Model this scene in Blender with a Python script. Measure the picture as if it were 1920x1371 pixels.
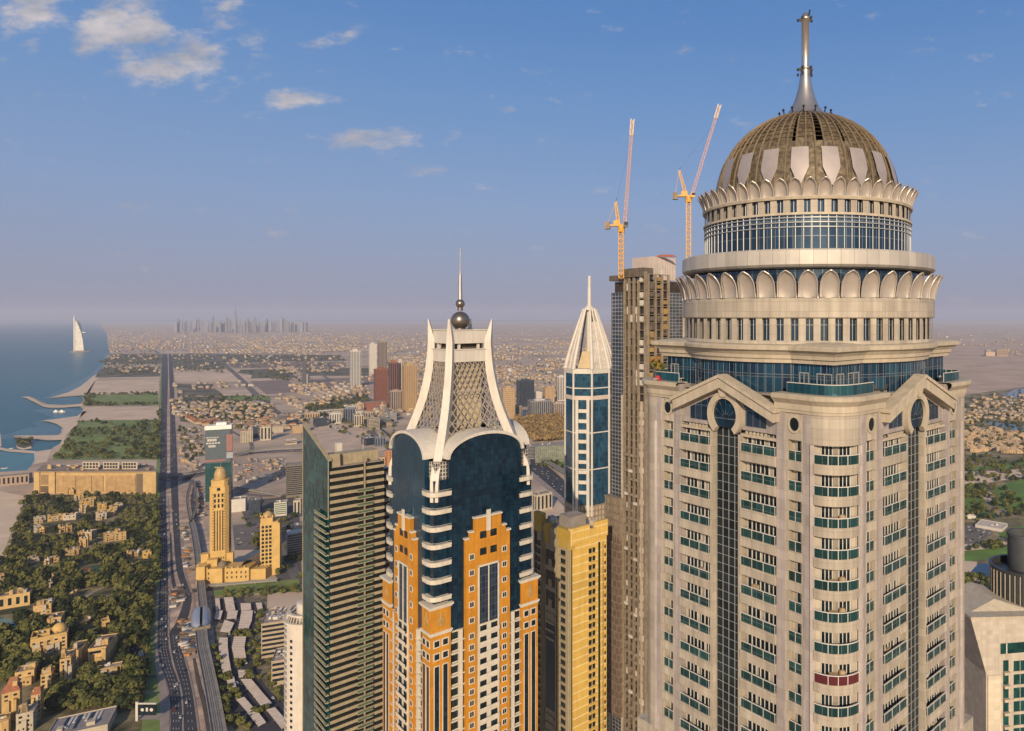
import bpy, math, random
import numpy as np
from math import sin, cos, pi, sqrt, radians, atan2
from mathutils import Vector
for _o in list(bpy.data.objects):
    bpy.data.objects.remove(_o)
SC = bpy.context.scene
COL = SC.collection
rnd = random.Random(7)
# ------------------------------------------------------------------ camera
EYE = 370.0            # metres above the ground
FPX, CX, CY = 1300.0, 1300.0, 595.0    # focal length and principal point in photo pixels (1920 wide)
cam_d = bpy.data.cameras.new('camera')
cam = bpy.data.objects.new('camera', cam_d); COL.objects.link(cam)
cam.location = (0, 0, EYE); cam.rotation_euler = (pi / 2, 0, 0)
cam_d.sensor_fit = 'HORIZONTAL'; cam_d.sensor_width = 36.0
cam_d.lens = FPX / 1920 * 36.0
cam_d.shift_x = (960 - CX) / 1920
cam_d.shift_y = -(685.5 - CY) / 1920
cam_d.clip_start = 1.0; cam_d.clip_end = 200000.0
SC.camera = cam
# ------------------------------------------------------------------ sky, sun, exposure
SUN_AZ, SUN_EL = radians(3.0), radians(22.0)     # behind the camera, a little to its right
sun_dir = Vector((sin(SUN_AZ) * cos(SUN_EL), -cos(SUN_AZ) * cos(SUN_EL), sin(SUN_EL)))
W = bpy.data.worlds.new('World'); SC.world = W; W.use_nodes = True
nt = W.node_tree; N = nt.nodes; L = nt.links; N.clear()
def nd(nt, kind, **kw):
    n = nt.nodes.new(kind)
    for k, v in kw.items():
        setattr(n, k, v)
    return n
def build_world():
    out = nd(nt, 'ShaderNodeOutputWorld')
    bg = nd(nt, 'ShaderNodeBackground'); bg.inputs['Strength'].default_value = SKY_STRENGTH
    sky = nd(nt, 'ShaderNodeTexSky', sky_type='NISHITA'); sky.sun_disc = False
    sky.sun_elevation = SUN_EL; sky.sun_rotation = pi - SUN_AZ
    sky.altitude = 0; sky.air_density = SKY_AIR; sky.dust_density = SKY_DUST; sky.ozone_density = SKY_OZONE
    # the dusty lower air tints the sky towards the horizon
    tg = nd(nt, 'ShaderNodeTexCoord'); sg = nd(nt, 'ShaderNodeSeparateXYZ'); L.new(tg.outputs['Generated'], sg.inputs[0])
    rp = nd(nt, 'ShaderNodeValToRGB'); L.new(sg.outputs[2], rp.inputs[0]); el = rp.color_ramp.elements
    for i, (p, c) in enumerate(SKY_RAMP):
        e = el[i] if i < 2 else el.new(p)
        e.position = p; e.color = (*[v / SKY_STRENGTH / 8 / .97 for v in c], 1)
    sc8 = nd(nt, 'ShaderNodeMixRGB', blend_type='MULTIPLY'); sc8.inputs[0].default_value = 1; L.new(rp.outputs[0], sc8.inputs[1]); sc8.inputs[2].default_value = (8, 8, 8, 1)
    air = nd(nt, 'ShaderNodeMixRGB'); fy = nd(nt, 'ShaderNodeMapRange'); L.new(sg.outputs[1], fy.inputs[0]); fy.inputs[1].default_value = -.6; fy.inputs[2].default_value = .2; fy.inputs[3].default_value = .3; fy.inputs[4].default_value = .88; L.new(fy.outputs[0], air.inputs[0]); L.new(sky.outputs[0], air.inputs[1]); L.new(sc8.outputs[0], air.inputs[2])
    # thin broken clouds on a distant vertical sheet (bearing, height), fixed in the world
    tc = nd(nt, 'ShaderNodeTexCoord')
    sep = nd(nt, 'ShaderNodeSeparateXYZ'); L.new(tc.outputs['Generated'], sep.inputs[0])
    ay = nd(nt, 'ShaderNodeMath', operation='ABSOLUTE'); L.new(sep.outputs[1], ay.inputs[0])
    my = nd(nt, 'ShaderNodeMath', operation='MAXIMUM'); L.new(ay.outputs[0], my.inputs[0]); my.inputs[1].default_value = 0.08
    dx = nd(nt, 'ShaderNodeMath', operation='DIVIDE'); L.new(sep.outputs[0], dx.inputs[0]); L.new(my.outputs[0], dx.inputs[1])
    dy = nd(nt, 'ShaderNodeMath', operation='DIVIDE'); L.new(sep.outputs[2], dy.inputs[0]); L.new(my.outputs[0], dy.inputs[1])
    cmb = nd(nt, 'ShaderNodeCombineXYZ'); L.new(dx.outputs[0], cmb.inputs[0]); L.new(dy.outputs[0], cmb.inputs[1])
    def noise(scale, detail, rough, off):
        mp = nd(nt, 'ShaderNodeMapping'); mp.inputs['Location'].default_value = off
        mp.inputs['Scale'].default_value = (1, 2.1, 1)
        L.new(cmb.outputs[0], mp.inputs[0])
        n = nd(nt, 'ShaderNodeTexNoise'); n.inputs['Scale'].default_value = scale; n.inputs['Detail'].default_value = detail
        n.inputs['Roughness'].default_value = rough; L.new(mp.outputs[0], n.inputs['Vector']); return n
    n1 = noise(15.0, 10, .62, (3.1, 1.7, 0))
    total = None
    # cloud banks: (centre x/z, centre y/z, radius x, radius y, weight)
    for (cx, cy, rx, ry, w) in CLOUDS:
        sx = nd(nt, 'ShaderNodeVectorMath', operation='SUBTRACT'); L.new(cmb.outputs[0], sx.inputs[0]); sx.inputs[1].default_value = (cx, cy, 0)
        dv = nd(nt, 'ShaderNodeVectorMath', operation='MULTIPLY'); L.new(sx.outputs[0], dv.inputs[0]); dv.inputs[1].default_value = (1 / rx, 1 / ry, 0)
        ln = nd(nt, 'ShaderNodeVectorMath', operation='LENGTH'); L.new(dv.outputs[0], ln.inputs[0])
        mr = nd(nt, 'ShaderNodeMapRange', interpolation_type='SMOOTHSTEP'); L.new(ln.outputs['Value'], mr.inputs[0])
        mr.inputs[1].default_value = 0.0; mr.inputs[2].default_value = 1.0; mr.inputs[3].default_value = w; mr.inputs[4].default_value = 0
        if total is None: total = mr
        else:
            a = nd(nt, 'ShaderNodeMath', operation='MAXIMUM'); L.new(total.outputs[0], a.inputs[0]); L.new(mr.outputs[0], a.inputs[1]); total = a
    nx_ = nd(nt, 'ShaderNodeMath', operation='MULTIPLY_ADD'); L.new(n1.outputs[0], nx_.inputs[0]); nx_.inputs[1].default_value = 2.0; nx_.inputs[2].default_value = -.42
    ad = nd(nt, 'ShaderNodeMath', operation='ADD'); L.new(nx_.outputs[0], ad.inputs[0]); L.new(total.outputs[0], ad.inputs[1])
    cm = nd(nt, 'ShaderNodeMapRange', interpolation_type='SMOOTHSTEP'); L.new(ad.outputs[0], cm.inputs[0])
    cm.inputs[1].default_value = .76; cm.inputs[2].default_value = 1.34; cm.inputs[3].default_value = 0; cm.inputs[4].default_value = .9
    n2 = noise(11.0, 5, .6, (8.1, 4.7, 0))
    cc = nd(nt, 'ShaderNodeMapRange'); L.new(n2.outputs[0], cc.inputs[0]); cc.inputs[1].default_value = .35; cc.inputs[2].default_value = .7
    cc.inputs[3].default_value = .0; cc.inputs[4].default_value = 1
    ccol = nd(nt, 'ShaderNodeMixRGB'); L.new(cc.outputs[0], ccol.inputs[0])
    ccol.inputs[1].default_value = CLOUD_A; ccol.inputs[2].default_value = CLOUD_B
    mx = nd(nt, 'ShaderNodeMixRGB'); L.new(cm.outputs[0], mx.inputs[0]); L.new(air.outputs[0], mx.inputs[1]); L.new(ccol.outputs[0], mx.inputs[2])
    L.new(mx.outputs[0], bg.inputs[0]); L.new(bg.outputs[0], out.inputs[0])
SKY_RAMP = [(0.0, (.27, .28, .41)), (1.0, (.028, .075, .19)), (.06, (.265, .30, .455)), (.16, (.225, .325, .545)), (.28, (.15, .29, .56)), (.40, (.095, .235, .535))]
SKY_STRENGTH, SKY_AIR, SKY_DUST, SKY_OZONE = 0.12, 1.0, 1.6, 2.2
CLOUD_A, CLOUD_B = (3.0, 3.1, 3.6, 1), (5.9, 5.3, 5.2, 1)
def _bank(px, py, wx, wy, w): return ((px - CX) / FPX, (CY - py) / FPX, wx / FPX, wy / FPX, w)
CLOUDS = [_bank(230, 45, 170, 120, .74), _bank(330, 115, 190, 100, .68), _bank(50, 15, 170, 90, .66), _bank(70, 88, 70, 35, .46),
          _bank(540, 185, 120, 42, .52), _bank(710, 258, 200, 55, .50), _bank(590, 70, 70, 55, .42), _bank(480, 90, 75, 80, .42),
          _bank(660, 75, 55, 50, .40), _bank(735, 97, 50, 22, .38), _bank(955, 205, 45, 20, .42), _bank(810, 325, 60, 30, .36), _bank(590, 256, 40, 15, .42), _bank(410, 20, 90, 60, .4), _bank(900, 350, 60, 20, .32), _bank(30, 292, 50, 14, .34)]
build_world()
sl = bpy.data.lights.new('sun', 'SUN'); sl.energy = 5.0; sl.angle = radians(.5); sl.color = (1, .80, .575)
so = bpy.data.objects.new('sun', sl); COL.objects.link(so); so.location = (0, -50, 900)
so.rotation_euler = sun_dir.to_track_quat('Z', 'Y').to_euler()
SC.view_settings.view_transform = 'Standard'; SC.view_settings.look = 'None'
SC.view_settings.exposure = -0.05; SC.view_settings.gamma = 1.0
SC.cycles.max_bounces = 6; SC.cycles.diffuse_bounces = 2; SC.cycles.glossy_bounces = 3; SC.cycles.transmission_bounces = 4
SC.cycles.volume_bounces = 0; SC.cycles.transparent_max_bounces = 8; SC.cycles.caustics_reflective = False; SC.cycles.caustics_refractive = False
SC.cycles.sample_clamp_indirect = 4.0
# ------------------------------------------------------------------ materials
MATS = {}
def mat(name, col, rough=.7, metal=0.0, var=.18, vs=.25, grid=None, col2=None, spec=.4, bump=0.0, hue=None, cs=None, stain=0.0):
    """var: brightness variation by world-space noise of scale vs; grid=(w,h,joint,offset,colour) panel joints in metres; col2: second patch colour"""
    if name in MATS: return MATS[name]
    col = tuple(c * .86 for c in col); col2 = col2 and tuple(c * .86 for c in col2)
    m = bpy.data.materials.new(name); m.use_nodes = True; t = m.node_tree; b = t.nodes['Principled BSDF']; lk = t.links
    b.inputs['Roughness'].default_value = rough; b.inputs['Metallic'].default_value = metal; b.inputs['Specular IOR Level'].default_value = spec
    geo = nd(t, 'ShaderNodeNewGeometry')
    rgb = nd(t, 'ShaderNodeRGB'); rgb.outputs[0].default_value = (*col, 1); cur = rgb.outputs[0]
    if grid:
        w, h, j, off, jc = grid
        uv = nd(t, 'ShaderNodeTexCoord')
        br = nd(t, 'ShaderNodeTexBrick'); lk.new(uv.outputs['UV'], br.inputs['Vector'])
        br.offset = off; br.squash = 1
        br.inputs['Scale'].default_value = 1; br.inputs['Brick Width'].default_value = w; br.inputs['Row Height'].default_value = h
        br.inputs['Mortar Size'].default_value = j; br.inputs['Mortar Smooth'].default_value = .1; br.inputs['Bias'].default_value = 0
        br.inputs['Color1'].default_value = (*[c * .9 for c in col], 1)
        br.inputs['Color2'].default_value = (*(col2 if col2 else [min(1, c * 1.1) for c in col]), 1)
        br.inputs['Mortar'].default_value = (*jc, 1); cur = br.outputs['Color']
    elif col2:
        n = nd(t, 'ShaderNodeTexNoise'); n.inputs['Scale'].default_value = cs or vs; n.inputs['Detail'].default_value = 5; n.inputs['Roughness'].default_value = .62
        lk.new(geo.outputs['Position'], n.inputs['Vector'])
        mr = nd(t, 'ShaderNodeMapRange'); mr.inputs[1].default_value = .4; mr.inputs[2].default_value = .6; lk.new(n.outputs[0], mr.inputs[0])
        mx = nd(t, 'ShaderNodeMixRGB'); lk.new(mr.outputs[0], mx.inputs[0]); lk.new(cur, mx.inputs[1]); mx.inputs[2].default_value = (*col2, 1); cur = mx.outputs[0]
    if var:
        n = nd(t, 'ShaderNodeTexNoise'); n.inputs['Scale'].default_value = vs; n.inputs['Detail'].default_value = 6; n.inputs['Roughness'].default_value = .6
        lk.new(geo.outputs['Position'], n.inputs['Vector'])
        mr = nd(t, 'ShaderNodeMapRange'); mr.inputs[1].default_value = .3; mr.inputs[2].default_value = .7
        mr.inputs[3].default_value = 1 - var; mr.inputs[4].default_value = 1 + var; lk.new(n.outputs[0], mr.inputs[0])
        mx = nd(t, 'ShaderNodeMixRGB', blend_type='MULTIPLY'); mx.inputs[0].default_value = 1
        lk.new(cur, mx.inputs[1]); lk.new(mr.outputs[0], mx.inputs[2]); cur = mx.outputs[0]
    if stain:
        mp = nd(t, 'ShaderNodeMapping'); mp.inputs['Scale'].default_value = (1.4, 1.4, .05); lk.new(geo.outputs['Position'], mp.inputs[0])
        n = nd(t, 'ShaderNodeTexNoise'); n.inputs['Scale'].default_value = 1.0; n.inputs['Detail'].default_value = 4; lk.new(mp.outputs[0], n.inputs['Vector'])
        mr = nd(t, 'ShaderNodeMapRange'); mr.inputs[1].default_value = .35; mr.inputs[2].default_value = .65
        mr.inputs[3].default_value = 1 - stain; mr.inputs[4].default_value = 1 + stain * .3; lk.new(n.outputs[0], mr.inputs[0])
        mx = nd(t, 'ShaderNodeMixRGB', blend_type='MULTIPLY'); mx.inputs[0].default_value = 1
        lk.new(cur, mx.inputs[1]); lk.new(mr.outputs[0], mx.inputs[2]); cur = mx.outputs[0]
    if hue:      # per-object tint between col and hue
        oi = nd(t, 'ShaderNodeObjectInfo')
        mx = nd(t, 'ShaderNodeMixRGB'); lk.new(oi.outputs['Random'], mx.inputs[0]); lk.new(cur, mx.inputs[1])
        mx.inputs[2].default_value = (*hue, 1); cur = mx.outputs[0]
    lk.new(cur, b.inputs['Base Color'])
    if bump:
        n = nd(t, 'ShaderNodeTexNoise'); n.inputs['Scale'].default_value = vs * 6; n.inputs['Detail'].default_value = 5
        lk.new(geo.outputs['Position'], n.inputs['Vector'])
        bp = nd(t, 'ShaderNodeBump'); bp.inputs['Strength'].default_value = bump; lk.new(n.outputs[0], bp.inputs['Height']); lk.new(bp.outputs[0], b.inputs['Normal'])
    MATS[name] = m
    return m
def glass(name, col, col2, pane=(1.2, 1.8), joint=.03, jc=(.1, .12, .13), rough=.08, metal=.35, bump=.02):
    """curtain-wall glass: panes of slightly different tint and tilt"""
    if name in MATS: return MATS[name]
    m = bpy.data.materials.new(name); m.use_nodes = True; t = m.node_tree; b = t.nodes['Principled BSDF']; lk = t.links
    b.inputs['Roughness'].default_value = rough; b.inputs['Metallic'].default_value = metal; b.inputs['Specular IOR Level'].default_value = .6
    uv = nd(t, 'ShaderNodeTexCoord')
    br = nd(t, 'ShaderNodeTexBrick'); lk.new(uv.outputs['UV'], br.inputs['Vector']); br.offset = 0
    for k, v in (('Scale', 1), ('Brick Width', pane[0]), ('Row Height', pane[1]), ('Mortar Size', joint), ('Mortar Smooth', .1), ('Bias', 0)):
        br.inputs[k].default_value = v
    br.inputs['Color1'].default_value = (*col, 1); br.inputs['Color2'].default_value = (*col2, 1); br.inputs['Mortar'].default_value = (*jc, 1)
    geo = nd(t, 'ShaderNodeNewGeometry')
    n = nd(t, 'ShaderNodeTexNoise'); n.inputs['Scale'].default_value = .12; n.inputs['Detail'].default_value = 4; lk.new(geo.outputs['Position'], n.inputs['Vector'])
    mr = nd(t, 'ShaderNodeMapRange'); mr.inputs[1].default_value = .35; mr.inputs[2].default_value = .65; mr.inputs[3].default_value = .8; mr.inputs[4].default_value = 1.2; lk.new(n.outputs[0], mr.inputs[0])
    mx = nd(t, 'ShaderNodeMixRGB', blend_type='MULTIPLY'); mx.inputs[0].default_value = 1; lk.new(br.outputs['Color'], mx.inputs[1]); lk.new(mr.outputs[0], mx.inputs[2])
    lk.new(mx.outputs[0], b.inputs['Base Color'])
    bp = nd(t, 'ShaderNodeBump'); bp.inputs['Strength'].default_value = bump * 5; bp.inputs['Distance'].default_value = .3
    sp = nd(t, 'ShaderNodeSeparateColor'); lk.new(br.outputs['Color'], sp.inputs[0])
    n3 = nd(t, 'ShaderNodeTexNoise'); n3.inputs['Scale'].default_value = .5; lk.new(geo.outputs['Position'], n3.inputs['Vector'])
    lk.new(n3.outputs[0], bp.inputs['Height']); lk.new(bp.outputs[0], b.inputs['Normal'])
    MATS[name] = m
    return m
# ------------------------------------------------------------------ mesh helpers
class MB:
    """collects faces, then links ONE mesh object"""
    def __init__(s): s.v = []; s.f = []; s.m = []; s.sm = []; s.uv = {}
    def add(s, vs, fs, mi=0, smooth=False, uvs=None):
        o = len(s.v); s.v.extend(vs)
        for i, f in enumerate(fs):
            if uvs: s.uv[len(s.f)] = uvs[i]
            s.f.append([j + o for j in f]); s.m.append(mi); s.sm.append(smooth)
        return s
    def box(s, x0, x1, y0, y1, z0, z1, mi=0, tp=1.0):
        cx, cy = (x0 + x1) / 2, (y0 + y1) / 2
        q = [(x0, y0), (x1, y0), (x1, y1), (x0, y1)]
        vs = [(x, y, z0) for x, y in q] + [(cx + (x - cx) * tp, cy + (y - cy) * tp, z1) for x, y in q]
        return s.add(vs, [(3, 2, 1, 0), (4, 5, 6, 7), (0, 1, 5, 4), (1, 2, 6, 5), (2, 3, 7, 6), (3, 0, 4, 7)], mi)
    def fbox(s, fr, s0, s1, d0, d1, z0, z1, mi=0):
        q = [(s0, d1), (s1, d1), (s1, d0), (s0, d0)]
        vs = [fr(a, d, z0) for a, d in q] + [fr(a, d, z1) for a, d in q]
        return s.add(vs, [(3, 2, 1, 0), (4, 5, 6, 7), (0, 1, 5, 4), (1, 2, 6, 5), (2, 3, 7, 6), (3, 0, 4, 7)], mi)
    def fquad(s, fr, s0, s1, d, z0, z1, mi=0):
        return s.add([fr(s0, d, z0), fr(s1, d, z0), fr(s1, d, z1), fr(s0, d, z1)], [(0, 1, 2, 3)], mi)
    def fpoly(s, fr, pts, d0, d1, mi=0):
        """polygon in (s,z) of the wall plane, extruded from d0 to d1 (d1 outside)"""
        n = len(pts)
        vs = [fr(a, d1, z) for a, z in pts] + [fr(a, d0, z) for a, z in pts]
        fs = [tuple(range(n)), tuple(range(2 * n - 1, n - 1, -1))] + [(i, i + n, (i + 1) % n + n, (i + 1) % n) for i in range(n)]
        return s.add(vs, fs, mi)
    def prism(s, poly, z0, z1, mi=0, top=None, cap=True, tp=1.0):
        n = len(poly); cx = sum(p[0] for p in poly) / n; cy = sum(p[1] for p in poly) / n
        vs = [(x, y, z0) for x, y in poly] + [(cx + (x - cx) * tp, cy + (y - cy) * tp, z1) for x, y in poly]
        u = [0]
        for i in range(n):
            a, b = poly[i], poly[(i + 1) % n]; u.append(u[-1] + math.hypot(b[0] - a[0], b[1] - a[1]))
        s.add(vs, [(i, (i + 1) % n, (i + 1) % n + n, i + n) for i in range(n)], mi,
              uvs=[[(u[i], z0), (u[i + 1], z0), (u[i + 1], z1), (u[i], z1)] for i in range(n)])
        if cap:
            s.add([vs[i + n] for i in range(n)], [tuple(range(n))], mi if top is None else top)
            s.add([vs[i] for i in range(n)], [tuple(range(n - 1, -1, -1))], mi)
        return s
    def lathe(s, prof, n=48, mi=0, smooth=True, a0=0.0, a1=2 * pi, c=(0, 0)):
        full = abs(a1 - a0 - 2 * pi) < 1e-6; na = n if full else n + 1
        vs = [(c[0] + r * cos(a0 + (a1 - a0) * i / n), c[1] + r * sin(a0 + (a1 - a0) * i / n), z) for r, z in prof for i in range(na)]
        fs = []; uvs = []
        vv = [0]
        for k in range(len(prof) - 1): vv.append(vv[-1] + math.hypot(prof[k + 1][0] - prof[k][0], prof[k + 1][1] - prof[k][1]))
        rm = max(r for r, z in prof)
        for k in range(len(prof) - 1):
            for i in range(n):
                j = (i + 1) % na
                fs.append((k * na + i, k * na + j, (k + 1) * na + j, (k + 1) * na + i))
                u0, u1 = (a1 - a0) * i / n * rm, (a1 - a0) * (i + 1) / n * rm
                uvs.append([(u0, vv[k]), (u1, vv[k]), (u1, vv[k + 1]), (u0, vv[k + 1])])
        return s.add(vs, fs, mi, smooth, uvs)
    def tube(s, p, q, r, n=6, mi=0, r2=None, cap=True):
        p, q = Vector(p), Vector(q); d = (q - p).normalized()
        a = d.orthogonal().normalized(); b = d.cross(a)
        r2 = r if r2 is None else r2
        vs = [tuple(p + (a * cos(2 * pi * i / n) + b * sin(2 * pi * i / n)) * r) for i in range(n)] + \
             [tuple(q + (a * cos(2 * pi * i / n) + b * sin(2 * pi * i / n)) * r2) for i in range(n)]
        s.add(vs, [(i, (i + 1) % n, (i + 1) % n + n, i + n) for i in range(n)], mi, n > 5)
        if cap: s.add(vs, [tuple(range(n - 1, -1, -1)), tuple(range(n, 2 * n))], mi)
        return s
    def sphere(s, c, r, n=16, mi=0, sz=1.0):
        k = max(6, n // 2)
        return s.lathe([(max(1e-3, r * sin(pi * i / k)), c[2] - r * sz * cos(pi * i / k)) for i in range(k + 1)], n, mi, True, c=(c[0], c[1]))
    def sweep(s, path, prof, mi=0, closed=False, smooth=False):
        """prof (d,z) swept along a plan path; d is outward = right of the direction of travel"""
        n = len(path); nrm = []
        for i in range(n):
            a = path[i - 1] if (closed or i > 0) else path[i]; b = path[i]; c = path[(i + 1) % n] if (closed or i < n - 1) else path[i]
            def unit(p, q):
                l = math.hypot(q[0] - p[0], q[1] - p[1])
                return None if l < 1e-9 else ((q[1] - p[1]) / l, -(q[0] - p[0]) / l)
            n1, n2 = unit(a, b), unit(b, c)
            n1 = n1 or n2; n2 = n2 or n1
            mx, my = n1[0] + n2[0], n1[1] + n2[1]; q = max(.3, (mx * mx + my * my) / 2)
            nrm.append((mx / q, my / q))
        vs = [(path[i][0] + nrm[i][0] * d, path[i][1] + nrm[i][1] * d, z) for i in range(n) for d, z in prof]
        m = len(prof); fs = []; uvs = []; u = [0]
        for i in range(n): u.append(u[-1] + math.hypot(path[(i + 1) % n][0] - path[i][0], path[(i + 1) % n][1] - path[i][1]))
        vv = [0]
        for k in range(m - 1): vv.append(vv[-1] + math.hypot(prof[k + 1][0] - prof[k][0], prof[k + 1][1] - prof[k][1]))
        for i in range(n if closed else n - 1):
            j = (i + 1) % n
            for k in range(m - 1):
                fs.append((i * m + k, j * m + k, j * m + k + 1, i * m + k + 1))
                uvs.append([(u[i], vv[k]), (u[i + 1], vv[k]), (u[i + 1], vv[k + 1]), (u[i], vv[k + 1])])
        return s.add(vs, fs, mi, smooth, uvs)
    def sheet(s, pts, z, mi=0): return s.add([(x, y, z) for x, y in pts], [tuple(range(len(pts)))], mi)
    def build(s, name, mats, parent=None, label=None, loc=None, rot=0.0):
        me = bpy.data.meshes.new(name); me.from_pydata(s.v, [], s.f)
        if not isinstance(mats, (list, tuple)): mats = [mats]
        for m in mats: me.materials.append(m)
        nf = len(s.f)
        me.polygons.foreach_set('material_index', np.array(s.m, dtype=np.int32)); me.polygons.foreach_set('use_smooth', np.array(s.sm, dtype=bool))
        ul = me.uv_layers.new(name='UVMap'); out = []
        for i, f in enumerate(s.f):
            q = s.uv.get(i)
            if q is None:
                a, b, c = s.v[f[0]], s.v[f[1]], s.v[f[2]]
                e = (b[0] - a[0], b[1] - a[1], b[2] - a[2]); g = (c[0] - a[0], c[1] - a[1], c[2] - a[2])
                nx, ny, nz = e[1] * g[2] - e[2] * g[1], e[2] * g[0] - e[0] * g[2], e[0] * g[1] - e[1] * g[0]
                l = math.hypot(nx, ny)
                if l > abs(nz) * .5:
                    tx, ty = -ny / l, nx / l
                    q = [(s.v[k][0] * tx + s.v[k][1] * ty, s.v[k][2]) for k in f]
                else: q = [(s.v[k][0], s.v[k][1]) for k in f]
            for p in q: out.extend(p)
        ul.data.foreach_set('uv', np.array(out, dtype=np.float32))
        me.validate(clean_customdata=False)
        o = bpy.data.objects.new(name, me); COL.objects.link(o)
        if parent: o.parent = parent
        if loc: o.location = loc
        if rot: o.rotation_euler = (0, 0, rot)
        if label: o['label'] = label
        return o
def frame(n, org=(0, 0)):
    """wall frame: s to the viewer's right, d outward along n, z up"""
    l = math.hypot(*n); nx, ny = n[0] / l, n[1] / l; tx, ty = -ny, nx
    return lambda s, d, z: (org[0] + tx * s + nx * d, org[1] + ty * s + ny * d, z)
def tag(o, label, cat, group=None, kind='thing'):
    o['label'] = label; o['category'] = cat; o['kind'] = kind
    if group: o['group'] = group
    return o
def thing(name, label, cat, loc=(0, 0, 0), rot=0.0, group=None):
    o = bpy.data.objects.new(name, None); COL.objects.link(o); o.empty_display_size = 1
    o.location = loc; o.rotation_euler = (0, 0, rot)
    return tag(o, label, cat, group)
def dup(root, loc, rot, label=None, group=None, scale=None):
    r = root.copy(); COL.objects.link(r); r.location = loc; r.rotation_euler = (0, 0, rot)
    if label: r['label'] = label
    if group: r['group'] = group
    if scale: r.scale = scale
    for ch in list(root.children):
        c = ch.copy(); COL.objects.link(c); c.parent = r
        for g in ch.children:
            d = g.copy(); COL.objects.link(d); d.parent = c
    return r
def struct(name, mb, m):
    o = mb.build(name, m); o['kind'] = 'structure'; return o
def G(px, py):
    """ground point seen at photo pixel (px,py)"""
    Y = EYE * FPX / (py - CY); return ((px - CX) / FPX * Y, Y)
def A(px, py, Y): return ((px - CX) / FPX * Y, Y, EYE + (CY - py) / FPX * Y)
# ------------------------------------------------------------------ palette
def build_palette():
    mat('stone_cream', (.465, .405, .32), .55, grid=(2.4, 1.22, .03, 0, (.30, .26, .21)), var=.12, vs=.2, stain=.2)
    mat('stone_mauve', (.405, .352, .325), .5, grid=(1.6, 1.22, .03, 0, (.29, .26, .24)), var=.13, vs=.25, stain=.22)
    mat('trim_cream', (.50, .43, .325), .6, var=.1, vs=.6, stain=.12)
    mat('metal_panel', (.50, .46, .405), .5, metal=.2, grid=(1.7, 6, .03, 0, (.22, .2, .18)), var=.1, vs=.3)
    mat('petal_metal', (.54, .48, .42), .42, metal=.4, var=.1, vs=.5)
    mat('spire_metal', (.56, .52, .48), .33, metal=.8, var=.12, vs=.6)
    mat('dome_brown', (.115, .09, .058), .6, metal=.3, var=.4, vs=1.6, col2=(.175, .14, .088), bump=.5)
    mat('dome_panel', (.37, .325, .31), .5, metal=.2, var=.1, vs=.5)
    mat('frame_white', (.66, .63, .57), .5, var=.06, vs=.5)
    mat('white_paint', (.64, .59, .51), .5, var=.08, vs=.15, stain=.1)
    mat('mullion_pale', (.40, .41, .40), .4, metal=.3, var=.08)
    mat('dark_recess', (.02, .018, .016), .8, var=.2)
    glass('window_dark', (.007, .012, .016), (.018, .028, .032), (.9, 1.2), .02, (.012, .016, .016), .12, .0)
    MATS['window_dark'].node_tree.nodes['Principled BSDF'].inputs['Specular IOR Level'].default_value = .3
    glass('glass_teal', (.006, .034, .036), (.015, .065, .066), (1.1, 1.3), .03, (.12, .16, .16), .12, .2)
    glass('glass_rail', (.015, .07, .10), (.04, .15, .19), (.9, 1.3), .03, (.12, .16, .16), .1, .5)
    glass('glass_blue', (.02, .045, .085), (.05, .085, .13), (1.15, 2.0), .04, (.25, .27, .28), .06, .6)
    glass('glass_deep', (.006, .024, .05), (.011, .05, .088), (1.4, 1.75), .05, (.012, .016, .022), .06, .45)
    glass('glass_navy', (.008, .025, .06), (.02, .085, .14), (1.15, 2.0), .04, (.14, .16, .18), .06, .4)
    mat('concrete', (.28, .225, .165), .85, var=.25, vs=.5, stain=.25)
    mat('concrete_dark', (.14, .115, .09), .9, var=.4, vs=.4, stain=.3)
    mat('roof_grey', (.30, .26, .22), .9, var=.25, vs=.15)
    mat('crane_yellow', (.62, .33, .05), .5, var=.15, vs=1)
    mat('crane_red', (.60, .33, .21), .55, var=.15, vs=1)
    mat('asphalt', (.05, .05, .058), .85, var=.3, vs=.03)
    mat('pavement', (.33, .27, .23), .9, var=.2, vs=.08)
    mat('line_paint', (.7, .68, .62), .7, var=.1)
M = MATS
build_palette()
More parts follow.
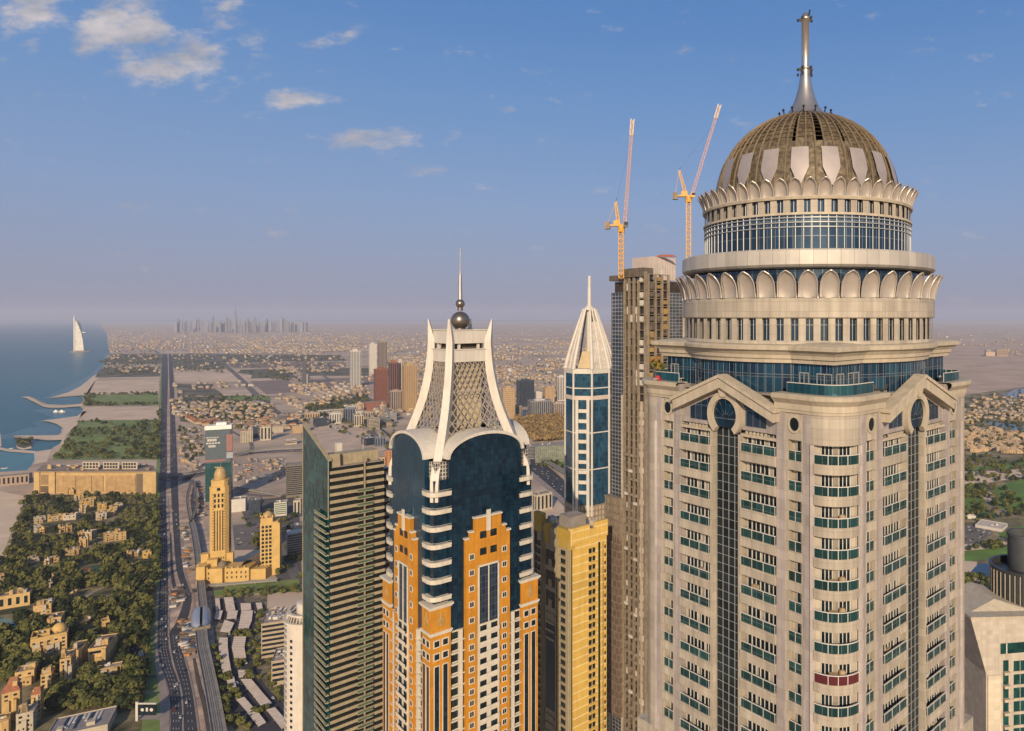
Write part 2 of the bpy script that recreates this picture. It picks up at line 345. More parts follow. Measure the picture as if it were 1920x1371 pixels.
# ================================================================== the domed tower
def arcpts(r, a0, a1, n, c=(0, 0)): return [(c[0] + r * cos(a0 + (a1 - a0) * i / n), c[1] + r * sin(a0 + (a1 - a0) * i / n)) for i in range(n + 1)]
def dome_tower():
    T = thing('domed_tower', 'tallest cream stone tower with silver dome, petal crowns and spire', 'skyscraper', (16.8, 104, 0))
    E = EYE; P = 17.8; FH = 3.65
    z0f = E - 16.07                          # top of the first balcony rail
    NF = 12
    zb = z0f - NF * FH
    # ---- lower shaft, unseen below the frame
    sh = MB(); sh.prism([(-P, -P), (P, -P), (P, P), (-P, P)], 0, zb, 0)
    o = sh.build('lower_shaft', M['stone_cream'], T, rot=pi / 4)
    core = MB(); core.prism([(-15.9, -15.9), (15.9, -15.9), (15.9, 15.9), (-15.9, 15.9)], zb, E - 9.9, 0)
    core.build('core_wall', M['stone_cream'], T, rot=pi / 4)
    wall = MB(); trims = MB()
    zt = E - 9.4
    faces = [(-1, -1), (1, -1), (1, 1), (-1, 1)]
    bayn = {0: (0, -1), 1: (1, 0), 2: (0, 1), 3: (-1, 0)}
    # window recess on the piers: opening width, height
    WO, WW = 11.2, 1.0
    for fi, n in enumerate(faces):
        fr = frame(n); front = n[1] < 0
        for sg in (-1, 1):
            lo, hi = (8.5, 13.6)
            def sb(mb, a, b, d0, d1, z0, z1, mi=0):
                s0, s1 = (a, b) if sg > 0 else (-b, -a); mb.fbox(fr, s0, s1, d0, d1, z0, z1, mi)
            # pier with a recessed cream strip and window openings
            sb(wall, lo, WO - 1.35, 15.9, P, zb, zt, 1); sb(wall, WO + 1.35, hi, 15.9, P, zb, zt, 1)
            sb(wall, WO - 1.35, WO - WW, 15.9, P - .12, zb, zt, 0); sb(wall, WO + WW, WO + 1.35, 15.9, P - .12, zb, zt, 0)
            prev = zt
            for k in range(NF):
                top = z0f - k * FH + 1.25
                sb(wall, WO - WW, WO + WW, 15.9, P - .13, top, prev, 0)
                prev = top - 2.5
                if front:
                    s0, s1 = (WO - WW, WO + WW) if sg > 0 else (-WO - WW, -WO + WW); wall.fbox(fr, s0, s1, 15.9, 16.69, prev, top, 0)
                    w = MB(); s0, s1 = (WO - WW, WO + WW) if sg > 0 else (-WO - WW, -WO + WW)
                    w.fbox(fr, s0 + .75, s1 - .05, 16.7, 16.9, prev + .1, top - .35, 0)
                    for q in (s0 + .75, (s0 + s1) / 2 + .3, s1 - .1): w.fbox(fr, q, q + .07, 16.9, 16.96, prev + .1, top - .35, 1)
                    w.build('window', [M['window_dark'], M['frame_white']], T)
                    r = MB(); r.fbox(fr, s0 + .02, s1 - .02, P - .35, P - .3, prev, prev + 1.1, 0); r.fbox(fr, s0 + .02, s1 - .02, P - .4, P - .27, prev + 1.16, prev + 1.22, 1)
                    r.fbox(fr, (s0 + s1) / 2 - .03, (s0 + s1) / 2 + .03, P - .29, P - .26, prev, prev + 1.15, 1)
                    r.build('window_railing', [M['glass_teal'], M['frame_white']], T)
            sb(wall, WO - WW, WO + WW, 15.9, P - .13, zb, prev, 0)
            # oculus
            if front:
                w = MB(); so_ = WO * sg
                pts = [(so_ + .72 * cos(2 * pi * i / 20), E - 12.9 + .82 * sin(2 * pi * i / 20)) for i in range(20)]
                w.fpoly(fr, pts, P - .15, P - .10, 0); w.build('oculus_window', M['window_dark'], T)
                po = [(so_ + .98 * cos(2 * pi * i / 20), E - 12.9 + 1.08 * sin(2 * pi * i / 20)) for i in range(20)]
                for i in range(20):
                    j = (i + 1) % 20
                    trims.fpoly(fr, [pts[i], po[i], po[j], pts[j]], P - .14, P + .04, 0)
            # jamb columns of the glass strip
            sb(wall, 2.25, 2.75, 15.9, P + .05, zb, E - 15.2, 0)
            # side wall of the balcony recess
            # wall above the balconies up to the pediment
            sb(wall, 2.75, 8.5, 15.9, P - .25, E - 14.55, E - 12.3, 1)
        # triangle under the pediment
        wall.fpoly(fr, [(-8.5, E - 12.3), (8.5, E - 12.3), (8.5, E - 12.0), (0, E - 8.6), (-8.5, E - 12.0)], 15.9, P - .25, 1)
        # raking beams
        for sg in (-1, 1):
            pts = [(0, E - 7.9), (sg * .0, E - 9.2), (sg * 8.9, E - 12.85), (sg * 8.9, E - 11.6)]
            trims.fpoly(fr, pts if sg > 0 else pts[::-1], P - .3, P + 1.2, 0)
            pts = [(0, E - 7.45), (0, E - 7.88), (sg * 9.2, E - 11.65), (sg * 9.2, E - 11.2)]
            trims.fpoly(fr, pts if sg > 0 else pts[::-1], P - .3, P + 1.45, 0)
            if front:
                # raked pane
                w = MB(); q = [(3.35, E - 14.0), (6.7, E - 14.0), (6.7, E - 12.35), (2.4, E - 10.55), (3.35, E - 12.0)]
                q = [(sg * a, b) for a, b in q]
                w.fpoly(fr, q if sg > 0 else q[::-1], P - .24, P - .19, 0); w.build('raked_window', M['glass_blue'], T)
                for i in range(6):
                    a = sg * (3.6 + i * .62); trims.fbox(fr, a - .13, a + .13, P - .26, P - .05, E - 15.35 + .3, E - 14.62, 0)
            trims.fbox(fr, sg * 5.6 - 3.0, sg * 5.6 + 2.9, P - 1.9, P - .1, E - 15.36, E - 15.0, 0)
        # horseshoe arch
        ca = E - 12.85; Ri, Ro = 2.15, 3.0; aa = [radians(-52 + i * (284 / 30)) for i in range(31)]
        for i in range(30):
            a, b = aa[i], aa[i + 1]
            trims.fpoly(fr, [(Ri * cos(a), ca + Ri * sin(a)), (Ro * cos(a), ca + Ro * sin(a)), (Ro * cos(b), ca + Ro * sin(b)), (Ri * cos(b), ca + Ri * sin(b))], P - .4, P + .35, 0)
        trims.fpoly(fr, [(-.45, ca + 2.4), (.45, ca + 2.4), (1.1, E - 8.9), (0, E - 8.45), (-1.1, E - 8.9)], P - .2, P + .6, 0)
        if front:
            w = MB(); w.fpoly(fr, [(2.17 * cos(a), ca + 2.17 * sin(a)) for a in aa], P - .3, P - .1, 0)
            for a in range(0, 181, 30): w.fpoly(fr, [(.5 * cos(radians(a)) - .04 * sin(radians(a)), ca - .5 + .5 * sin(radians(a))), (2.1 * cos(radians(a)) , ca - .5 + 2.5 * sin(radians(a))), (2.1 * cos(radians(a) + .03), ca - .5 + 2.5 * sin(radians(a) + .03)), (.5 * cos(radians(a)) + .04 * sin(radians(a)), ca - .5 + .5 * sin(radians(a)) + .05)], P - .1, P - .06, 1)
            w.fbox(fr, -2.0, 2.0, P - .1, P - .05, ca - .58, ca - .5, 1)
            w.build('arched_window', [M['glass_deep'], mat('mullion_grey', (.16, .18, .21), .4, metal=.4)], T)
            # glass strip with mullions
            w = MB(); w.fbox(fr, -2.25, 2.25, P - .9, P - .75, zb, ca - 1.7, 0)
            for q in (-2.15, -1.05, 0, 1.05, 2.1): w.fbox(fr, q - .03, q + .03, P - .75, P - .66, zb, ca - 1.75, 1)
            z = ca - 1.75
            while z > zb: w.fbox(fr, -2.25, 2.25, P - .75, P - .69, z - .05, z, 1); z -= FH / 3
            w.build('glass_strip', [M['window_dark'], M['mullion_pale']], T)
            # balconies
            for sg in (-1, 1):
                for k in range(NF):
                    zr = z0f - k * FH; s0, s1 = (2.78, 8.47) if sg > 0 else (-8.47, -2.78)
                    b = MB(); b.fbox(fr, s0, s1, P - .35, P + .28, zr - 2.32, zr - 1.1, 0)
                    b.fbox(fr, s0 + .02, s1 - .02, 15.9, P - .36, zr - 1.35, zr - 1.12, 1)
                    b.fbox(fr, s0 + .02, s1 - .02, P - .34, P + .12, zr - 2.42, zr - 2.33, 1)
                    bo = b.build('balcony', [M['stone_cream'], M['trim_cream']], T)
                    r = MB(); r.fbox(fr, s0, s1, P + .1, P + .15, zr - 1.09, zr - .04, 0)
                    r.fbox(fr, s0, s1, P + .06, P + .2, zr - .03, zr + .05, 1)
                    for q in range(4): a = s0 + .04 + (s1 - s0 - .14) * q / 3; r.fbox(fr, a, a + .06, P + .15, P + .19, zr - 1.09, zr - .03, 1)
                    ro = r.build('railing', [M['glass_teal'], M['frame_white']], bo)
                    b2 = MB(); b2.fbox(fr, s0 + .03, s1 - .03, 15.91, 16.88, zr - 1.1, zr + 1.3, 0); b2.build('back_wall', M['stone_cream'], bo)
                    w = MB(); wd = 16.89
                    w.fbox(fr, s0 + .4, s1 - .3, wd, wd + .05, zr - 1.1, zr + 1.2, 0)
                    for q in range(8): a = s0 + .4 + (s1 - s0 - .8) * q / 7; w.fbox(fr, a, a + (.13 if q % 2 else .07), wd + .05, wd + .15, zr - 1.1, zr + 1.2, 1)
                    for q in range(7):
                        if rnd.random() < .16: a = s0 + .5 + (s1 - s0 - .8) * q / 7; w.fbox(fr, a, a + rnd.uniform(.25, .55), wd + .05, wd + .07, zr - 1.1, zr + 1.2, 2)
                    w.build('window', [M['window_dark'], M['frame_white'], mat('curtain', (.42, .37, .30), .9)], bo)
                    if rnd.random() < .22:
                        a = rnd.uniform(s0 + .8, s1 - 1.6); cmb = MB(); cmb.fbox(fr, a, a + rnd.uniform(.4, 1.1), P - 1.2, P - .5, zr - 1.1, zr - 1.1 + rnd.uniform(.7, 1.3), 0)
                        cmb.build('balcony_furniture', mat('furn%d' % rnd.randint(0, 2), [(.42, .30, .18), (.55, .48, .4), (.30, .2, .15)][len([k for k in MATS if k[:4] == 'furn']) % 3], .7), bo)
    # ---- corner bays
    Rb = 3.85; cb = 23.6 - Rb
    half = math.asin(2.97 / Rb)
    for bi in (0, 1, 3, 2):
        n = bayn[bi]; an = atan2(n[1], n[0]); c = (n[0] * cb, n[1] * cb); front = bi == 0
        pts = arcpts(Rb, an - half, an + half, 12, c)          # anticlockwise seen from above = outward on the right
        def arcwall(mb, d0, d1, z0, z1, mi, path=pts): mb.sweep(path, [(d0, z0), (d1, z0), (d1, z1), (d0, z1), (d0, z0)], mi, smooth=False)
        arcwall(wall, -.5, 0, E - 15.0, zt, 0)
        fb = frame(n)
        wall.fbox(fb, -2.97, 2.97, 15, 22.0, zb, zt, 0)
        for sg in (-1, 1): wall.fbox(fb, min(sg * 2.6, sg * 3.1), max(sg * 2.6, sg * 3.1), 15, 22.45, zb, E - 15.05, 1)
        if not front:
            arcwall(wall, -.5, 0, zb, E - 15.0, 0); continue
        ip = arcpts(Rb, an - half * .86, an + half * .86, 10, c)
        for k in range(NF):
            zr = z0f - k * FH
            b = MB(); arcwall(b, -.4, .1, zr - 2.28, zr - 1.1, 0, ip)
            b.add([(x, y, zr - 1.2) for x, y in ip], [tuple(range(len(ip)))], 1); b.add([(x, y, zr - 2.24) for x, y in ip], [tuple(range(len(ip)))][::-1], 1)
            bo = b.build('balcony', [M['stone_cream'], M['trim_cream']], T)
            r = MB(); arcwall(r, 0, .04, zr - 1.09, zr - .05, 0, ip); arcwall(r, -.05, .1, zr - .04, zr + .04, 1, ip)
            for q in (0, 3, 5, 7, 10): x, y = ip[q]; r.tube((x + n[0] * .05, y + n[1] * .05, zr - 1.1), (x + n[0] * .05, y + n[1] * .05, zr), .05, 5, 1)
            r.build('railing', [mat('rail_maroon', (.10, .02, .025), .3) if (k == 7 and bi == 0) else M['glass_teal'], M['frame_white']], bo)
            w = MB()
            for s0 in (-1.75, .35):
                w.fbox(fb, s0, s0 + 1.4, 22.01, 22.06, zr - 1.1, zr + 1.25, 0)
                for q in (0, .45, .9, 1.32): w.fbox(fb, s0 + q, s0 + q + .09, 22.06, 22.12, zr - 1.1, zr + 1.25, 1)
            w.build('window', [M['window_dark'], M['frame_white']], bo)
            if bi == 0 and k in (2, 4, 5, 7):
                cmb = MB(); cmb.fbox(fb, -.9, .2, 22.3, 22.9, zr - 1.1, zr - .2, 0); cmb.sphere((n[0] * 22.6 + .7, n[1] * 22.6, zr - .2), .45, 10); cmb.build('balcony_furniture', mat('furn0', (.42, .30, .18), .7), bo)
    wall.build('facade_wall', [M['stone_cream'], M['stone_mauve']], T)
    # ---- lower cornice over piers and bays
    prof = [(-.5, E - 11.5), (.12, E - 11.5), (.18, E - 11.15), (.3, E - 11.1), (.34, E - 10.4), (.62, E - 10.1), (.95, E - 9.75), (1.0, E - 9.35), (.75, E - 9.2), (-1.2, E - 9.2)]
    for bi in range(4):
        n = bayn[bi]; an = atan2(n[1], n[0]); c = (n[0] * cb, n[1] * cb)
        fl = frame(faces[bi]); 
        n1 = (cos(an - pi / 4), sin(an - pi / 4)); n2 = (cos(an + pi / 4), sin(an + pi / 4))
        f1, f2 = frame(n1), frame(n2)
        path = [f1(8.4, P, 0)[:2], f1(13.3, P, 0)[:2]] + arcpts(Rb, an - half, an + half, 12, c) + [f2(-13.3, P, 0)[:2], f2(-8.4, P, 0)[:2]]
        cn = MB(); cn.sweep(path, prof, 0)
        for q, f in ((path[0], 0), (path[-1], 0)): pass
        cn.build('cornice', M['trim_cream'], T)
        # terrace rail
        ip = [f1(9.6, P - .75, 0)[:2], f1(13.2, P - .75, 0)[:2]] + arcpts(Rb - .8, an - half * .9, an + half * .9, 10, c) + [f2(-13.2, P - .75, 0)[:2], f2(-9.6, P - .75, 0)[:2]]
        r = MB(); r.sweep(ip, [(0, E - 9.25), (.05, E - 9.25), (.05, E - 8.0), (0, E - 8.0), (0, E - 9.25)], 0); r.sweep(ip, [(-.05, E - 8.0), (.1, E - 8.0), (.1, E - 7.92), (-.05, E - 7.92), (-.05, E - 8.0)], 1)
        for q in range(0, len(ip), 2): r.tube((*ip[q], E - 9.2), (*ip[q], E - 7.95), .05, 5, 1)
        r.build('terrace_railing', [M['glass_rail'], M['frame_white']], T)
    ter = MB(); ter.prism([(-17.0, -17.0), (17.0, -17.0), (17.0, 17.0), (-17.0, 17.0)], E - 9.85, E - 9.6, 0)
    ter.build('terrace', M['roof_grey'], T, rot=pi / 4)
    trims.build('pediment', M['trim_cream'], T)
    # ---- penthouse glass and its cornice: circle joined with a square
    def upath(R, h, n=96):
        th = []
        for i in range(n): th.append(2 * pi * i / n)
        for k in range(4):
            th.append(k * pi / 2)
            q = math.acos(min(1, h / R))
            for sg in (-1, 1): th.append((pi / 4 + k * pi / 2 + sg * q) % (2 * pi))
        out = []
        for t in sorted(set(round(a, 6) for a in th)):
            sq = h / max(abs(cos(t - pi / 4)), abs(sin(t - pi / 4))); r = max(R, sq)
            out.append((r * cos(t), r * sin(t)))
        return out
    g = MB(); up = upath(17.0, 14.6); g.sweep(up, [(0, E - 9.6), (0, E - 5.6)], 0, closed=True)
    g.build('penthouse_glazing', M['glass_navy'], T)
    mu = MB()
    last = None; acc = 0
    for i in range(len(up)):
        a, b = up[i], up[(i + 1) % len(up)]; l = math.hypot(b[0] - a[0], b[1] - a[1])
        if a[1] > 6: continue
        k = max(1, round(l / 1.1))
        for q in range(k):
            x, y = a[0] + (b[0] - a[0]) * q / k, a[1] + (b[1] - a[1]) * q / k
            mu.box(x - .025, x + .025, y - .025, y + .025, E - 9.6, E - 5.6, 0)
    mu.sweep(up, [(.01, E - 7.3), (.06, E - 7.3), (.06, E - 7.2), (.01, E - 7.2)], 0, closed=True)
    mu.build('mullion', mat('mullion_grey', (.16, .18, .21), .4, metal=.4), T)
    f45 = frame((-1, -1)); f46 = frame((1, -1))
    for fr, s, w in ((f45, 13.4, 2.2), (f45, -13.0, 1.6), (f46, -13.2, 1.6), (f46, -10.2, 2.4), (f45, 10.4, 1.4)):
        d_ = MB()
        for a in (0, w / 2 - .04, w - .08): d_.fbox(fr, s - w / 2 + a, s - w / 2 + a + .08, 14.62, 14.74, E - 9.6, E - 7.0, 0)
        d_.fbox(fr, s - w / 2, s + w / 2, 14.62, 14.75, E - 7.0, E - 6.86, 0); d_.build('terrace_door', M['mullion_pale'], T)
    cn = MB(); cp = upath(17.5, 15.1)
    cn.sweep(cp, [(-.8, E - 5.75), (.05, E - 5.75), (.1, E - 5.3), (.35, E - 5.2), (.42, E - 4.75), (.8, E - 4.3), (1.25, E - 4.1), (1.3, E - 3.7), (1.1, E - 3.55), (.2, E - 3.3), (-1.5, E - 3.1)], 0, closed=True)
    cn.build('upper_cornice', M['trim_cream'], T)
    # ---- drum with a band of tall windows
    def window_ring(R, z0, z1, n, w, name_wall, m_wall, ph=0.0, frames=True):
        wl = MB(); da = 2 * pi / n; hw = w / 2 / R
        for i in range(n):
            a = i * da + ph
            wl.lathe([(R - .45, z0), (R, z0), (R, z1), (R - .45, z1), (R - .45, z0)], 2, 0, False, a + hw, a + da - hw)
            ax = a; fx = sin(ax)
            if fx < .35:
                g = MB(); g.lathe([(R - .38, z0), (R - .38, z1)], 1, 0, False, a - hw, a + hw)
                x, y = (R - .35) * cos(a), (R - .35) * sin(a)
                g.tube((x, y, z0), (x, y, z1), .04, 4, 1)
                for q in (.33, .66): pass
                g.build(name_wall.replace('wall', 'window'), [M['glass_blue'], M['mullion_pale']], T)
            else: wl.lathe([(R - .38, z0), (R - .38, z1)], 1, 0, False, a - hw, a + hw)
        return wl.build(name_wall, m_wall, T)
    b = MB(); b.lathe([(18.2, E - 3.4), (18.2, E - 2.95), (17.9, E - 2.95)], 96, 0); b.lathe([(17.9, E - .12), (18.25, E - .1), (18.35, E + .02), (18.35, E + 2.3), (18.2, E + 2.45), (16, E + 2.45)], 96, 0, False)
    b.build('drum_band', M['stone_cream'], T)
    window_ring(18.1, E - 2.95, E - .12, 62, .95, 'drum_wall', M['stone_cream'], .02)
    def petal_ring(n, R0, z0, H, flare, width, name):
        """pointed scoops leaning outward"""
        base = MB(); nu, nv = 8, 9
        def pt(u, v, off):
            hw = width / 2 * (1 if v < .45 else max(0, 1 - ((v - .45) / .55) ** 2.0) ** .58)
            lean = flare * (v ** 1.9); cup = .34 * abs(u) ** 2.5 - .02
            return (R0 + lean + cup * (1.0 - .3 * v) + off, u * hw, z0 + H * v)
        vs = []; fs = []
        for off in (0, -.14):
            for j in range(nv + 1):
                for i in range(nu + 1): vs.append(pt(-1 + 2 * i / nu, j / nv * .995, off))
        k = (nu + 1) * (nv + 1)
        for j in range(nv):
            for i in range(nu):
                a = j * (nu + 1) + i; q = (a, a + 1, a + nu + 2, a + nu + 1)
                fs.append(q); fs.append(tuple(x + k for x in q[::-1]))
        for j in range(nv):
            for i in (0, nu):
                a = j * (nu + 1) + i; b_ = a + nu + 1; fs.append((a, b_, b_ + k, a + k))
        base.add(vs, fs, 0, True)
        ol = [pt(-1, j / nv * .995, .02) for j in range(nv + 1)] + [pt(1, j / nv * .995, .02) for j in range(nv, -1, -1)]
        for i in range(len(ol) - 1): base.tube(ol[i], ol[i + 1], .085, 5, 0, cap=False)
        o0 = base.build(name, M['petal_metal'], T); o0.rotation_euler = (0, 0, 0)
        for i in range(1, n):
            o = o0.copy(); COL.objects.link(o); o.parent = T; o.rotation_euler = (0, 0, 2 * pi * i / n)
    petal_ring(44, 18.05, E + 2.5, 3.25, 1.2, 2.3, 'petal')
    b = MB(); b.lathe([(18.0, E + 2.4), (17.9, E + 3.0), (17.0, E + 3.1)], 88, 0); b.build('petal_base', M['petal_metal'], T)
    g = MB(); g.lathe([(16.7, E + 2.5), (16.7, E + 6.2)], 88, 0); g.build('ring_glazing', M['glass_blue'], T)
    b = MB(); b.lathe([(16.0, E + 6.35), (17.7, E + 6.1), (18.15, E + 6.3), (18.45, E + 6.6), (18.45, E + 8.35), (18.2, E + 8.55), (15.0, E + 8.6)], 96, 0, False); b.build('ring_band', M['metal_panel'], T)
    # ---- upper glass drum with mullions and louvre lines
    g = MB(); g.lathe([(15.0, E + 8.5), (15.0, E + 13.2)], 90, 0); g.build('drum_glazing', M['glass_blue'], T)
    mu = MB()
    for i in range(90):
        a = 2 * pi * i / 90
        if sin(a) < .4: mu.tube((15.08 * cos(a), 15.08 * sin(a), E + 8.5), (15.08 * cos(a), 15.08 * sin(a), E + 13.2), .06, 4, 0)
    for z in (11.6, 12.2, 12.8): mu.lathe([(15.0, E + z), (15.2, E + z), (15.2, E + z + .12), (15.0, E + z + .12)], 90, 0, False)
    mu.build('mullion_screen', M['mullion_pale'], T)
    b = MB(); b.lathe([(14.9, E + 13.2), (15.3, E + 13.2), (15.3, E + 13.5), (15.15, E + 13.5)], 90, 0, False); b.lathe([(15.1, E + 15.2), (15.35, E + 15.2), (15.45, E + 15.5), (15.2, E + 15.7), (13.0, E + 16.2)], 90, 0, False); b.build('window_band', M['trim_cream'], T)
    window_ring(15.1, E + 13.5, E + 15.2, 54, .85, 'band_wall', M['stone_cream'], .03)
    petal_ring(52, 14.9, E + 15.3, 2.5, 1.0, 1.65, 'crown_petal')
    # ---- dome
    zd = E + 16.9; Rd = 13.3; Hd = 13.1
    def dp(t, off=0.0):      # t 0 foot .. 1 apex
        a = t * pi / 2 * .955
        return ((Rd + off) * cos(a) ** .92, zd + (Hd + off) * sin(a))
    sh = MB()
    nseg = 120
    gaps = set()
    for c0, wd in ((-90, 1), (-73, 1), (-107, 1)): gaps.add((c0, wd))
    for i in range(nseg):
        a0, a1 = 2 * pi * i / nseg, 2 * pi * (i + 1) / nseg
        am = math.degrees((a0 + a1) / 2); am = am - 360 if am > 180 else am
        tmax = 24
        prof = []
        op = any(abs(am - c0) < w + .6 for c0, w in gaps)
        if op:
            sh.lathe([dp(.0), dp(.18), dp(.36)], 1, 0, True, a0, a1); sh.lathe([dp(.78 if abs(am + 90) < 3 else .68), dp(.9), dp(1)], 1, 0, True, a0, a1)
        else: sh.lathe([dp(t / 14) for t in range(15)], 1, 0, True, a0, a1)
    sh.build('dome_shell', M['dome_brown'], T)
    for i in range(60):
        a = 2 * pi * (i + .5) / 60
        r = MB(); pr = [dp(t / 12, .12) for t in range(13)]
        for k in range(12):
            (r0, z0), (r1, z1) = pr[k], pr[k + 1]
            r.tube((r0 * cos(a), r0 * sin(a), z0), (r1 * cos(a), r1 * sin(a), z1), .13, 5, 0, cap=False)
        r.build('rib', mat('rib_brown', (.30, .22, .13), .5, metal=.4, var=.25, vs=1), T)
    la = MB()
    for t in [.40 + .045 * i for i in range(13)]:
        r0, z0 = dp(t, .02); la.lathe([(r0, z0 - .05), (r0 + .12, z0), (r0, z0 + .06)], 120, 0, False)
    la.build('lattice_ring', mat('lattice_brown', (.22, .16, .09), .6, metal=.3, var=.3, vs=1), T)
    for i in range(20):
        a = 2 * pi * (i + .25) / 20 + .02; hw = pi / 20 * .5
        p = MB(); vs = []; fs = []
        for j in range(10):
            t = .02 + .275 * j / 9; r0, z0 = dp(t, .30); w = hw * 1.14 * (1 if j > 3 else .12 + .88 * j / 4)
            for q in (-1, -.5, 0, .5, 1): vs.append((r0 * cos(a + q * w), r0 * sin(a + q * w), z0))
        for j in range(9):
            for q in range(4): fs.append((j * 5 + q, j * 5 + q + 1, j * 5 + q + 6, j * 5 + q + 5))
        p.add(vs, fs, 0, True); p.build('dome_panel', M['dome_panel'], T)
    # ---- trumpet and mast
    s = MB(); s.lathe([(3.3, E + 30.0), (2.75, E + 30.5), (2.1, E + 31.4), (1.55, E + 32.7), (1.12, E + 34.2), (.85, E + 35.6), (.72, E + 37.0)], 32, 0)
    s.build('trumpet', M['spire_metal'], T)
    s = MB(); s.lathe([(.72, E + 37.0), (.95, E + 37.1), (.95, E + 37.35), (.62, E + 37.5)], 24, 0); s.lathe([(.56, E + 37.5), (.56, E + 44.4), (.9, E + 44.5), (.9, E + 44.75), (.5, E + 45.1), (.42, E + 45.5), (.01, E + 45.5)], 24, 0)
    for z in (36.4, 37.2, 44.6):
        for k in range(5): a = 2 * pi * k / 5 + .4; s.box(1.1 * cos(a) - .14, 1.1 * cos(a) + .14, 1.1 * sin(a) - .14, 1.1 * sin(a) + .14, E + z - .15, E + z + .2, 1)
    s.tube((.5, 0, E + 45.2), (.7, 0, E + 46.1), .12, 5, 1)
    s.build('mast', [M['spire_metal'], M['dark_recess']], T)
    for k in range(14):
        a = 2 * pi * k / 14; s = MB(); s.tube((3.7 * cos(a), 3.7 * sin(a), E + 29.7), (3.9 * cos(a), 3.9 * sin(a), E + 30.5), .1, 5, 0); s.sphere((3.9 * cos(a), 3.9 * sin(a), E + 30.55), .2, 8, 0); s.build('floodlight', M['dark_recess'], T)
    return T
dome_tower()
# ================================================================== neighbouring towers
def wall_windows(T, fr, s0, s1, z0, z1, cols, rows, w, h, d, mats, name='window', limit=None, skip=None):
    """one part per window, frame proud of the wall"""
    out = []
    for j in range(rows):
        zc = z1 - (z1 - z0) * (j + .5) / rows
        for i in range(cols):
            if skip and skip(i, j): continue
            sc = s0 + (s1 - s0) * (i + .5) / cols
            b = MB(); b.fbox(fr, sc - w / 2 - .35, sc + w / 2 + .35, d, d + .12, zc - h / 2 - .35, zc + h / 2 + .35, 1)
            b.fbox(fr, sc - w / 2, sc + w / 2, d + .1, d + .14, zc - h / 2, zc + h / 2, 0)
            b.fbox(fr, sc - .06, sc + .06, d + .14, d + .17, zc - h / 2, zc + h / 2, 1); b.fbox(fr, sc - w / 2, sc + w / 2, d + .14, d + .17, zc - .06, zc + .06, 1)
            out.append(b)
    for b in out: b.build(name, mats, T)
def merge(bs):
    m = MB()
    for b in bs:
        o = len(m.v); m.v += b.v
        for i, f in enumerate(b.f):
            if i in b.uv: m.uv[len(m.f)] = b.uv[i]
            m.f.append([k + o for k in f]); m.m.append(b.m[i]); m.sm.append(b.sm[i])
    return m
def parts_or_rest(bs, name, mats, T, most=100):
    """the first `most` as parts, the rest as one stuff part"""
    for b in bs[:most]: b.build(name, mats, T)
    if len(bs) > most:
        o = merge(bs[most:]).build(name + '_rest', mats, T); o['kind'] = 'stuff'
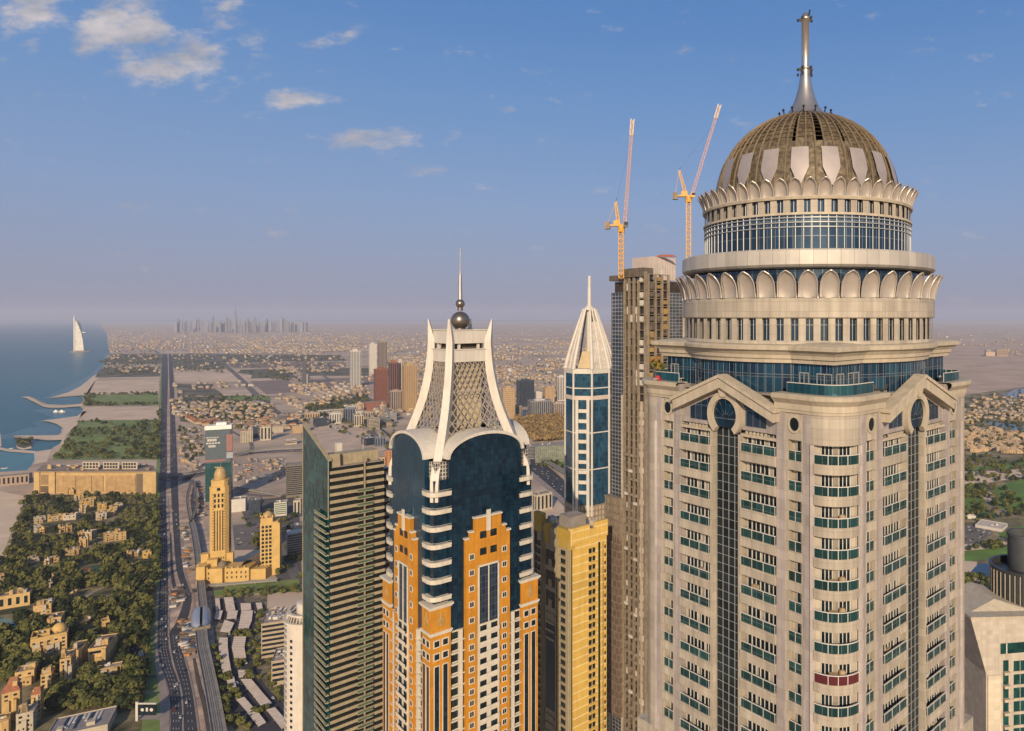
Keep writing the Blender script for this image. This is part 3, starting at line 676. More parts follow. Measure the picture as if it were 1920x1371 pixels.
def arc_tower():
    X, Y, R = -79.0, 235.0, pi / 4; h = 17.5; E = EYE
    T = thing('arched_tower', 'orange and white tower with curved white ribs, lattice top and metal ball', 'skyscraper', (X, Y, 0), R)
    gold = mat('gold_wall', (.58, .25, .022), .6, grid=(3.4, 3.4, .03, 0, (.42, .19, .03)), var=.1, vs=.3, stain=.12)
    white = mat('white_wall', (.66, .60, .49), .55, var=.08, vs=.3, stain=.1)
    dk = M['glass_deep']; wm = [M['window_dark'], white]
    # faces in local axes: front (0,-1) is the right-hand face in the photo, (-1,0) the left-hand one
    gl = MB(); gl.prism([(-h + .5, -h + .5), (h - .5, -h + .5), (h - .5, h - .5), (-h + .5, h - .5)], 0, E - 50, 0)
    gl.build('glass_shaft', dk, T)
    FH = 3.5
    gy = E - 97.0       # below: floors with windows; above: dark glass
    for n in ((0, -1), (-1, 0), (1, 0), (0, 1)):
        fr = frame(n); vis = n in ((0, -1), (-1, 0))
        # glass vault: face with an arched top, barrel roof behind
        arc = [(12.6 * cos(pi * i / 24), E - 43.5 + 6.4 * sin(pi * i / 24)) for i in range(25)]
        g = MB(); g.fpoly(fr, [(12.6, E - 97)] + arc + [(-12.6, E - 97)], h - .9, h + .35, 0)
        g.build('arched_glazing', dk if n != (-1, 0) else glass('glass_face_teal', (.006, .045, .085), (.011, .062, .11), (1.4, 1.75), .04, (.01, .03, .04), .06, .35), T)
        v = MB()
        ao = [(13.4 * cos(pi * i / 24), E - 43.7 + 7.35 * sin(pi * i / 24)) for i in range(25)]; ai = [(12.5 * cos(pi * i / 24), E - 43.7 + 6.4 * sin(pi * i / 24)) for i in range(25)]
        for i in range(24): v.fpoly(fr, [ai[i], ao[i], ao[i + 1], ai[i + 1]], h - 8.5, h + 1.1, 0)
        v.build('vault_roof', M['white_paint'], T)
        if not vis: continue
        # stepped orange centre block
        c = MB(); zt = E - 63.5
        st = [(-7.7, 0), (7.7, 0), (7.7, E - 69.5), (6.2, E - 69.5), (6.2, E - 67.6), (4.6, E - 67.6), (4.6, zt), (-4.6, zt), (-4.6, E - 67.6), (-6.2, E - 67.6), (-6.2, E - 69.5), (-7.7, E - 69.5)]
        c.fpoly(fr, st, h - .8, h + 1.6, 0)
        c.build('orange_block', gold, T)
        cap = MB()
        for a, b, z in ((-4.9, 4.9, zt), (4.9, 6.5, E - 67.6), (-6.5, -4.9, E - 67.6), (6.5, 8.0, E - 69.5), (-8.0, -6.5, E - 69.5)): cap.fbox(fr, a, b, h - .9, h + 1.9, z, z + .5, 0)
        cap.fbox(fr, -.7, .7, h + 1.61, h + 2.0, zt - 4.5, zt + 2.2, 0); cap.build('coping', white, T)
        # bluish panel in the block, white balcony strip below
        p = MB(); p.fbox(fr, -3.2, 3.2, h + 1.61, h + 1.75, E - 97, E - 79, 0)
        for a, b, z0, z1 in ((-3.7, -3.2, E - 97, E - 78.5), (3.2, 3.7, E - 97, E - 78.5), (-3.7, 3.7, E - 79, E - 78.4), (-.15, .15, E - 97, E - 79)): p.fbox(fr, a, b, h + 1.7, h + 2.0, z0, z1, 1)
        p.build('glass_panel', [M['glass_blue'], white], T)
        zl = E - 190
        w = MB(); w.fbox(fr, -3.7, 3.7, h + 1.61, h + 1.9, 0, E - 97.1, 0); w.build('white_strip', white, T)
        bs = []
        for k in range(13):
            z = E - 98.6 - k * FH
            b = MB()
            for s in (-1.9, 1.9): b.fbox(fr, s - 1.1, s + 1.1, h + 1.91, h + 1.97, z - 1.2, z + .9, 0)
            b.fbox(fr, -3.4, 3.4, h + 1.92, h + 2.7, z - 1.6, z - 1.35, 1); b.fbox(fr, -3.4, 3.4, h + 2.6, h + 2.7, z - 1.34, z - .4, 1)
            bs.append(b)
        parts_or_rest(bs, 'balcony', [M['window_dark'], white], T)
        bs = []
        for k in range(18):
            z = E - 75.2 - k * FH * (1.42 if k < 5 else 1) - (7.3 if k >= 5 else 0)
            for s in (-5.7, 5.7):
                b = MB(); b.fbox(fr, s - .95, s + .95, h + 1.6, h + 1.72, z - 1.0, z + 1.0, 1); b.fbox(fr, s - .62, s + .62, h + 1.72, h + 1.76, z - .7, z + .7, 0); b.fbox(fr, s - .05, s + .05, h + 1.76, h + 1.79, z - .7, z + .7, 1); bs.append(b)
        for s, z in ((-1.8, E - 69), (1.8, E - 69), (-1.8, E - 74.3), (1.8, E - 74.3)):
            b = MB(); b.fbox(fr, s - 1.1, s + 1.1, h + 1.6, h + 1.72, z - 1.1, z + 1.1, 0); bs.insert(0, b)
        parts_or_rest(bs, 'window', wm, T)
        # side bays between block and corner piers, below the glass
        for sg in (-1, 1):
            a, b_ = sorted((sg * 7.75, sg * 12.2)); q = MB(); q.fbox(fr, a, b_, h - .6, h + .2, 0, gy, 0); q.build('side_bay', gold if sg * 0 else white, T)
            bs = []
            for k in range(13):
                z = gy - 1.6 - k * FH; b = MB(); b.fbox(fr, a + .2, b_ - .2, h + .21, h + .3, z - 1.1, z + 1.0, 0)
                b.fbox(fr, a, b_, h + .2, h + 1.2, z - 1.75, z - 1.45, 1); m_ = (a + b_) / 2 - sg * .9; b.fbox(fr, m_ - .55, m_ + .55, h + .2, h + 1.3, z - 1.4, z + 1.7, 1)
                bs.append(b)
            parts_or_rest(bs, 'side_balcony', wm, T)
    # corner piers (orange) and corner balconies (white)
    for sx, sy in ((-1, -1), (1, -1), (-1, 1), (1, 1)):
        p = MB(); a0, a1 = sorted((sx * 12.3, sx * 18.6)); b0, b1 = sorted((sy * 12.3, sy * 18.6))
        zt = E - 88.0
        p.box(a0, a1, b0, b1, 0, zt, 0); p.build('corner_pier', gold, T)
        c = MB()
        for z, o in ((zt, .7), (zt - 8.0, .45)):
            c.box(a0 - o, a1 + o, b0 - o, b1 + o, z, z + .55, 0); c.box(a0 - o * .5, a1 + o * .5, b0 - o * .5, b1 + o * .5, z - .5, z - .01, 0)
        c.build('pier_cornice', white, T)
        # gilded crest and windows on the visible sides
        for n in ((0, -1), (-1, 0)):
            if (n == (0, -1) and sy > 0) or (n == (-1, 0) and sx > 0): continue
            s = 15.45 * sx if n == (0, -1) else -15.45 * sy
            fr = frame(n); e = MB()
            pts = [(s + 1.0 * cos(2 * pi * i / 14), zt - 4.6 + 1.2 * sin(2 * pi * i / 14)) for i in range(14)]
            e.fpoly(fr, pts, 18.61, 18.85, 0); e.fpoly(fr, [(s - .35, zt - 3.6), (s + .35, zt - 3.6), (s + .2, zt - 1.6), (s - .2, zt - 1.6)], 18.61, 18.8, 0); e.fpoly(fr, [(s + .45 * cos(2 * pi * i / 10), zt - 4.6 + .6 * sin(2 * pi * i / 10)) for i in range(10)], 18.86, 18.95, 1)
            e.build('crest', [mat('gilt', (.62, .50, .26), .4, metal=.5), gold], T)
            bs = []
            for j in range(2):
                for q in (-1.35, 1.35):
                    z = zt - 11 - j * 3.9; b = MB(); b.fbox(fr, s + q - 1.1, s + q + 1.1, 18.6, 18.74, z - 1.2, z + 1.2, 1); b.fbox(fr, s + q - .75, s + q + .75, 18.74, 18.78, z - .85, z + .85, 0); bs.append(b)
            parts_or_rest(bs, 'window', wm, T)
            for q in (-1.35, 1.35):
                b = MB(); b.fbox(fr, s + q - .95, s + q + .95, 18.6, 18.72, 0, zt - 17.6, 1); b.fbox(fr, s + q - .68, s + q + .68, 18.72, 18.76, 0, zt - 17.9, 0); b.build('tall_window', wm, T)
        # rounded corner balconies above the pier
        cx, cy = sx * 13.2, sy * 13.2
        aa = atan2(sy, sx)
        gcore = MB(); gcore.lathe([(3.4, zt + .5), (3.4, E - 44.5)], 24, 0, True, c=(cx, cy)); gcore.box(min(cx, cx + sx * 3.0), max(cx, cx + sx * 3.0), min(cy, cy + sy * 3.0), max(cy, cy + sy * 3.0), zt + .5, E - 44.5, 0)
        gcore.build('corner_glazing', glass('glass_grid', (.03, .035, .035), (.13, .115, .095), (.9, 1.2), .15, (.5, .46, .4), .15, .2), T)
        for k in range(7):
            z = E - 54.0 - k * 5.3
            b = MB()
            path = [(cx + sx * -1.5, cy + sy * 5.0)] + [(cx + 5.0 * cos(aa + t) , cy + 5.0 * sin(aa + t)) for t in [pi / 4 - pi / 2 * i / 8 if sx * sy < 0 else -pi / 4 + pi / 2 * i / 8 for i in range(9)]][::(1 if sx * sy < 0 else -1)] + [(cx + sx * 5.0, cy + sy * -1.5)]
            path = [(cx - sx * 1.2, cy + sy * 5.2), (cx + sx * 2.2, cy + sy * 5.2), (cx + sx * 3.8, cy + sy * 4.8), (cx + sx * 4.8, cy + sy * 3.8), (cx + sx * 5.2, cy + sy * 2.2), (cx + sx * 5.2, cy - sy * 1.2)]
            if sx * sy > 0: path = path[::-1]
            path = path if sx * sy < 0 else path
            poly = path + [(cx - sx * 1.2, cy - sy * 1.2)]
            b.prism(poly, z - .75, z - .45, 0, tp=1.02); b.prism(poly, z - .45, z + .6, 0, tp=1.03)
            b.build('curved_balcony', white, T)
            if k < 6 :
                r = MB()
                for q in range(len(path) - 1): r.tube((*path[q], z + 1.2), (*path[q + 1], z + 1.2), .05, 4, 0)
                r.build('balcony_rail', M['frame_white'], T)
    # white ribs
    prof = [(10.3, -.6), (10.0, -8), (11.0, -18), (13.2, -27.5), (16.6, -36.5), (20.4, -44.5), (22.9, -49.5), (23.2, -56.5)]
    wid = [(.25, .3), (2.3, 1.0), (2.6, 1.1), (2.8, 1.2), (2.9, 1.25), (3.0, 1.3), (2.4, 1.3), (1.6, 1.2)]
    fine = []
    for i in range(len(prof) - 1):
        for q in range(4):
            t = q / 4
            p0 = prof[max(0, i - 1)]; p1 = prof[i]; p2 = prof[i + 1]; p3 = prof[min(len(prof) - 1, i + 2)]
            cr = lambda a, b, c, d: .5 * (2 * b + (c - a) * t + (2 * a - 5 * b + 4 * c - d) * t * t + (3 * b - a - 3 * c + d) * t ** 3)
            if i == 0: cr = lambda a, b, c, d: b + (c - b) * t
            fine.append((cr(p0[0], p1[0], p2[0], p3[0]), cr(p0[1], p1[1], p2[1], p3[1]), wid[i][0] + (wid[i + 1][0] - wid[i][0]) * t, wid[i][1] + (wid[i + 1][1] - wid[i][1]) * t))
    fine.append((*prof[-1], *wid[-1]))
    for k in range(4):
        a = pi / 4 + k * pi / 2; ux, uy = cos(a), sin(a)
        r = MB(); vs = []
        for rr, z, w, t in fine:
            for dr, dt in ((0, -t), (0, t), (-w, t), (-w, -t)):
                vs.append((ux * (rr + .6 + dr) - uy * dt, uy * (rr + .6 + dr) + ux * dt, E + z))
        fs = []
        for i in range(len(fine) - 1):
            for q in range(4): fs.append((i * 4 + q, i * 4 + (q + 1) % 4, i * 4 + 4 + (q + 1) % 4, i * 4 + 4 + q))
        fs += [(0, 1, 2, 3), tuple(len(vs) - 1 - q for q in range(4))]
        r.add(vs, fs); r.build('white_rib', M['white_paint'], T)
    # top frame beams
    for z0, z1, s_ in ((-8.3, -4.4, 6.7), (-14.4, -10.8, 7.0)):
        for n in ((0, -1), (-1, 0), (1, 0), (0, 1)):
            fr = frame(n); b = MB(); b.fbox(fr, -s_, s_, s_ - .7, s_, E + z0, E + z1, 0); b.fbox(fr, -s_ - .2, s_ + .2, s_ - .9, s_ + .25, E + z1, E + z1 + .35, 0); b.fbox(fr, -s_ - .1, s_ + .1, s_ - .8, s_ + .15, E + z0 - .35, E + z0, 0)
            b.build('frame_beam', M['white_paint'], T)
            for s in (-3.4, 3.4):
                c = MB(); c.fbox(fr, s - .4, s + .4, s_ - 1.2, s_ - .5, E - 10.8, E - 8.6, 0)
                if z1 > -6: c.build('frame_post', M['white_paint'], T)
    dk2 = MB(); dk2.box(-4.5, 4.5, -4.5, 4.5, E - 10.6, E - 8.5, 0); dk2.box(-6.0, 6.0, -6.0, 6.0, E - 5.6, E - 4.7, 0); dk2.build('roof_plant', M['concrete_dark'], T)
    # core and lattice
    co = MB(); co.box(-5.0, 5.0, -5.0, 5.0, E - 50, E - 14.2, 0); co.build('core', mat('core_cream', (.55, .44, .27), .7, var=.1, vs=.4), T)
    pr2 = [p for p in fine if -43 < p[1] < -13]
    def hr(z):
        for i in range(len(fine) - 1):
            if fine[i][1] >= z >= fine[i + 1][1]:
                t = (fine[i][1] - z) / (fine[i][1] - fine[i + 1][1] + 1e-9); return (fine[i][0] + (fine[i + 1][0] - fine[i][0]) * t) / sqrt(2)
        return 8
    lm = mat('lattice_grey', (.40, .35, .30), .5, metal=.3, var=.1)
    for n in ((0, -1), (-1, 0), (1, 0), (0, 1)):
        fr = frame(n); g = MB(); nr = 9; nc = 8; zt_, zb_ = -14.6, -44.0
        def lp(u, j):
            z = zt_ + (zb_ - zt_) * j / nr; w = hr(z) - .5; return fr(u * w, w - .3, E + z)
        for j in range(nr):
            for i in range(nc):
                u0, u1 = -1 + 2 * i / nc, -1 + 2 * (i + 1) / nc; um = (u0 + u1) / 2
                g.tube(lp(u0, j), lp(um, j + .5), .2, 4, 0, cap=False); g.tube(lp(um, j + .5), lp(u1, j), .2, 4, 0, cap=False)
                g.tube(lp(um, j + .5), lp(u0, j + 1), .2, 4, 0, cap=False); g.tube(lp(um, j + .5), lp(u1, j + 1), .2, 4, 0, cap=False)
            if j % 3 == 0: g.tube(lp(-1, j), lp(1, j), .18, 4, 0, cap=False)
        g.build('lattice', lm, T)
    # balls and mast
    b = MB(); b.sphere((0, 0, E - 1.1), 3.05, 28, 0); b.lathe([(2.0, E - 4.6), (1.6, E - 3.6)], 16, 0); b.build('large_ball', mat('ball_metal', (.30, .25, .21), .32, metal=.8, var=.15, grid=None), T)
    b = MB(); b.sphere((0, 0, E + 4.6), 1.5, 20, 0); b.tube((0, 0, E + 2.2), (0, 0, E + 3.3), .9, 10, 0); b.build('small_ball', M['ball_metal'], T)
    b = MB(); b.tube((0, 0, E + 6), (0, 0, E + 14.5), .75, 8, 0, .5); b.tube((0, 0, E + 14.5), (0, 0, E + 23), .3, 6, 0, .16); b.sphere((0, 0, E + 23), .4, 8, 0); b.build('mast', M['spire_metal'], T)
    # small light letters on the left vault glass
    fr = frame((-1, 0)); 
    return T
def green_tower():
    E = EYE; X, Y = -173.0, 330.0       # near corner
    T = thing('striped_tower', 'tall tan and black striped tower with dark green glass side and slanted parapet', 'skyscraper', (X, Y, 0), pi / 4)
    # local: right-hand face along +x (n=(0,-1)), left-hand face along +y (n=(-1,0))
    L1, L2 = 25.0, 39.5
    tan = mat('tan_band', (.38, .315, .20), .65, var=.12, vs=.3, stain=.15); g = glass('glass_green', (.004, .03, .036), (.02, .14, .145), (2.4, 3.5), .12, (.006, .012, .012), .08, .4)  # teal reflection in the green glass is put into its lighter panes
    zt = E - 72
    b = MB(); b.prism([(0, 0), (L1, 0), (L1, L2), (0, L2)], 0, zt, 0); b.build('shaft', mat('dark_glazing', (.015, .018, .018), .2, spec=.6, var=.4, vs=.4), T)
    fl = frame((-1, 0)); fr = frame((0, -1))
    # glass blade on the left with a slanted top; s runs to the viewer's right, corner at s=0
    p = MB(); p.fpoly(fl, [(-L2, 0), (0, 0), (0, E - 68.5), (-L2, E - 55.5)], -.6, .5, 0); p.build('glass_blade', g, T)
    p = MB(); p.fpoly(fl, [(-L2, E - 55.5), (0, E - 68.5), (0, E - 67.7), (-L2, E - 54.7)], -.9, .7, 0); p.fbox(fl, -L2 - .5, -L2, -.8, .7, 0, E - 55, 0); p.fbox(fl, -.4, 0.05, .51, .8, E - 96, E - 68, 0); p.build('parapet_edge', tan, T)
    FH = 3.5; bs = []; bb = []
    for k in range(72):
        z = zt - 2.0 - k * FH
        if z < 60: break
        b = MB(); x1 = L1 + .0 + k * .045
        b.fbox(fr, 0, 15.2, -.2, .45, z - .9, z + .55, 0); b.fbox(fr, 16.2, min(x1, 26.4), -.2, .45, z - .9, z + .55, 0)
        bs.append(b)
        if k > 5:
            b = MB(); b.fbox(fl, -17.0, .2, .5, 1.9, z - 1.0, z - .55, 0); b.fbox(fl, -17.0, -.2, 1.8, 1.88, z - .54, z + .5, 1); b.fbox(fl, -17.0, .2, 1.75, 1.95, z + .5, z + .62, 0)
            for q in (-16.9, -12.6, -8.4, -4.2): b.fbox(fl, q, q + .18, 1.7, 1.96, z - .54, z + .5, 0)
            bb.append(b)
    parts_or_rest(bs, 'spandrel', tan, T); parts_or_rest(bb, 'side_balcony', [mat('balcony_tan', (.40, .36, .24), .65, var=.1), glass('glass_pale_green', (.05, .10, .06), (.12, .17, .11), (1.4, 1.1), .05, (.2, .2, .15), .2, .2)], T)
    # green rail strip and fin in the middle
    f = MB(); f.fbox(fr, 15.5, 15.9, -.2, 1.1, 0, zt + 3.5, 0); f.build('fin', tan, T)
    bs = []
    for k in range(66):
        z = zt - 2 - (k + 3) * FH
        b = MB(); b.fbox(fr, 12.2, 19.4, .46, 1.5, z - .9, z - .6, 0); b.fbox(fr, 12.2, 19.4, 1.42, 1.5, z - .6, z + .55, 1); b.fbox(fr, 12.1, 19.5, 1.38, 1.55, z + .55, z + .68, 0); bs.append(b)
    parts_or_rest(bs, 'balcony', [M['balcony_tan'], M['glass_pale_green']], T)
    # recessed wing on the right
    w = MB(); w.box(L1 - .2, L1 + 5.2, 5.5, 22, 0, zt - 5, 0); w.build('rear_wing', M['dark_glazing'], T)
    bs = []
    for k in range(64):
        z = zt - 7 - k * FH; b = MB(); b.box(L1 + .4, L1 + 5.6 + k * .02, 5.0, 5.45, z - 1.0, z + .6, 0); b.box(L1 + 5.21, L1 + 5.6, 5.5, 22, z - 1.0, z + .6, 0); bs.append(b)
    parts_or_rest(bs, 'wing_spandrel', mat('grey_band', (.26, .235, .21), .7, var=.12), T)
    # roof boxes
    r = MB(); r.box(5.4, 23.5, 3.2, 11, zt - .1, zt + 5.6, 0); r.build('roof_box', tan, T)
    r = MB(); r.box(.7, 5.0, .7, 3.6, zt - .1, zt + 6.4, 0, .9); r.build('roof_turret', tan, T)
    r = MB(); r.box(7.0, 9.4, 12, 15, zt + 2, zt + 9.5, 0); r.tube((18, 8, zt + 5), (18, 8, zt + 11), .12, 5, 0); r.box(11, 17, 13, 20, zt, zt + 3, 0); r.build('roof_plant', M['white_paint'], T)
    r = MB(); r.box(.6, L1, .2, L2, zt, zt + .3, 0); r.build('roof', M['roof_grey'], T)
    # dish gantry
    return T
def yellow_tower():
    E = EYE; X, Y = -49.5, 280.0
    T = thing('yellow_tower', 'slim tower with a bright yellow side and a shaded grey beige side', 'skyscraper', (X, Y, 0), pi / 4)
    L1, L2 = 18.2, 26.5; zt = E - 88
    ye = mat('yellow_wall', (.68, .44, .10), .6, grid=(30, 3.45, .3, 0, (.72, .54, .24)), var=.08, vs=.3, stain=.1); gb = mat('beige_painted_shade', (.40, .33, .21), .7, var=.12, vs=.3, stain=.15)
    b = MB(); b.prism([(0, 0), (L1, 0), (L1, L2), (0, L2)], 0, zt, 0); b.build('shaft', ye, T)
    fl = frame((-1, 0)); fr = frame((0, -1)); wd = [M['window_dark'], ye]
    a = MB(); a.fbox(fl, -L2, 0, -.1, .25, 0, zt, 0); a.build('side_wall', gb, T)  # shade on this side is put into the darker beige
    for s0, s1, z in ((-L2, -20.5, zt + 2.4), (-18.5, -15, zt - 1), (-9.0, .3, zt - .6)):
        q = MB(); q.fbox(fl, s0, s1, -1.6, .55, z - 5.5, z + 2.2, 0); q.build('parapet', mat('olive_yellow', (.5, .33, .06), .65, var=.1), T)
    for s0, s1, z in ((-.3, 9.2, zt + 1.2), (9.6, 12, zt - .8), (12.2, L1 + .3, zt + 1.6)):
        q = MB(); q.fbox(fr, s0, s1, -1.4, .45, z - 5.5, z + 1.2, 0); q.build('parapet', ye, T)
    FH = 3.45
    bs = []
    for k in range(36):
        z = zt - 8.5 - k * FH
        b = MB(); b.fbox(fr, 8.9, 10.4, .0, .08, z - 1.1, z + .9, 0); b.fbox(fr, 10.8, 12.2, .0, .08, z - 1.1, z + .9, 0); b.fbox(fr, 8.7, 12.4, .02, .7, z - 1.5, z - 1.2, 1); bs.append(b)
    for k in range(36):
        z = zt - 8.5 - k * FH; b = MB(); b.fbox(fr, 17.0, 17.7, .0, .1, z - .8, z + .7, 0); bs.append(b)
    parts_or_rest(bs, 'window', wd, T)
    for s, w in ((.45, .5), (14.3, 1.0), (16.3, .25)):
        b = MB(); b.fbox(fr, s - w / 2, s + w / 2, .0, .08, 0, zt - 6, 0); b.build('dark_strip', M['window_dark'], T)
    # left face: pilasters, window columns, tall glass panel
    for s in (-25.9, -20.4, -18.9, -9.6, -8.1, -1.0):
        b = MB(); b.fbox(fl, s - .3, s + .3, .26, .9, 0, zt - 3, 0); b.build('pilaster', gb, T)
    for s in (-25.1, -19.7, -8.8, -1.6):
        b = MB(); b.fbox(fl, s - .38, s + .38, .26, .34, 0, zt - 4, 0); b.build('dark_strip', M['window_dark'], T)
    bs = []
    for k in range(36):
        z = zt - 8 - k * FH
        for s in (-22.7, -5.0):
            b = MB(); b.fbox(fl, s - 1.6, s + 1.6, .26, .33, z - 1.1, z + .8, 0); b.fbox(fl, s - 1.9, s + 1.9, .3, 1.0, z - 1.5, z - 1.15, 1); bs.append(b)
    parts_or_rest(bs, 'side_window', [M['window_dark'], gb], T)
    b = MB(); b.fbox(fl, -17.6, -11, .26, .36, zt - 76, zt - 39, 0); b.fbox(fl, -17.6, -11, .26, .36, zt - 150, zt - 98, 0); b.build('tall_glazing', M['glass_deep'], T)
    for k in range(3):
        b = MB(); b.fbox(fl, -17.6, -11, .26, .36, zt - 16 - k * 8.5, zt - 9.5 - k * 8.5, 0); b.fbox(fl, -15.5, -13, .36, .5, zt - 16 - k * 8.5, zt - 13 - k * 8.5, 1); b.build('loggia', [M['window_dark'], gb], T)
    bs = []
    for k in list(range(4)) + list(range(12, 17)):
        z = zt - 36 - k * 3.4 if k < 4 else zt - 38 - k * 3.4; b = MB(); b.fbox(fl, -17.6, -11, .3, .8, z - .5, z + .5, 0); bs.append(b)
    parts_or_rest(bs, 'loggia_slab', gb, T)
    r = MB(); r.prism([(1, 1), (L1 - 1, 1), (L1 - 1, L2 - 1), (1, L2 - 1)], zt, zt + .4, 0); r.build('roof', M['roof_grey'], T)
    r = MB(); r.box(4, 12, 6, 14, zt + .4, zt + 5, 0); r.build('roof_box', M['roof_grey'], T)
    for x, y in ((2.5, 17), (4, 21), (9, 18), (14, 16), (13, 3)):
        r = MB(); r.box(x, x + 2.4, y, y + 2, zt + .4, zt + 2.4, 0); r.build('cooler', M['white_paint'], T)
    return T
def construction_tower():
    E = EYE; X, Y = -20.8, 310.0
    T = thing('unfinished_tower', 'unfinished grey concrete tower behind the domed tower, cranes on its roof', 'skyscraper', (X, Y, 0), pi / 4)
    L1, L2 = 25.0, 25.0; zt = E + 19.5; cc = M['concrete']
    b = MB(); b.prism([(1, 1), (L1 - 1, 1), (L1 - 1, L2 - 1), (1, L2 - 1)], 0, zt - 3, 0); b.build('core', mat('void_shade', (.045, .036, .028), .9, var=.5, vs=.5), T)  # near-black colour stands in for shade inside the open floors
    fl = frame((-1, 0)); fr = frame((0, -1)); FH = 3.6
    g = glass('glass_slat', (.03, .045, .07), (.06, .08, .11), (2.2, 1.8), .2, (.34, .32, .30), .15, .4)
    q = MB(); q.fbox(fl, -L2, -16.5, -.5, .3, 0, zt - 8, 0); q.build('glazed_bay', g, T)
    q = MB(); q.fbox(fr, 13.5, 22.0, -.5, .35, 0, zt - 8, 0); q.build('glazed_bay', glass('glass_grey', (.05, .06, .065), (.10, .11, .115), (2.2, 1.5), .12, (.3, .29, .28), .2, .3), T)
    for s, w, z in ((-16.2, 2.2, -36), (-15.2, .7, 18), (-12.0, .7, 18), (-8.6, .7, 18), (-5.4, .7, 17), (-3.2, .8, -38), (-.6, 1.1, 20.5)):
        q = MB(); q.fbox(fl, s - w / 2, s + w / 2, -.4, .8, 0, E + z, 0); q.build('column', mat('concrete_pale', (.52, .44, .34), .8, var=.18, vs=.5, stain=.25) if w > 2 or s == -3.2 else cc, T)
    for s in (.6, 5.0, 9.0, 13.0, 22.6, 24.6):
        q = MB(); q.fbox(fr, s - .5, s + .5, -.4, .6, 0, zt - (0 if s < 20 else 4), 0); q.build('column', cc if s < 20 else mat('concrete_pale', (.52, .44, .34), .8), T)
    bs = []; k = 0
    z = zt
    r2 = random.Random(3)
    for k in range(100):
        z = zt - k * FH
        if z < 40: break
        b = MB(); b.fbox(fl, -16, 0, -1, .2, z - .3, z, 0); b.fbox(fr, 0, 13.4, -1, .2, z - .3, z, 0); b.fbox(fr, 22, 25, -1, .3, z - .35, z, 0)
        for s0, s1 in ((-14.6, -12.6), (-11.4, -9.2), (-8.0, -6.0)):
            if r2.random() < .4: a = s0 + r2.random() * .8; b.fbox(fl, a, a + .9, -.9, .1, z - FH, z - .4, 1 if r2.random() < .7 else 2)
            if k > 22 and (k * 7 + int(s0) * 3) % 5 > 1: b.fbox(fl, s0 - .1, s1 + .1, .2, 1.1, z - .3, z + .9, 0 if (k + int(s0)) % 7 else 2)
        if r2.random() < .5: b.fbox(fl, -4.8, -3.4 + r2.random(), -.9, .2, z - FH + .2, z - 1, 2)
        if k < 34:
            for s in (1.6, 5.8, 9.9):
                if r2.random() < .6: b.fbox(fr, s, s + 1.4 + r2.random() * 1.6, -.9, .45 + r2.random() * .5, z - FH + r2.random(), z - .5 - r2.random(), 3 if r2.random() < .5 else 1)
        bs.append(b)
    parts_or_rest(bs, 'floor_slab', [cc, M['concrete_dark'], mat('board_white', (.6, .55, .48), .8), mat('formwork', (.33, .22, .08), .8, var=.3, vs=.5)], T)
    q = MB(); q.fbox(fl, -L2 - .6, -16.2, -6, 1.2, zt - 2.5, zt, 0); q.fbox(fl, -16, -1.2, -5, .9, zt - 1.2, zt + 2.8, 0); q.build('formwork_platform', M['concrete_dark'], T)
    q = MB(); q.box(10, 25.4, 8, 22, zt - 2, zt + 8.8, 0); q.build('core_head', mat('core_pink', (.58, .49, .43), .8, var=.1, vs=.3, stain=.2), T)
    q = MB(); q.fpoly(frame((-1, -1), (0, 0)), [(3, zt + 8.8), (13, zt + 8.8), (11, zt + 9.9), (5, zt + 9.9)], -16, -15.2, 0); q.build('red_formwork', mat('formwork_red', (.28, .09, .05), .7), T)
    q = MB(); q.fbox(fr, 24.2, 25.3, .3, .8, zt - 60, zt - 4, 0); q.build('hoist_rail', mat('concrete_pale', (.52, .44, .34), .8), T)
    # shrouded lower floors
    q = MB(); q.fbox(fl, -26.5, -16, .4, 3.0, E - 185, E - 101, 0); q.build('netting', mat('netting_brown', (.15, .105, .075), .9, grid=(3.2, 3.4, .25, .5, (.21, .16, .12)), var=.2, vs=.3), T)
    bs = []
    for i in range(7):
        s = -26.2 + i * 1.7; b = MB(); b.fbox(fl, s, s + .3, .4, 3.2, E - 103, E - 84, 0); bs.append(b)
    for k in range(6): b = MB(); b.fbox(fl, -26.6, -15.6, .3, 3.3, E - 101 + k * 3.4, E - 100.6 + k * 3.4, 0); bs.append(b)
    parts_or_rest(bs, 'scaffold', cc, T)
    for k, lx in enumerate((5, 12)):
        q = MB(); q.box(lx, lx + 1.4, 4, 5.2, zt, zt + 1.7 + k, 0); q.build('site_box', M['white_paint'], T)
    # cranes
    def crane(name, label, base, mast_h, jib, back, cabside):
        c = thing(name, label, 'crane', base, 0, 'tower cranes on the unfinished tower')
        ye, rd = M['crane_yellow'], M['crane_red']
        def truss(mb, p, q, w, nseg, r=.09, mi=0, taper=1.0):
            p, q = Vector(p), Vector(q); d = (q - p).normalized(); a = Vector((0, 1, 0)) if abs(d.y) < .8 else Vector((1, 0, 0)); a = (a - d * a.dot(d)).normalized(); b = d.cross(a)
            def node(i, k):
                t = i / nseg; ww = w * (1 + (taper - 1) * t); sx, sy = ((-1, -1), (1, -1), (1, 1), (-1, 1))[k % 4]
                return tuple(p + (q - p) * t + a * (sx * ww / 2) + b * (sy * ww / 2))
            for k in range(4):
                mb.tube(node(0, k), node(nseg, k), r * 1.5, 4, mi, cap=False)
                for i in range(nseg):
                    mb.tube(node(i, k), node(i + 1, k + 1) if i % 2 else node(i + 1, k), r, 4, mi, cap=False) if 0 else mb.tube(node(i, k + (i % 2)), node(i + 1, k + 1 - (i % 2)), r, 4, mi, cap=False)
                    mb.tube(node(i, k), node(i, k + 1), r, 4, mi, cap=False)
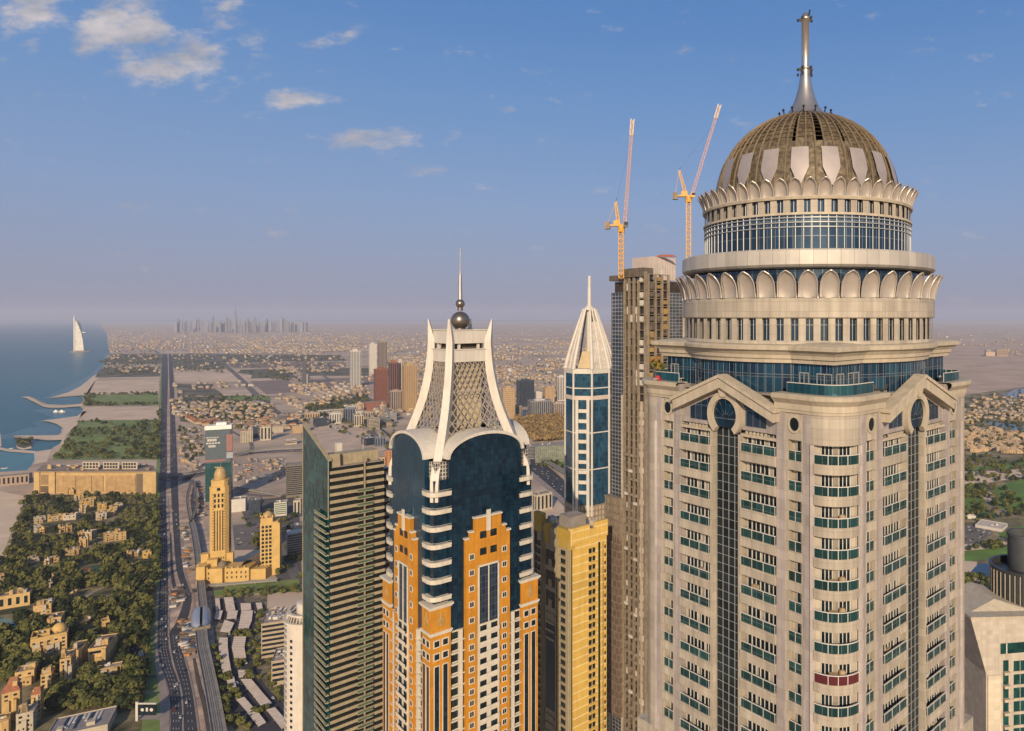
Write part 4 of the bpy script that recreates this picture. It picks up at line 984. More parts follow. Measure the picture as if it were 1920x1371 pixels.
        m = MB(); truss(m, (0, 0, 0), (0, 0, mast_h), 2.1, max(5, int(mast_h / 2.1)), .16); m.build('mast', ye, c)
        m = MB(); m.lathe([(1.5, mast_h - 1.5), (1.7, mast_h), (1.7, mast_h + .9), (1.2, mast_h + 1.2)], 14, 0); m.build('slew_ring', ye, c)
        top = mast_h + 1.2; jx = 1 if jib[0] > 0 else -1
        m = MB(); m.box(-6.8, 2.0, -1.2, 1.2, top, top + .7, 0); m.box(-3.5, -.5, -1.0, 1.0, top + .7, top + 2.6, 0); m.build('machine_deck', ye, c)
        m = MB(); m.box(-7.6, -5.2, -1.3, 1.3, top - 1.3, top + 2.0, 0); m.build('counterweight', M['concrete'], c)
        m = MB(); m.box(1.2, 3.2, 1.2 * -1 - 1.2, -1.2, top - .6, top + 1.9, 0); m.box(1.6, 3.25, -2.42, -1.6, top + .4, top + 1.6, 1); m.build('cab', [ye if not cabside else mat('cab_dark', (.10, .09, .08), .5), M['window_dark']], c)
        m = MB(); truss(m, (-1.2, 0, top + .7), back, 1.5, 5, .15, 0, .5); m.tube(back, (-6.4, 0, top + 1), .09, 4, 0); m.build('a_frame', ye, c)
        m = MB(); m.tube(back, (back[0] + .8, 0, back[2] + 1.6), .07, 4, 0); m.build('pennant', M['dark_recess'], c)
        m = MB(); truss(m, (1.6, 0, top + .5), jib, 1.35, 26, .085, 0, .85)
        m.build('jib', rd, c)
        m = MB(); p = Vector((1.6, 0, top + .5)); q = Vector(jib); m2 = p + (q - p) * .86; truss(m, tuple(m2), tuple(q + (q - p).normalized() * .6), 1.5, 4, .16, 0, 1); m.build('jib_head', mat('jib_pale', (.62, .52, .44), .6), c)
        m = MB(); m.tube(back, tuple(p + (q - p) * .8), .035, 3, 0); m.build('pendant_rope', M['concrete_dark'], c)
        return c
    p1 = A(1165, 512, 318)
    crane('tower_crane', 'yellow crane with near vertical jib on the outer corner of the unfinished tower', (p1[0], p1[1], EYE + 18), 22.5, (4.9, 3, 73), (-2.6, 0, 35.0), True)
    p2 = A(1291, 470, 335)
    crane('tower_crane', 'yellow crane with jib leaning towards the dome, beside the pale core', (p2[0], p2[1], EYE + 20), 37.0, (15, 3, 83), (-4.6, 0, 51), False)
    return T
def blue_tower():
    E = EYE; Y = 450.0; X = (1105 - CX) / FPX * Y
    T = thing('blue_glass_tower', 'blue glass tower with pointed white open spire crown', 'skyscraper', (X, Y, 0), radians(-8))
    w = M['white_paint']; g = glass('glass_royal', (.008, .05, .10), (.025, .12, .20), (1.5, 3.2), .06, (.12, .15, .18), .08, .5)
    R = 14.5
    oc = [(-6, -R), (6, -R), (R, -5), (R, 8), (6, R), (-6, R), (-R, 8), (-R, -5)]
    b = MB(); b.prism(oc, E - 118, E - 33, 0); b.build('glass_shaft', g, T)
    b = MB(); b.prism([(x * 1.02, y * 1.02) for x, y in oc], 0, E - 118, 0); b.build('base_shaft', mat('pale_tan', (.46, .37, .25), .7, grid=(2.4, 3.4, .5, 0, (.2, .16, .11)), var=.1), T)
    b = MB(); b.prism([(x * 1.04, y * 1.04) for x, y in oc], E - 35.5, E - 32.5, 0); b.build('crown_band', w, T)
    for i in range(8):
        x, y = oc[i]; b = MB(); b.tube((x, y, E - 125), (x, y, E - 33), .75, 6, 0); b.build('white_pier', w, T)
    for s in (-3.6, 3.6):
        b = MB(); b.box(s - .9, s + .9, -R - .9, -R + .1, E - 125, E - 52, 0); b.build('white_pier', w, T)
    for z, a in ((-45.0, 1.03), (-52.0, 1.03), (-73, 1.01), (-96, 1.01)):
        b = MB(); b.prism([(x * a, y * a) for x, y in oc], E + z, E + z + (2.6 if z == -52 else .7), 0); b.build('white_band', mat('band_rose', (.6, .5, .42), .6) if z == -52 else w, T)
    for k in range(9):
        b = MB(); b.box(-2.6, 2.6, -R - .5, -R, E - 60 - k * 6.4, E - 57.8 - k * 6.4, 0); b.build('spandrel', w, T)
    # tapering ribs meeting at the spire
    for i in range(8):
        x, y = oc[i]; r = MB(); pts = []
        for q in range(9):
            t = q / 8; k = 1 - .76 * t ** 1.15
            pts.append((x * k, y * k, E - 33 + 38.5 * t))
        for q in range(8): r.tube(pts[q], pts[q + 1], 1.4 - .08 * q, 6, 0, 1.4 - .08 * (q + 1), cap=False)
        r.build('crown_rib', w, T)
        x2, y2 = oc[(i + 1) % 8]; r = MB(); mx, my = (x + x2) / 2, (y + y2) / 2
        pm = [(mx * (1 - .76 * (t / 8) ** 1.15), my * (1 - .76 * (t / 8) ** 1.15), E - 33 + 38.5 * t / 8) for t in range(9)]
        if i: 
            for q in range(8): r.tube(pm[q], pm[q + 1], .7, 5, 0, .6, cap=False)
            r.build('thin_rib', w, T)
    for i in (0, 1, 2, 4, 6, 7):
        a, c = oc[i], oc[(i + 1) % 8]
        if i == 0: continue
        p = MB(); vs = []
        for q in range(6):
            t = q / 6.4; k = (1 - .76 * t ** 1.15) * .99; vs += [(a[0] * k, a[1] * k, E - 33 + 38.5 * t), (c[0] * k, c[1] * k, E - 33 + 38.5 * t)]
        p.add(vs, [(2 * q, 2 * q + 1, 2 * q + 3, 2 * q + 2) for q in range(5)]); p.build('louvre_panel', mat('louvre', (.70, .63, .54), .6, grid=(1.2, .8, .12, 0, (.36, .32, .27))), T)
    s = MB(); s.lathe([(2.2, E - 22), (1.7, E + 5), (1.25, E + 10), (.9, E + 26.5), (.01, E + 27)], 20, 0); s.build('spire', w, T)
    s = MB(); s.lathe([(3.9, E + 4.6), (3.4, E + 6.0), (1.7, E + 7.5)], 16, 0); s.build('crown_cap', w, T)
    s = MB(); s.lathe([(1.1, E + 25.6), (1.2, E + 26.2), (.9, E + 26.6)], 14, 0); s.build('spire_collar', M['frame_white'], T)
    s = MB(); s.prism([(-6, -6), (6, -6), (6, 6), (-6, 6)], E - 32.5, E - 22, 0, tp=.6); s.build('roof_box', mat('core_cream', (.55, .44, .27), .7), T)
    return T
def white_cylinder():
    E = EYE; Y = 400.0; X = (592 - CX) / FPX * Y; R = 15.5
    T = thing('white_round_tower', 'white curved apartment tower with ring roof, half hidden by the striped tower', 'tower', (X, Y, 0), 0)
    w = mat('white_tile', (.64, .57, .48), .6, var=.08, vs=.3, stain=.08); zt = E - 172
    b = MB(); b.lathe([(R - .8, 0), (R - .8, zt)], 48, 0); b.build('shaft', M['dark_glazing'], T)
    bs = []
    for k in range(40):
        z = zt - 1.5 - k * 3.4; 
        if z < 60: break
        b = MB(); b.lathe([(R - .8, z - .7), (R + .3, z - .7), (R + .3, z + .35), (R - .8, z + .35)], 20, 0, False, radians(150), radians(236)); bs.append(b)
    parts_or_rest(bs, 'curved_slab', w, T)
    p = MB(); p.lathe([(R - .8, 0), (R + .5, 0), (R + .5, zt + 1), (R - .8, zt + 1)], 16, 0, False, radians(236), radians(300)); p.build('solid_wall', w, T)
    bs = []
    for k in range(40):
        z = zt - 8 - k * 3.4
        if z < 60: break
        a = radians(250); b = MB(); b.lathe([(R + .55, z - .8), (R + .55, z + .8)], 2, 0, False, a - .055, a + .055); bs.append(b)
    parts_or_rest(bs, 'window', M['window_dark'], T)
    for z, r in ((zt + 1, R + .9), (zt + 5, R * .93)):
        b = MB(); b.lathe([(r - 1.6, z - .5), (r, z - .5), (r, z + .6), (r - 1.6, z + .6), (r - 1.6, z - .5)], 48, 0, False); b.build('roof_ring', w, T)
    b = MB(); b.lathe([(R * .62, zt), (R * .62, zt + 9), (R * .5, zt + 9.5), (.01, zt + 9.5)], 32, 0); b.build('roof_drum', w, T)
    for k in range(12):
        a = pi + .15 * k; b = MB(); b.tube((R * .95 * cos(a), R * .95 * sin(a), zt + 1), (R * .86 * cos(a), R * .86 * sin(a), zt + 5), .25, 5, 0); b.build('roof_strut', w, T)
    b = MB(); b.lathe([(R - 1, zt + .1), (.01, zt + .1)], 40, 0); b.build('roof', M['roof_grey'], T)
    return T
def right_block():
    E = EYE; Y = 187.0
    X = (1820 - CX) / FPX * Y
    T = thing('pale_office_tower', 'pale stone tower with green windows and grey glass drum on its roof', 'tower', (X + 6, Y, 0), radians(9))
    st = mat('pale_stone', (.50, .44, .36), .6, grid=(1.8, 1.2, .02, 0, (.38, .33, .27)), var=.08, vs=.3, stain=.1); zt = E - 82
    fr = frame((0, -1)); L = 15.0
    b = MB(); b.fpoly(fr, [(-2, 0), (L, 0), (L, zt), (-6.4, zt + 1.0), (-2, zt - 14)], -20, 0, 0); b.build('front_block', st, T)
    b = MB(); b.box(L + .01, L + 22, 1.5, 20, 0, zt - 1, 0); b.build('lit_block', mat('pale_stone_sunlit', (.62, .54, .41), .6, grid=(1.8, 1.2, .02, 0, (.45, .38, .29)), var=.08), T)  # sunlit side painted as a lighter copy of the stone
    b = MB(); b.fpoly(fr, [(-6.6, zt + .9), (L + .2, zt), (L + .2, zt + .6), (-6.6, zt + 1.6)], -20.4, .3, 0); b.build('coping', M['trim_cream'], T)
    bs = []
    b = MB(); b.fbox(fr, 2.2, 12.2, .01, .12, zt - 9, zt - 6.2, 0)
    for s in (3.8, 10.9): b.fbox(fr, s, s + .3, .12, .2, zt - 9, zt - 6.2, 1)
    bs.append(b)
    for k in range(12):
        z = zt - 12.4 - k * 3.65
        for s, w in ((6.1, 4.0), (13.0, 3.0)):
            b = MB(); b.fbox(fr, s, s + w - .3, .01, .08, z - 1.5, z + 1.2, 0); b.fbox(fr, s + w / 2 - .2, s + w / 2 - .1, .08, .14, z - 1.5, z + 1.2, 1)
            b.fbox(fr, s - .1, s + w - .2, .02, .3, z - 1.7, z - 1.5, 2); bs.append(b)
        b = MB(); b.fbox(fr, 3.0, 4.6, .01, .06, z - 1.8, z + 1.6, 0); b.fbox(fr, 2.9, 4.7, .06, 1.0, z - 2.0, z - 1.3, 2); bs.append(b)
        b = MB(); b.fbox(frame((0, -1), (L, 1.5)), 1.0, 6.0, .01, .07, z - 1.5, z + 1.2, 0); b.fbox(frame((0, -1), (L, 1.5)), .8, 6.2, .02, .8, z - 1.9, z - 1.5, 2); bs.append(b)
    parts_or_rest(bs, 'window', [glass('glass_seagreen', (.006, .045, .045), (.015, .10, .09), (1.0, 2.8), .05, (.02, .05, .05), .1, .4), M['frame_white'], M['trim_cream']], T)
    # strips: pier in the stone colour lightened to look sunlit
    b = MB(); b.fbox(fr, -1.6, 2.2, .01, .35, 0, zt - 14.5, 0); b.build('corner_pier', M['pale_stone_sunlit'], T)
    # roof drum
    cx, cy = 16.5, 12.0
    d = MB(); d.lathe([(8.4, zt - 1), (8.4, zt + 9.5), (8.7, zt + 9.6), (8.7, zt + 10.2), (7.8, zt + 10.2), (7.8, zt + 8.5), (.01, zt + 8.5)], 48, 0, False, c=(cx, cy)); d.build('glass_drum', mat('drum_grey', (.055, .06, .06), .35, metal=.3, grid=(1.4, 20, .03, 0, (.1, .1, .1))), T)
    for i in range(40):
        a = 2 * pi * i / 40
        if sin(a) > .3: continue
        f = MB(); f.tube((cx + 8.6 * cos(a), cy + 8.6 * sin(a), zt - .5), (cx + 8.6 * cos(a), cy + 8.6 * sin(a), zt + 9.4), .14, 4, 0); f.build('drum_fin', M['trim_cream'], T)
    d = MB(); d.lathe([(4.4, zt + 8.5), (4.4, zt + 18.0), (4.7, zt + 18.1), (4.7, zt + 18.7), (4.0, zt + 18.7), (4.0, zt + 16.5), (.01, zt + 16.5)], 36, 0, False, c=(cx + 2.2, cy + 2)); d.build('upper_drum', mat('drum_slate', (.075, .08, .085), .6, metal=.1), T)
    r = MB(); r.add([(-5.6, 18, zt + 1.2), (4.2, 18, zt + 3.6), (14, 18, zt + .6), (-5.6, 3, zt + 1.2), (4.2, 6, zt + 3.4), (14, 3, zt + .6)], [(0, 1, 4, 3), (1, 2, 5, 4), (0, 2, 1), (3, 4, 5)]); r.build('roof_slope', M['trim_cream'], T)
    return T
arc_tower(); green_tower(); yellow_tower(); construction_tower(); blue_tower(); white_cylinder(); right_block()
# ================================================================== ground, sea, roads
def PX(*pts): return [G(x, y) for x, y in pts]
def smooth(pts, n=5):
    out = []
    for i in range(len(pts) - 1):
        p0 = pts[max(0, i - 1)]; p1 = pts[i]; p2 = pts[i + 1]; p3 = pts[min(len(pts) - 1, i + 2)]
        for q in range(n):
            t = q / n
            out.append(tuple(.5 * (2 * b + (c - a) * t + (2 * a - 5 * b + 4 * c - d) * t * t + (3 * b - a - 3 * c + d) * t ** 3) for a, b, c, d in zip(p0, p1, p2, p3)))
    return out + [pts[-1]]
def sheet(name, pts, z, m, px=True, wob=0.0):
    q = PX(*pts) if px else pts
    if wob:
        o = []
        r = random.Random(len(q) * 7 + int(abs(q[0][0])))
        for i in range(len(q)):
            a, b = q[i], q[(i + 1) % len(q)]; o.append(a)
            l = math.hypot(b[0] - a[0], b[1] - a[1])
            for k in (1, 2): o.append((a[0] + (b[0] - a[0]) * k / 3 + r.uniform(-wob, wob) * l, a[1] + (b[1] - a[1]) * k / 3 + r.uniform(-wob, wob) * l))
        q = o
    b = MB(); b.sheet(q, z); o = struct(name, b, m)
    return o
def ribbon(name, left, right, z, m, px=True):
    """strip between two pixel polylines of equal length"""
    l, r = (PX(*left), PX(*right)) if px else (left, right)
    l, r = smooth(l, 4), smooth(r, 4)
    b = MB(); n = len(l); b.add([(x, y, z) for x, y in l] + [(x, y, z) for x, y in r], [(i, i + n, i + n + 1, i + 1) for i in range(n - 1)])
    return struct(name, b, m)
def path_ribbon(name, pts, w, z, m):
    p = smooth(PX(*pts), 5); b = MB()
    lft, rgt = [], []
    for i in range(len(p)):
        a, c = p[max(0, i - 1)], p[min(len(p) - 1, i + 1)]; l = math.hypot(c[0] - a[0], c[1] - a[1]); nx, ny = -(c[1] - a[1]) / l, (c[0] - a[0]) / l
        lft.append((p[i][0] + nx * w / 2, p[i][1] + ny * w / 2)); rgt.append((p[i][0] - nx * w / 2, p[i][1] - ny * w / 2))
    n = len(p); b.add([(x, y, z) for x, y in lft] + [(x, y, z) for x, y in rgt], [(i, i + n, i + n + 1, i + 1) for i in range(n - 1)])
    return struct(name, b, m), p
ROADS = {}
def ground():
    sand = mat('sand_ground', (.58, .44, .32), .95, var=.3, vs=.006, col2=(.42, .32, .24), cs=.0017)
    beach = mat('beach_sand', (.70, .54, .39), .95, var=.12, vs=.02)
    coast = [(183, 606), (190, 613), (200, 625), (202, 645), (206, 664), (201, 680), (186, 699), (172, 707), (165, 715), (150, 725), (130, 735), (97, 745), (95, 747), (120, 744.5), (155, 741.5),
             (156, 752), (150, 757), (120, 759), (88, 758), (66, 748), (55, 743), (50, 746), (55, 750), (82, 763), (95, 765.5), (117, 765), (150, 762), (157, 770), (145, 780), (110, 785), (77, 789), (92, 791), (106, 795), (118, 803), (116, 811), (109, 816), (87, 818), (50, 817), (26, 816), (27, 821), (60, 823), (90, 826), (116, 825),
             (113, 833), (97, 842), (66, 847), (67, 860), (62, 870), (50, 882), (0, 885), (-400, 889)]
    land = PX(*coast) + [(-3000, -2500), (90000, -2500), (90000, 85000), G(184, 603.2)]
    b = MB(); b.sheet(land, 0); struct('ground', b, sand)
    w = bpy.data.materials.new('sea_water'); w.use_nodes = True; t = w.node_tree; bs = t.nodes['Principled BSDF']
    geo = nd(t, 'ShaderNodeNewGeometry')
    n0 = nd(t, 'ShaderNodeTexNoise'); n0.inputs['Scale'].default_value = .0016; n0.inputs['Detail'].default_value = 6; t.links.new(geo.outputs['Position'], n0.inputs['Vector'])
    mr = nd(t, 'ShaderNodeMapRange'); mr.inputs[1].default_value = .35; mr.inputs[2].default_value = .65; t.links.new(n0.outputs[0], mr.inputs[0])
    mx = nd(t, 'ShaderNodeMixRGB'); t.links.new(mr.outputs[0], mx.inputs[0]); mx.inputs[1].default_value = (.006, .09, .125, 1); mx.inputs[2].default_value = (.010, .125, .15, 1); t.links.new(mx.outputs[0], bs.inputs['Base Color'])
    bs.inputs['Roughness'].default_value = .32; bs.inputs['Specular IOR Level'].default_value = .1
    n1 = nd(t, 'ShaderNodeTexNoise'); n1.inputs['Scale'].default_value = .06; n1.inputs['Detail'].default_value = 5; t.links.new(geo.outputs['Position'], n1.inputs['Vector'])
    bp = nd(t, 'ShaderNodeBump'); bp.inputs['Strength'].default_value = .35; bp.inputs['Distance'].default_value = 2; t.links.new(n1.outputs[0], bp.inputs['Height']); t.links.new(bp.outputs[0], bs.inputs['Normal'])
    MATS['sea_water'] = w
    b = MB(); b.sheet([(-90000, -2500), (90000, -2500), (90000, 86000), (-90000, 86000)], -2.2); struct('sea', b, w)
    sh = mat('shallow_water', (.02, .17, .18), .3, var=.2, vs=.006)
    sheet('shallow_water', [(-60, 846), (0, 846), (68, 850), (69, 862), (60, 874), (48, 884), (-60, 890)], -1.9, sh)
    sheet('shallow_water', [(-20, 825), (110, 813), (120, 806), (110, 797), (60, 800), (0, 815)], -2.0, mat('shallow_blue', (.014, .12, .145), .3, var=.2, vs=.006), wob=.06)
    tl = mat('teal_water', (.012, .125, .14), .3, var=.25, vs=.004)
    sheet('shallow_water', [(207, 664), (198, 664), (190, 684), (168, 703), (140, 718), (96, 738), (80, 746), (120, 749), (160, 741), (172, 715), (190, 700)], -2.05, tl); sheet('shallow_water', [(60, 768), (100, 782), (60, 792), (85, 806), (20, 812), (60, 825), (130, 820), (160, 770), (120, 764)], -2.08, tl)
    for p, w in (([(42, 737), (60, 723), (78, 712)], 5), ([(60, 685), (75, 676)], 6), ([(10, 700), (40, 690)], 5)): path_ribbon('water_streak', p, w, -2.0, mat('streak_water', (.09, .17, .19), .5))
    for p in ([(66, 846.5), (67.5, 860), (63, 870), (51, 882), (0, 886)], [(158, 770.5), (145, 781), (110, 786), (77, 790)], [(118, 803), (117, 812), (109, 817), (87, 819)], [(172, 708), (150, 726), (130, 736), (97, 746)]): path_ribbon('surf', [(x - 1, y) for x, y in p], 4, -1.0, mat('surf_white', (.6, .62, .6), .7, var=.3, vs=.05))
    sheet('breakwater', [(-30, 832), (0, 838), (15, 841), (66, 845), (70, 850), (15, 846), (0, 843), (-30, 840)], -1.2, beach); sheet('breakwater', [(-4, 812), (1, 812), (3, 836), (-4, 838)], -1.1, beach)
    sheet('island', [(30, 828), (40, 823), (58, 824), (60, 835), (45, 840), (33, 837)], -.9, mat('scrub_ground', (.10, .10, .05), .95, var=.3, vs=.03))
    sheet('island', [(30, 833), (40, 838), (58, 836), (60, 840), (42, 843), (32, 840)], -1.0, beach)
    for p in ([(205, 664), (201, 680), (186, 699), (172, 707), (165, 715), (150, 725), (130, 735), (97, 745), (120, 743), (155, 740), (166, 740), (178, 716), (192, 700), (207, 682)],
              [(157, 771), (145, 780.5), (80, 789), (92, 790.5), (106, 794.5), (119, 803), (117, 812), (109, 816), (30, 817), (90, 824), (116, 825), (113, 832), (97, 841), (120, 834), (124, 815), (147, 797), (147, 786), (163, 772)],
              [(67, 847), (97, 843), (88, 866), (63, 871), (68, 860)], [(-300, 925), (0, 921), (48, 931), (38, 960), (20, 1000), (5, 1050), (-60, 1062), (-300, 1062)],
              [(40, 745), (54, 743.5), (84, 761), (118, 761), (155, 757), (155, 762), (117, 764), (84, 763), (54, 748)]):
        sheet('beach', p, .2, beach)
    sheet('sand_lot', [(178, 714), (298, 711), (297, 737), (160, 740)], .2, mat('sand_lot', (.64, .48, .345), .95, var=.22, vs=.012)); sheet('sand_lot', [(157, 764), (298, 762), (298, 786), (148, 787)], .2, M['sand_lot'])
    gr = mat('lawn', (.16, .23, .05), .95, var=.35, vs=.03, col2=(.21, .26, .075), cs=.012)
    dgr = mat('garden_floor', (.05, .06, .022), .95, var=.5, vs=.04, col2=(.26, .20, .10), cs=.02)
    sheet('lawn', [(160, 741), (297, 738), (297, 760), (157, 761)], .2, gr); sheet('lawn', [(148, 789), (299, 787), (297, 862), (97, 862), (120, 832), (128, 815)], .2, gr, wob=.02)
    sheet('garden_ground', [(50, 928), (292, 928), (291, 1100), (284, 1200), (278, 1300), (270, 1400), (-150, 1400), (-150, 1075), (10, 1050), (38, 965)], .2, dgr)
    ribbon('verge', [(294, 863), (298, 760), (302, 690)][::-1] + [(288, 935), (288, 1100), (280, 1200), (272, 1300), (262, 1400)], [(301, 863), (302.5, 760), (303.5, 690)][::-1] + [(299, 935), (299, 1100), (296, 1200), (299, 1300), (302, 1400)], .45, gr)
    sheet('pond', [(201, 1164), (212, 1160), (222, 1166), (220, 1178), (208, 1182), (201, 1174)], .6, mat('pond_water', (.008, .025, .03), .08, var=.2, spec=.5)); sheet('pond', [(238, 1220), (248, 1213), (268, 1216), (273, 1232), (262, 1247), (244, 1238)], .6, M['pond_water'])
    sheet('swimming_pool', [(-10, 1158), (22, 1161), (33, 1174), (24, 1181), (-10, 1174)], .6, mat('pool_water', (.01, .20, .22), .1, var=.15))
    sheet('tennis_court', [(140, 1066), (182, 1060), (196, 1072), (150, 1078)], .6, mat('court_green', (.04, .10, .06), .9, var=.15)); sheet('tennis_court', [(152, 1066), (170, 1064), (176, 1070), (158, 1073)], .8, mat('court_red', (.22, .09, .06), .9))
    # the coast road: two carriageways
    asp, pav = M['asphalt'], M['pavement']
    for p, w in (([(60, 950), (110, 945), (160, 930), (180, 925)], 4), ([(60, 1010), (130, 1000), (200, 1010), (280, 1000)], 4), ([(150, 1128), (180, 1108), (230, 1090), (280, 1085)], 6), ([(100, 1055), (140, 1052), (200, 1050), (285, 1060)], 4), ([(30, 1190), (60, 1200), (50, 1240), (20, 1260)], 5), ([(236, 1190), (228, 1240), (250, 1290), (285, 1300)], 5)): path_ribbon('garden_path', p, w, .5, pav)
    sheet('dusty_ground', [(303, 690), (327, 690), (345, 860), (420, 1090), (430, 1400), (268, 1400), (290, 1200), (293, 930), (300, 860)], .25, mat('dusty_ground', (.60, .43, .31), .95, var=.35, vs=.03, col2=(.34, .26, .215), cs=.04))
    ribbon('road', [(303, 664), (303, 700), (302, 780), (300, 860), (299, 930), (299, 1000), (299, 1100), (296, 1190), (300, 1240), (317, 1300), (320, 1400)], [(314, 664), (315, 700), (313, 780), (313, 860), (311, 930), (313, 1000), (315, 1100), (314, 1190), (321, 1240), (338, 1300), (341, 1400)], .5, asp)
    ribbon('road', [(316, 664), (317, 700), (319, 780), (319, 860), (321, 930), (325, 1000), (331, 1070), (345, 1118), (330, 1168), (318, 1190), (326, 1240), (343, 1300), (346, 1400)], [(321, 664), (325, 700), (328, 780), (332, 860), (334, 930), (337, 1000), (343, 1070), (359, 1118), (350, 1165), (336, 1195), (346, 1240), (360, 1300), (373, 1400)], .52, asp)
    ribbon('service_road', [(316, 1000), (320, 1070), (325, 1108), (340, 1118)], [(321, 1000), (325, 1070), (333, 1108), (346, 1123)], .54, asp)
    ribbon('median', [(314, 930), (316.5, 1000), (317, 1100), (315, 1150), (316, 1190), (323, 1240), (339.5, 1300), (342.5, 1400)], [(316, 930), (318.5, 1000), (320, 1100), (318, 1150), (317.5, 1190), (325, 1240), (342, 1300), (345, 1400)], .62, pav)
    ribbon('footpath', [(294, 1100), (290, 1190), (291, 1240), (298, 1300), (300, 1400)], [(298.5, 1100), (295, 1190), (299, 1240), (315, 1300), (318, 1400)], .58, pav)
    ribbon('kerb_strip', [(338, 1000), (344, 1070), (361, 1125), (352, 1168), (337, 1198), (347, 1240), (361, 1300), (374, 1400)], [(341, 1000), (348, 1070), (366, 1128), (355, 1172), (340, 1200), (350, 1240), (364, 1300), (379, 1400)], .6, pav)
    ribbon('road', [(361, 1235), (368, 1280), (380, 1330), (392, 1400)], [(366, 1235), (376, 1280), (390, 1330), (404, 1400)], .56, mat('asphalt_worn', (.09, .08, .075), .9, var=.3, vs=.05))
    sheet('road', [(290, 1112), (300, 1110), (345, 1106), (420, 1101), (420, 1106), (345, 1114), (300, 1118), (290, 1117)], .56, M['asphalt_worn']); sheet('road', [(265, 1268), (300, 1266), (300, 1271), (265, 1274)], .56, M['asphalt_worn']); sheet('road', [(258, 1340), (310, 1340), (310, 1350), (258, 1351)], .6, pav)
    for k, (s0, s1) in enumerate((((306.6, 1000), (306.3, 1100)), )): pass
    # lane dashes
    def dashes(lp, rp, f, n):
        l, r = smooth(PX(*lp), 8), smooth(PX(*rp), 8); b = MB()
        c = [(a[0] + (d[0] - a[0]) * f, a[1] + (d[1] - a[1]) * f) for a, d in zip(l, r)]
        acc = 0
        for i in range(len(c) - 1):
            a, d = c[i], c[i + 1]; ln = math.hypot(d[0] - a[0], d[1] - a[1]); ux, uy = (d[0] - a[0]) / ln, (d[1] - a[1]) / ln; s = 0
            while s + 4 < ln:
                x, y = a[0] + ux * s, a[1] + uy * s
                b.add([(x - uy * .14, y + ux * .14, .68), (x + uy * .14, y - ux * .14, .68), (x + ux * 4 + uy * .14, y + uy * 4 - ux * .14, .68), (x + ux * 4 - uy * .14, y + uy * 4 + ux * .14, .68)], [(0, 1, 2, 3)]); s += 12
        struct('lane_marking', b, M['line_paint'])
    for f in (.25, .5, .75): dashes([(299, 1000), (299, 1100), (296, 1190), (300, 1240), (317, 1300), (320, 1400)], [(313, 1000), (315, 1100), (314, 1190), (321, 1240), (338, 1300), (341, 1400)], f, 9)
    for f in (.33, .66): dashes([(318, 1190), (326, 1240), (343, 1300), (346, 1400)], [(336, 1195), (346, 1240), (360, 1300), (373, 1400)], f, 9)
    # inland roads and lots
    gry = mat('far_road', (.16, .14, .135), .95, var=.2, vs=.01)
    for nm, p, w in (('road', [(398, 664), (440, 700), (475, 735), (520, 775), (560, 800)], 30), ('road', [(345, 905), (385, 870), (450, 852), (520, 848), (570, 846)], 14), ('road', [(300, 903), (340, 900), (385, 888)], 22), ('road', [(600, 700), (660, 745), (690, 800), (740, 850)], 18),
                     ('road', [(205, 660), (320, 663), (520, 664)], 20), ('road', [(240, 640), (300, 662)], 18), ('road', [(445, 925), (500, 930), (560, 925)], 14), ('road', [(510, 960), (525, 1000), (545, 1060), (560, 1090)], 14), ('road', [(520, 775), (620, 770), (700, 760)], 14), ('road', [(322, 745), (430, 742), (520, 744)], 12),
                     ('road', [(760, 700), (900, 690), (1060, 700)], 22), ('road', [(940, 640), (1060, 690)], 16), ('road', [(400, 790), (440, 812), (470, 830), (470, 850)], 10)):
        path_ribbon(nm, p, w, .35, gry)
    sheet('sand_lot', [(588, 802), (640, 793), (690, 797), (722, 816), (735, 840), (690, 852), (600, 850), (572, 828)], .3, mat('sand_pink', (.58, .43, .32), .95, var=.2, vs=.02)); path_ribbon('ring_road', [(575, 806), (610, 797), (650, 791), (695, 796), (728, 815), (742, 842)], 9, .5, asp)
    path_ribbon('white_track', [(612, 794), (660, 818)], 7, .55, M['line_paint'])
    sheet('sand_lot', [(440, 862), (530, 856), (538, 905), (500, 915), (440, 908)], .3, mat('dug_ground', (.56, .43, .32), .95, var=.35, vs=.05, col2=(.30, .23, .18), cs=.05)); sheet('sand_lot', [(325, 700), (450, 700), (470, 715), (330, 716)], .3, M['sand_lot']); sheet('sand_lot', [(470, 715), (540, 712), (560, 735), (500, 740)], .3, mat('dark_lot', (.24, .18, .16), .95, var=.2, vs=.01))
    sheet('car_park', [(436, 985), (500, 980), (516, 1030), (440, 1032)], .32, mat('lot_grey', (.17, .145, .13), .95, var=.25, vs=.03)); sheet('car_park', [(445, 940), (560, 930), (566, 1095), (525, 1095), (470, 1000)], .3, mat('lot_dark', (.12, .105, .10), .95, var=.3, vs=.02))
    sheet('lawn', [(395, 1092), (480, 1094), (560, 1086), (566, 1110), (500, 1112), (400, 1118)], .4, gr); sheet('lawn', [(420, 742), (500, 742), (510, 750), (430, 750)], .4, gr)
    dg = mat('leafy_ground', (.055, .065, .035), .95, var=.5, vs=.012, col2=(.17, .14, .10), cs=.008)
    for p in ([(206, 664), (302, 664), (301, 682), (203, 684)], [(196, 690), (301, 688), (300, 706), (178, 708)], [(326, 664), (396, 664), (420, 692), (327, 692)], [(404, 664), (640, 666), (650, 676), (425, 680)], [(450, 694), (540, 690), (560, 708), (470, 710)], [(322, 745), (505, 743), (522, 792), (470, 806), (380, 801), (325, 783)], [(328, 720), (400, 720), (420, 742), (328, 742)], [(560, 760), (690, 738), (700, 760), (600, 785)], [(560, 690), (760, 690), (760, 705), (580, 705)]): sheet('leafy_ground', p, .22, dg, wob=.03)
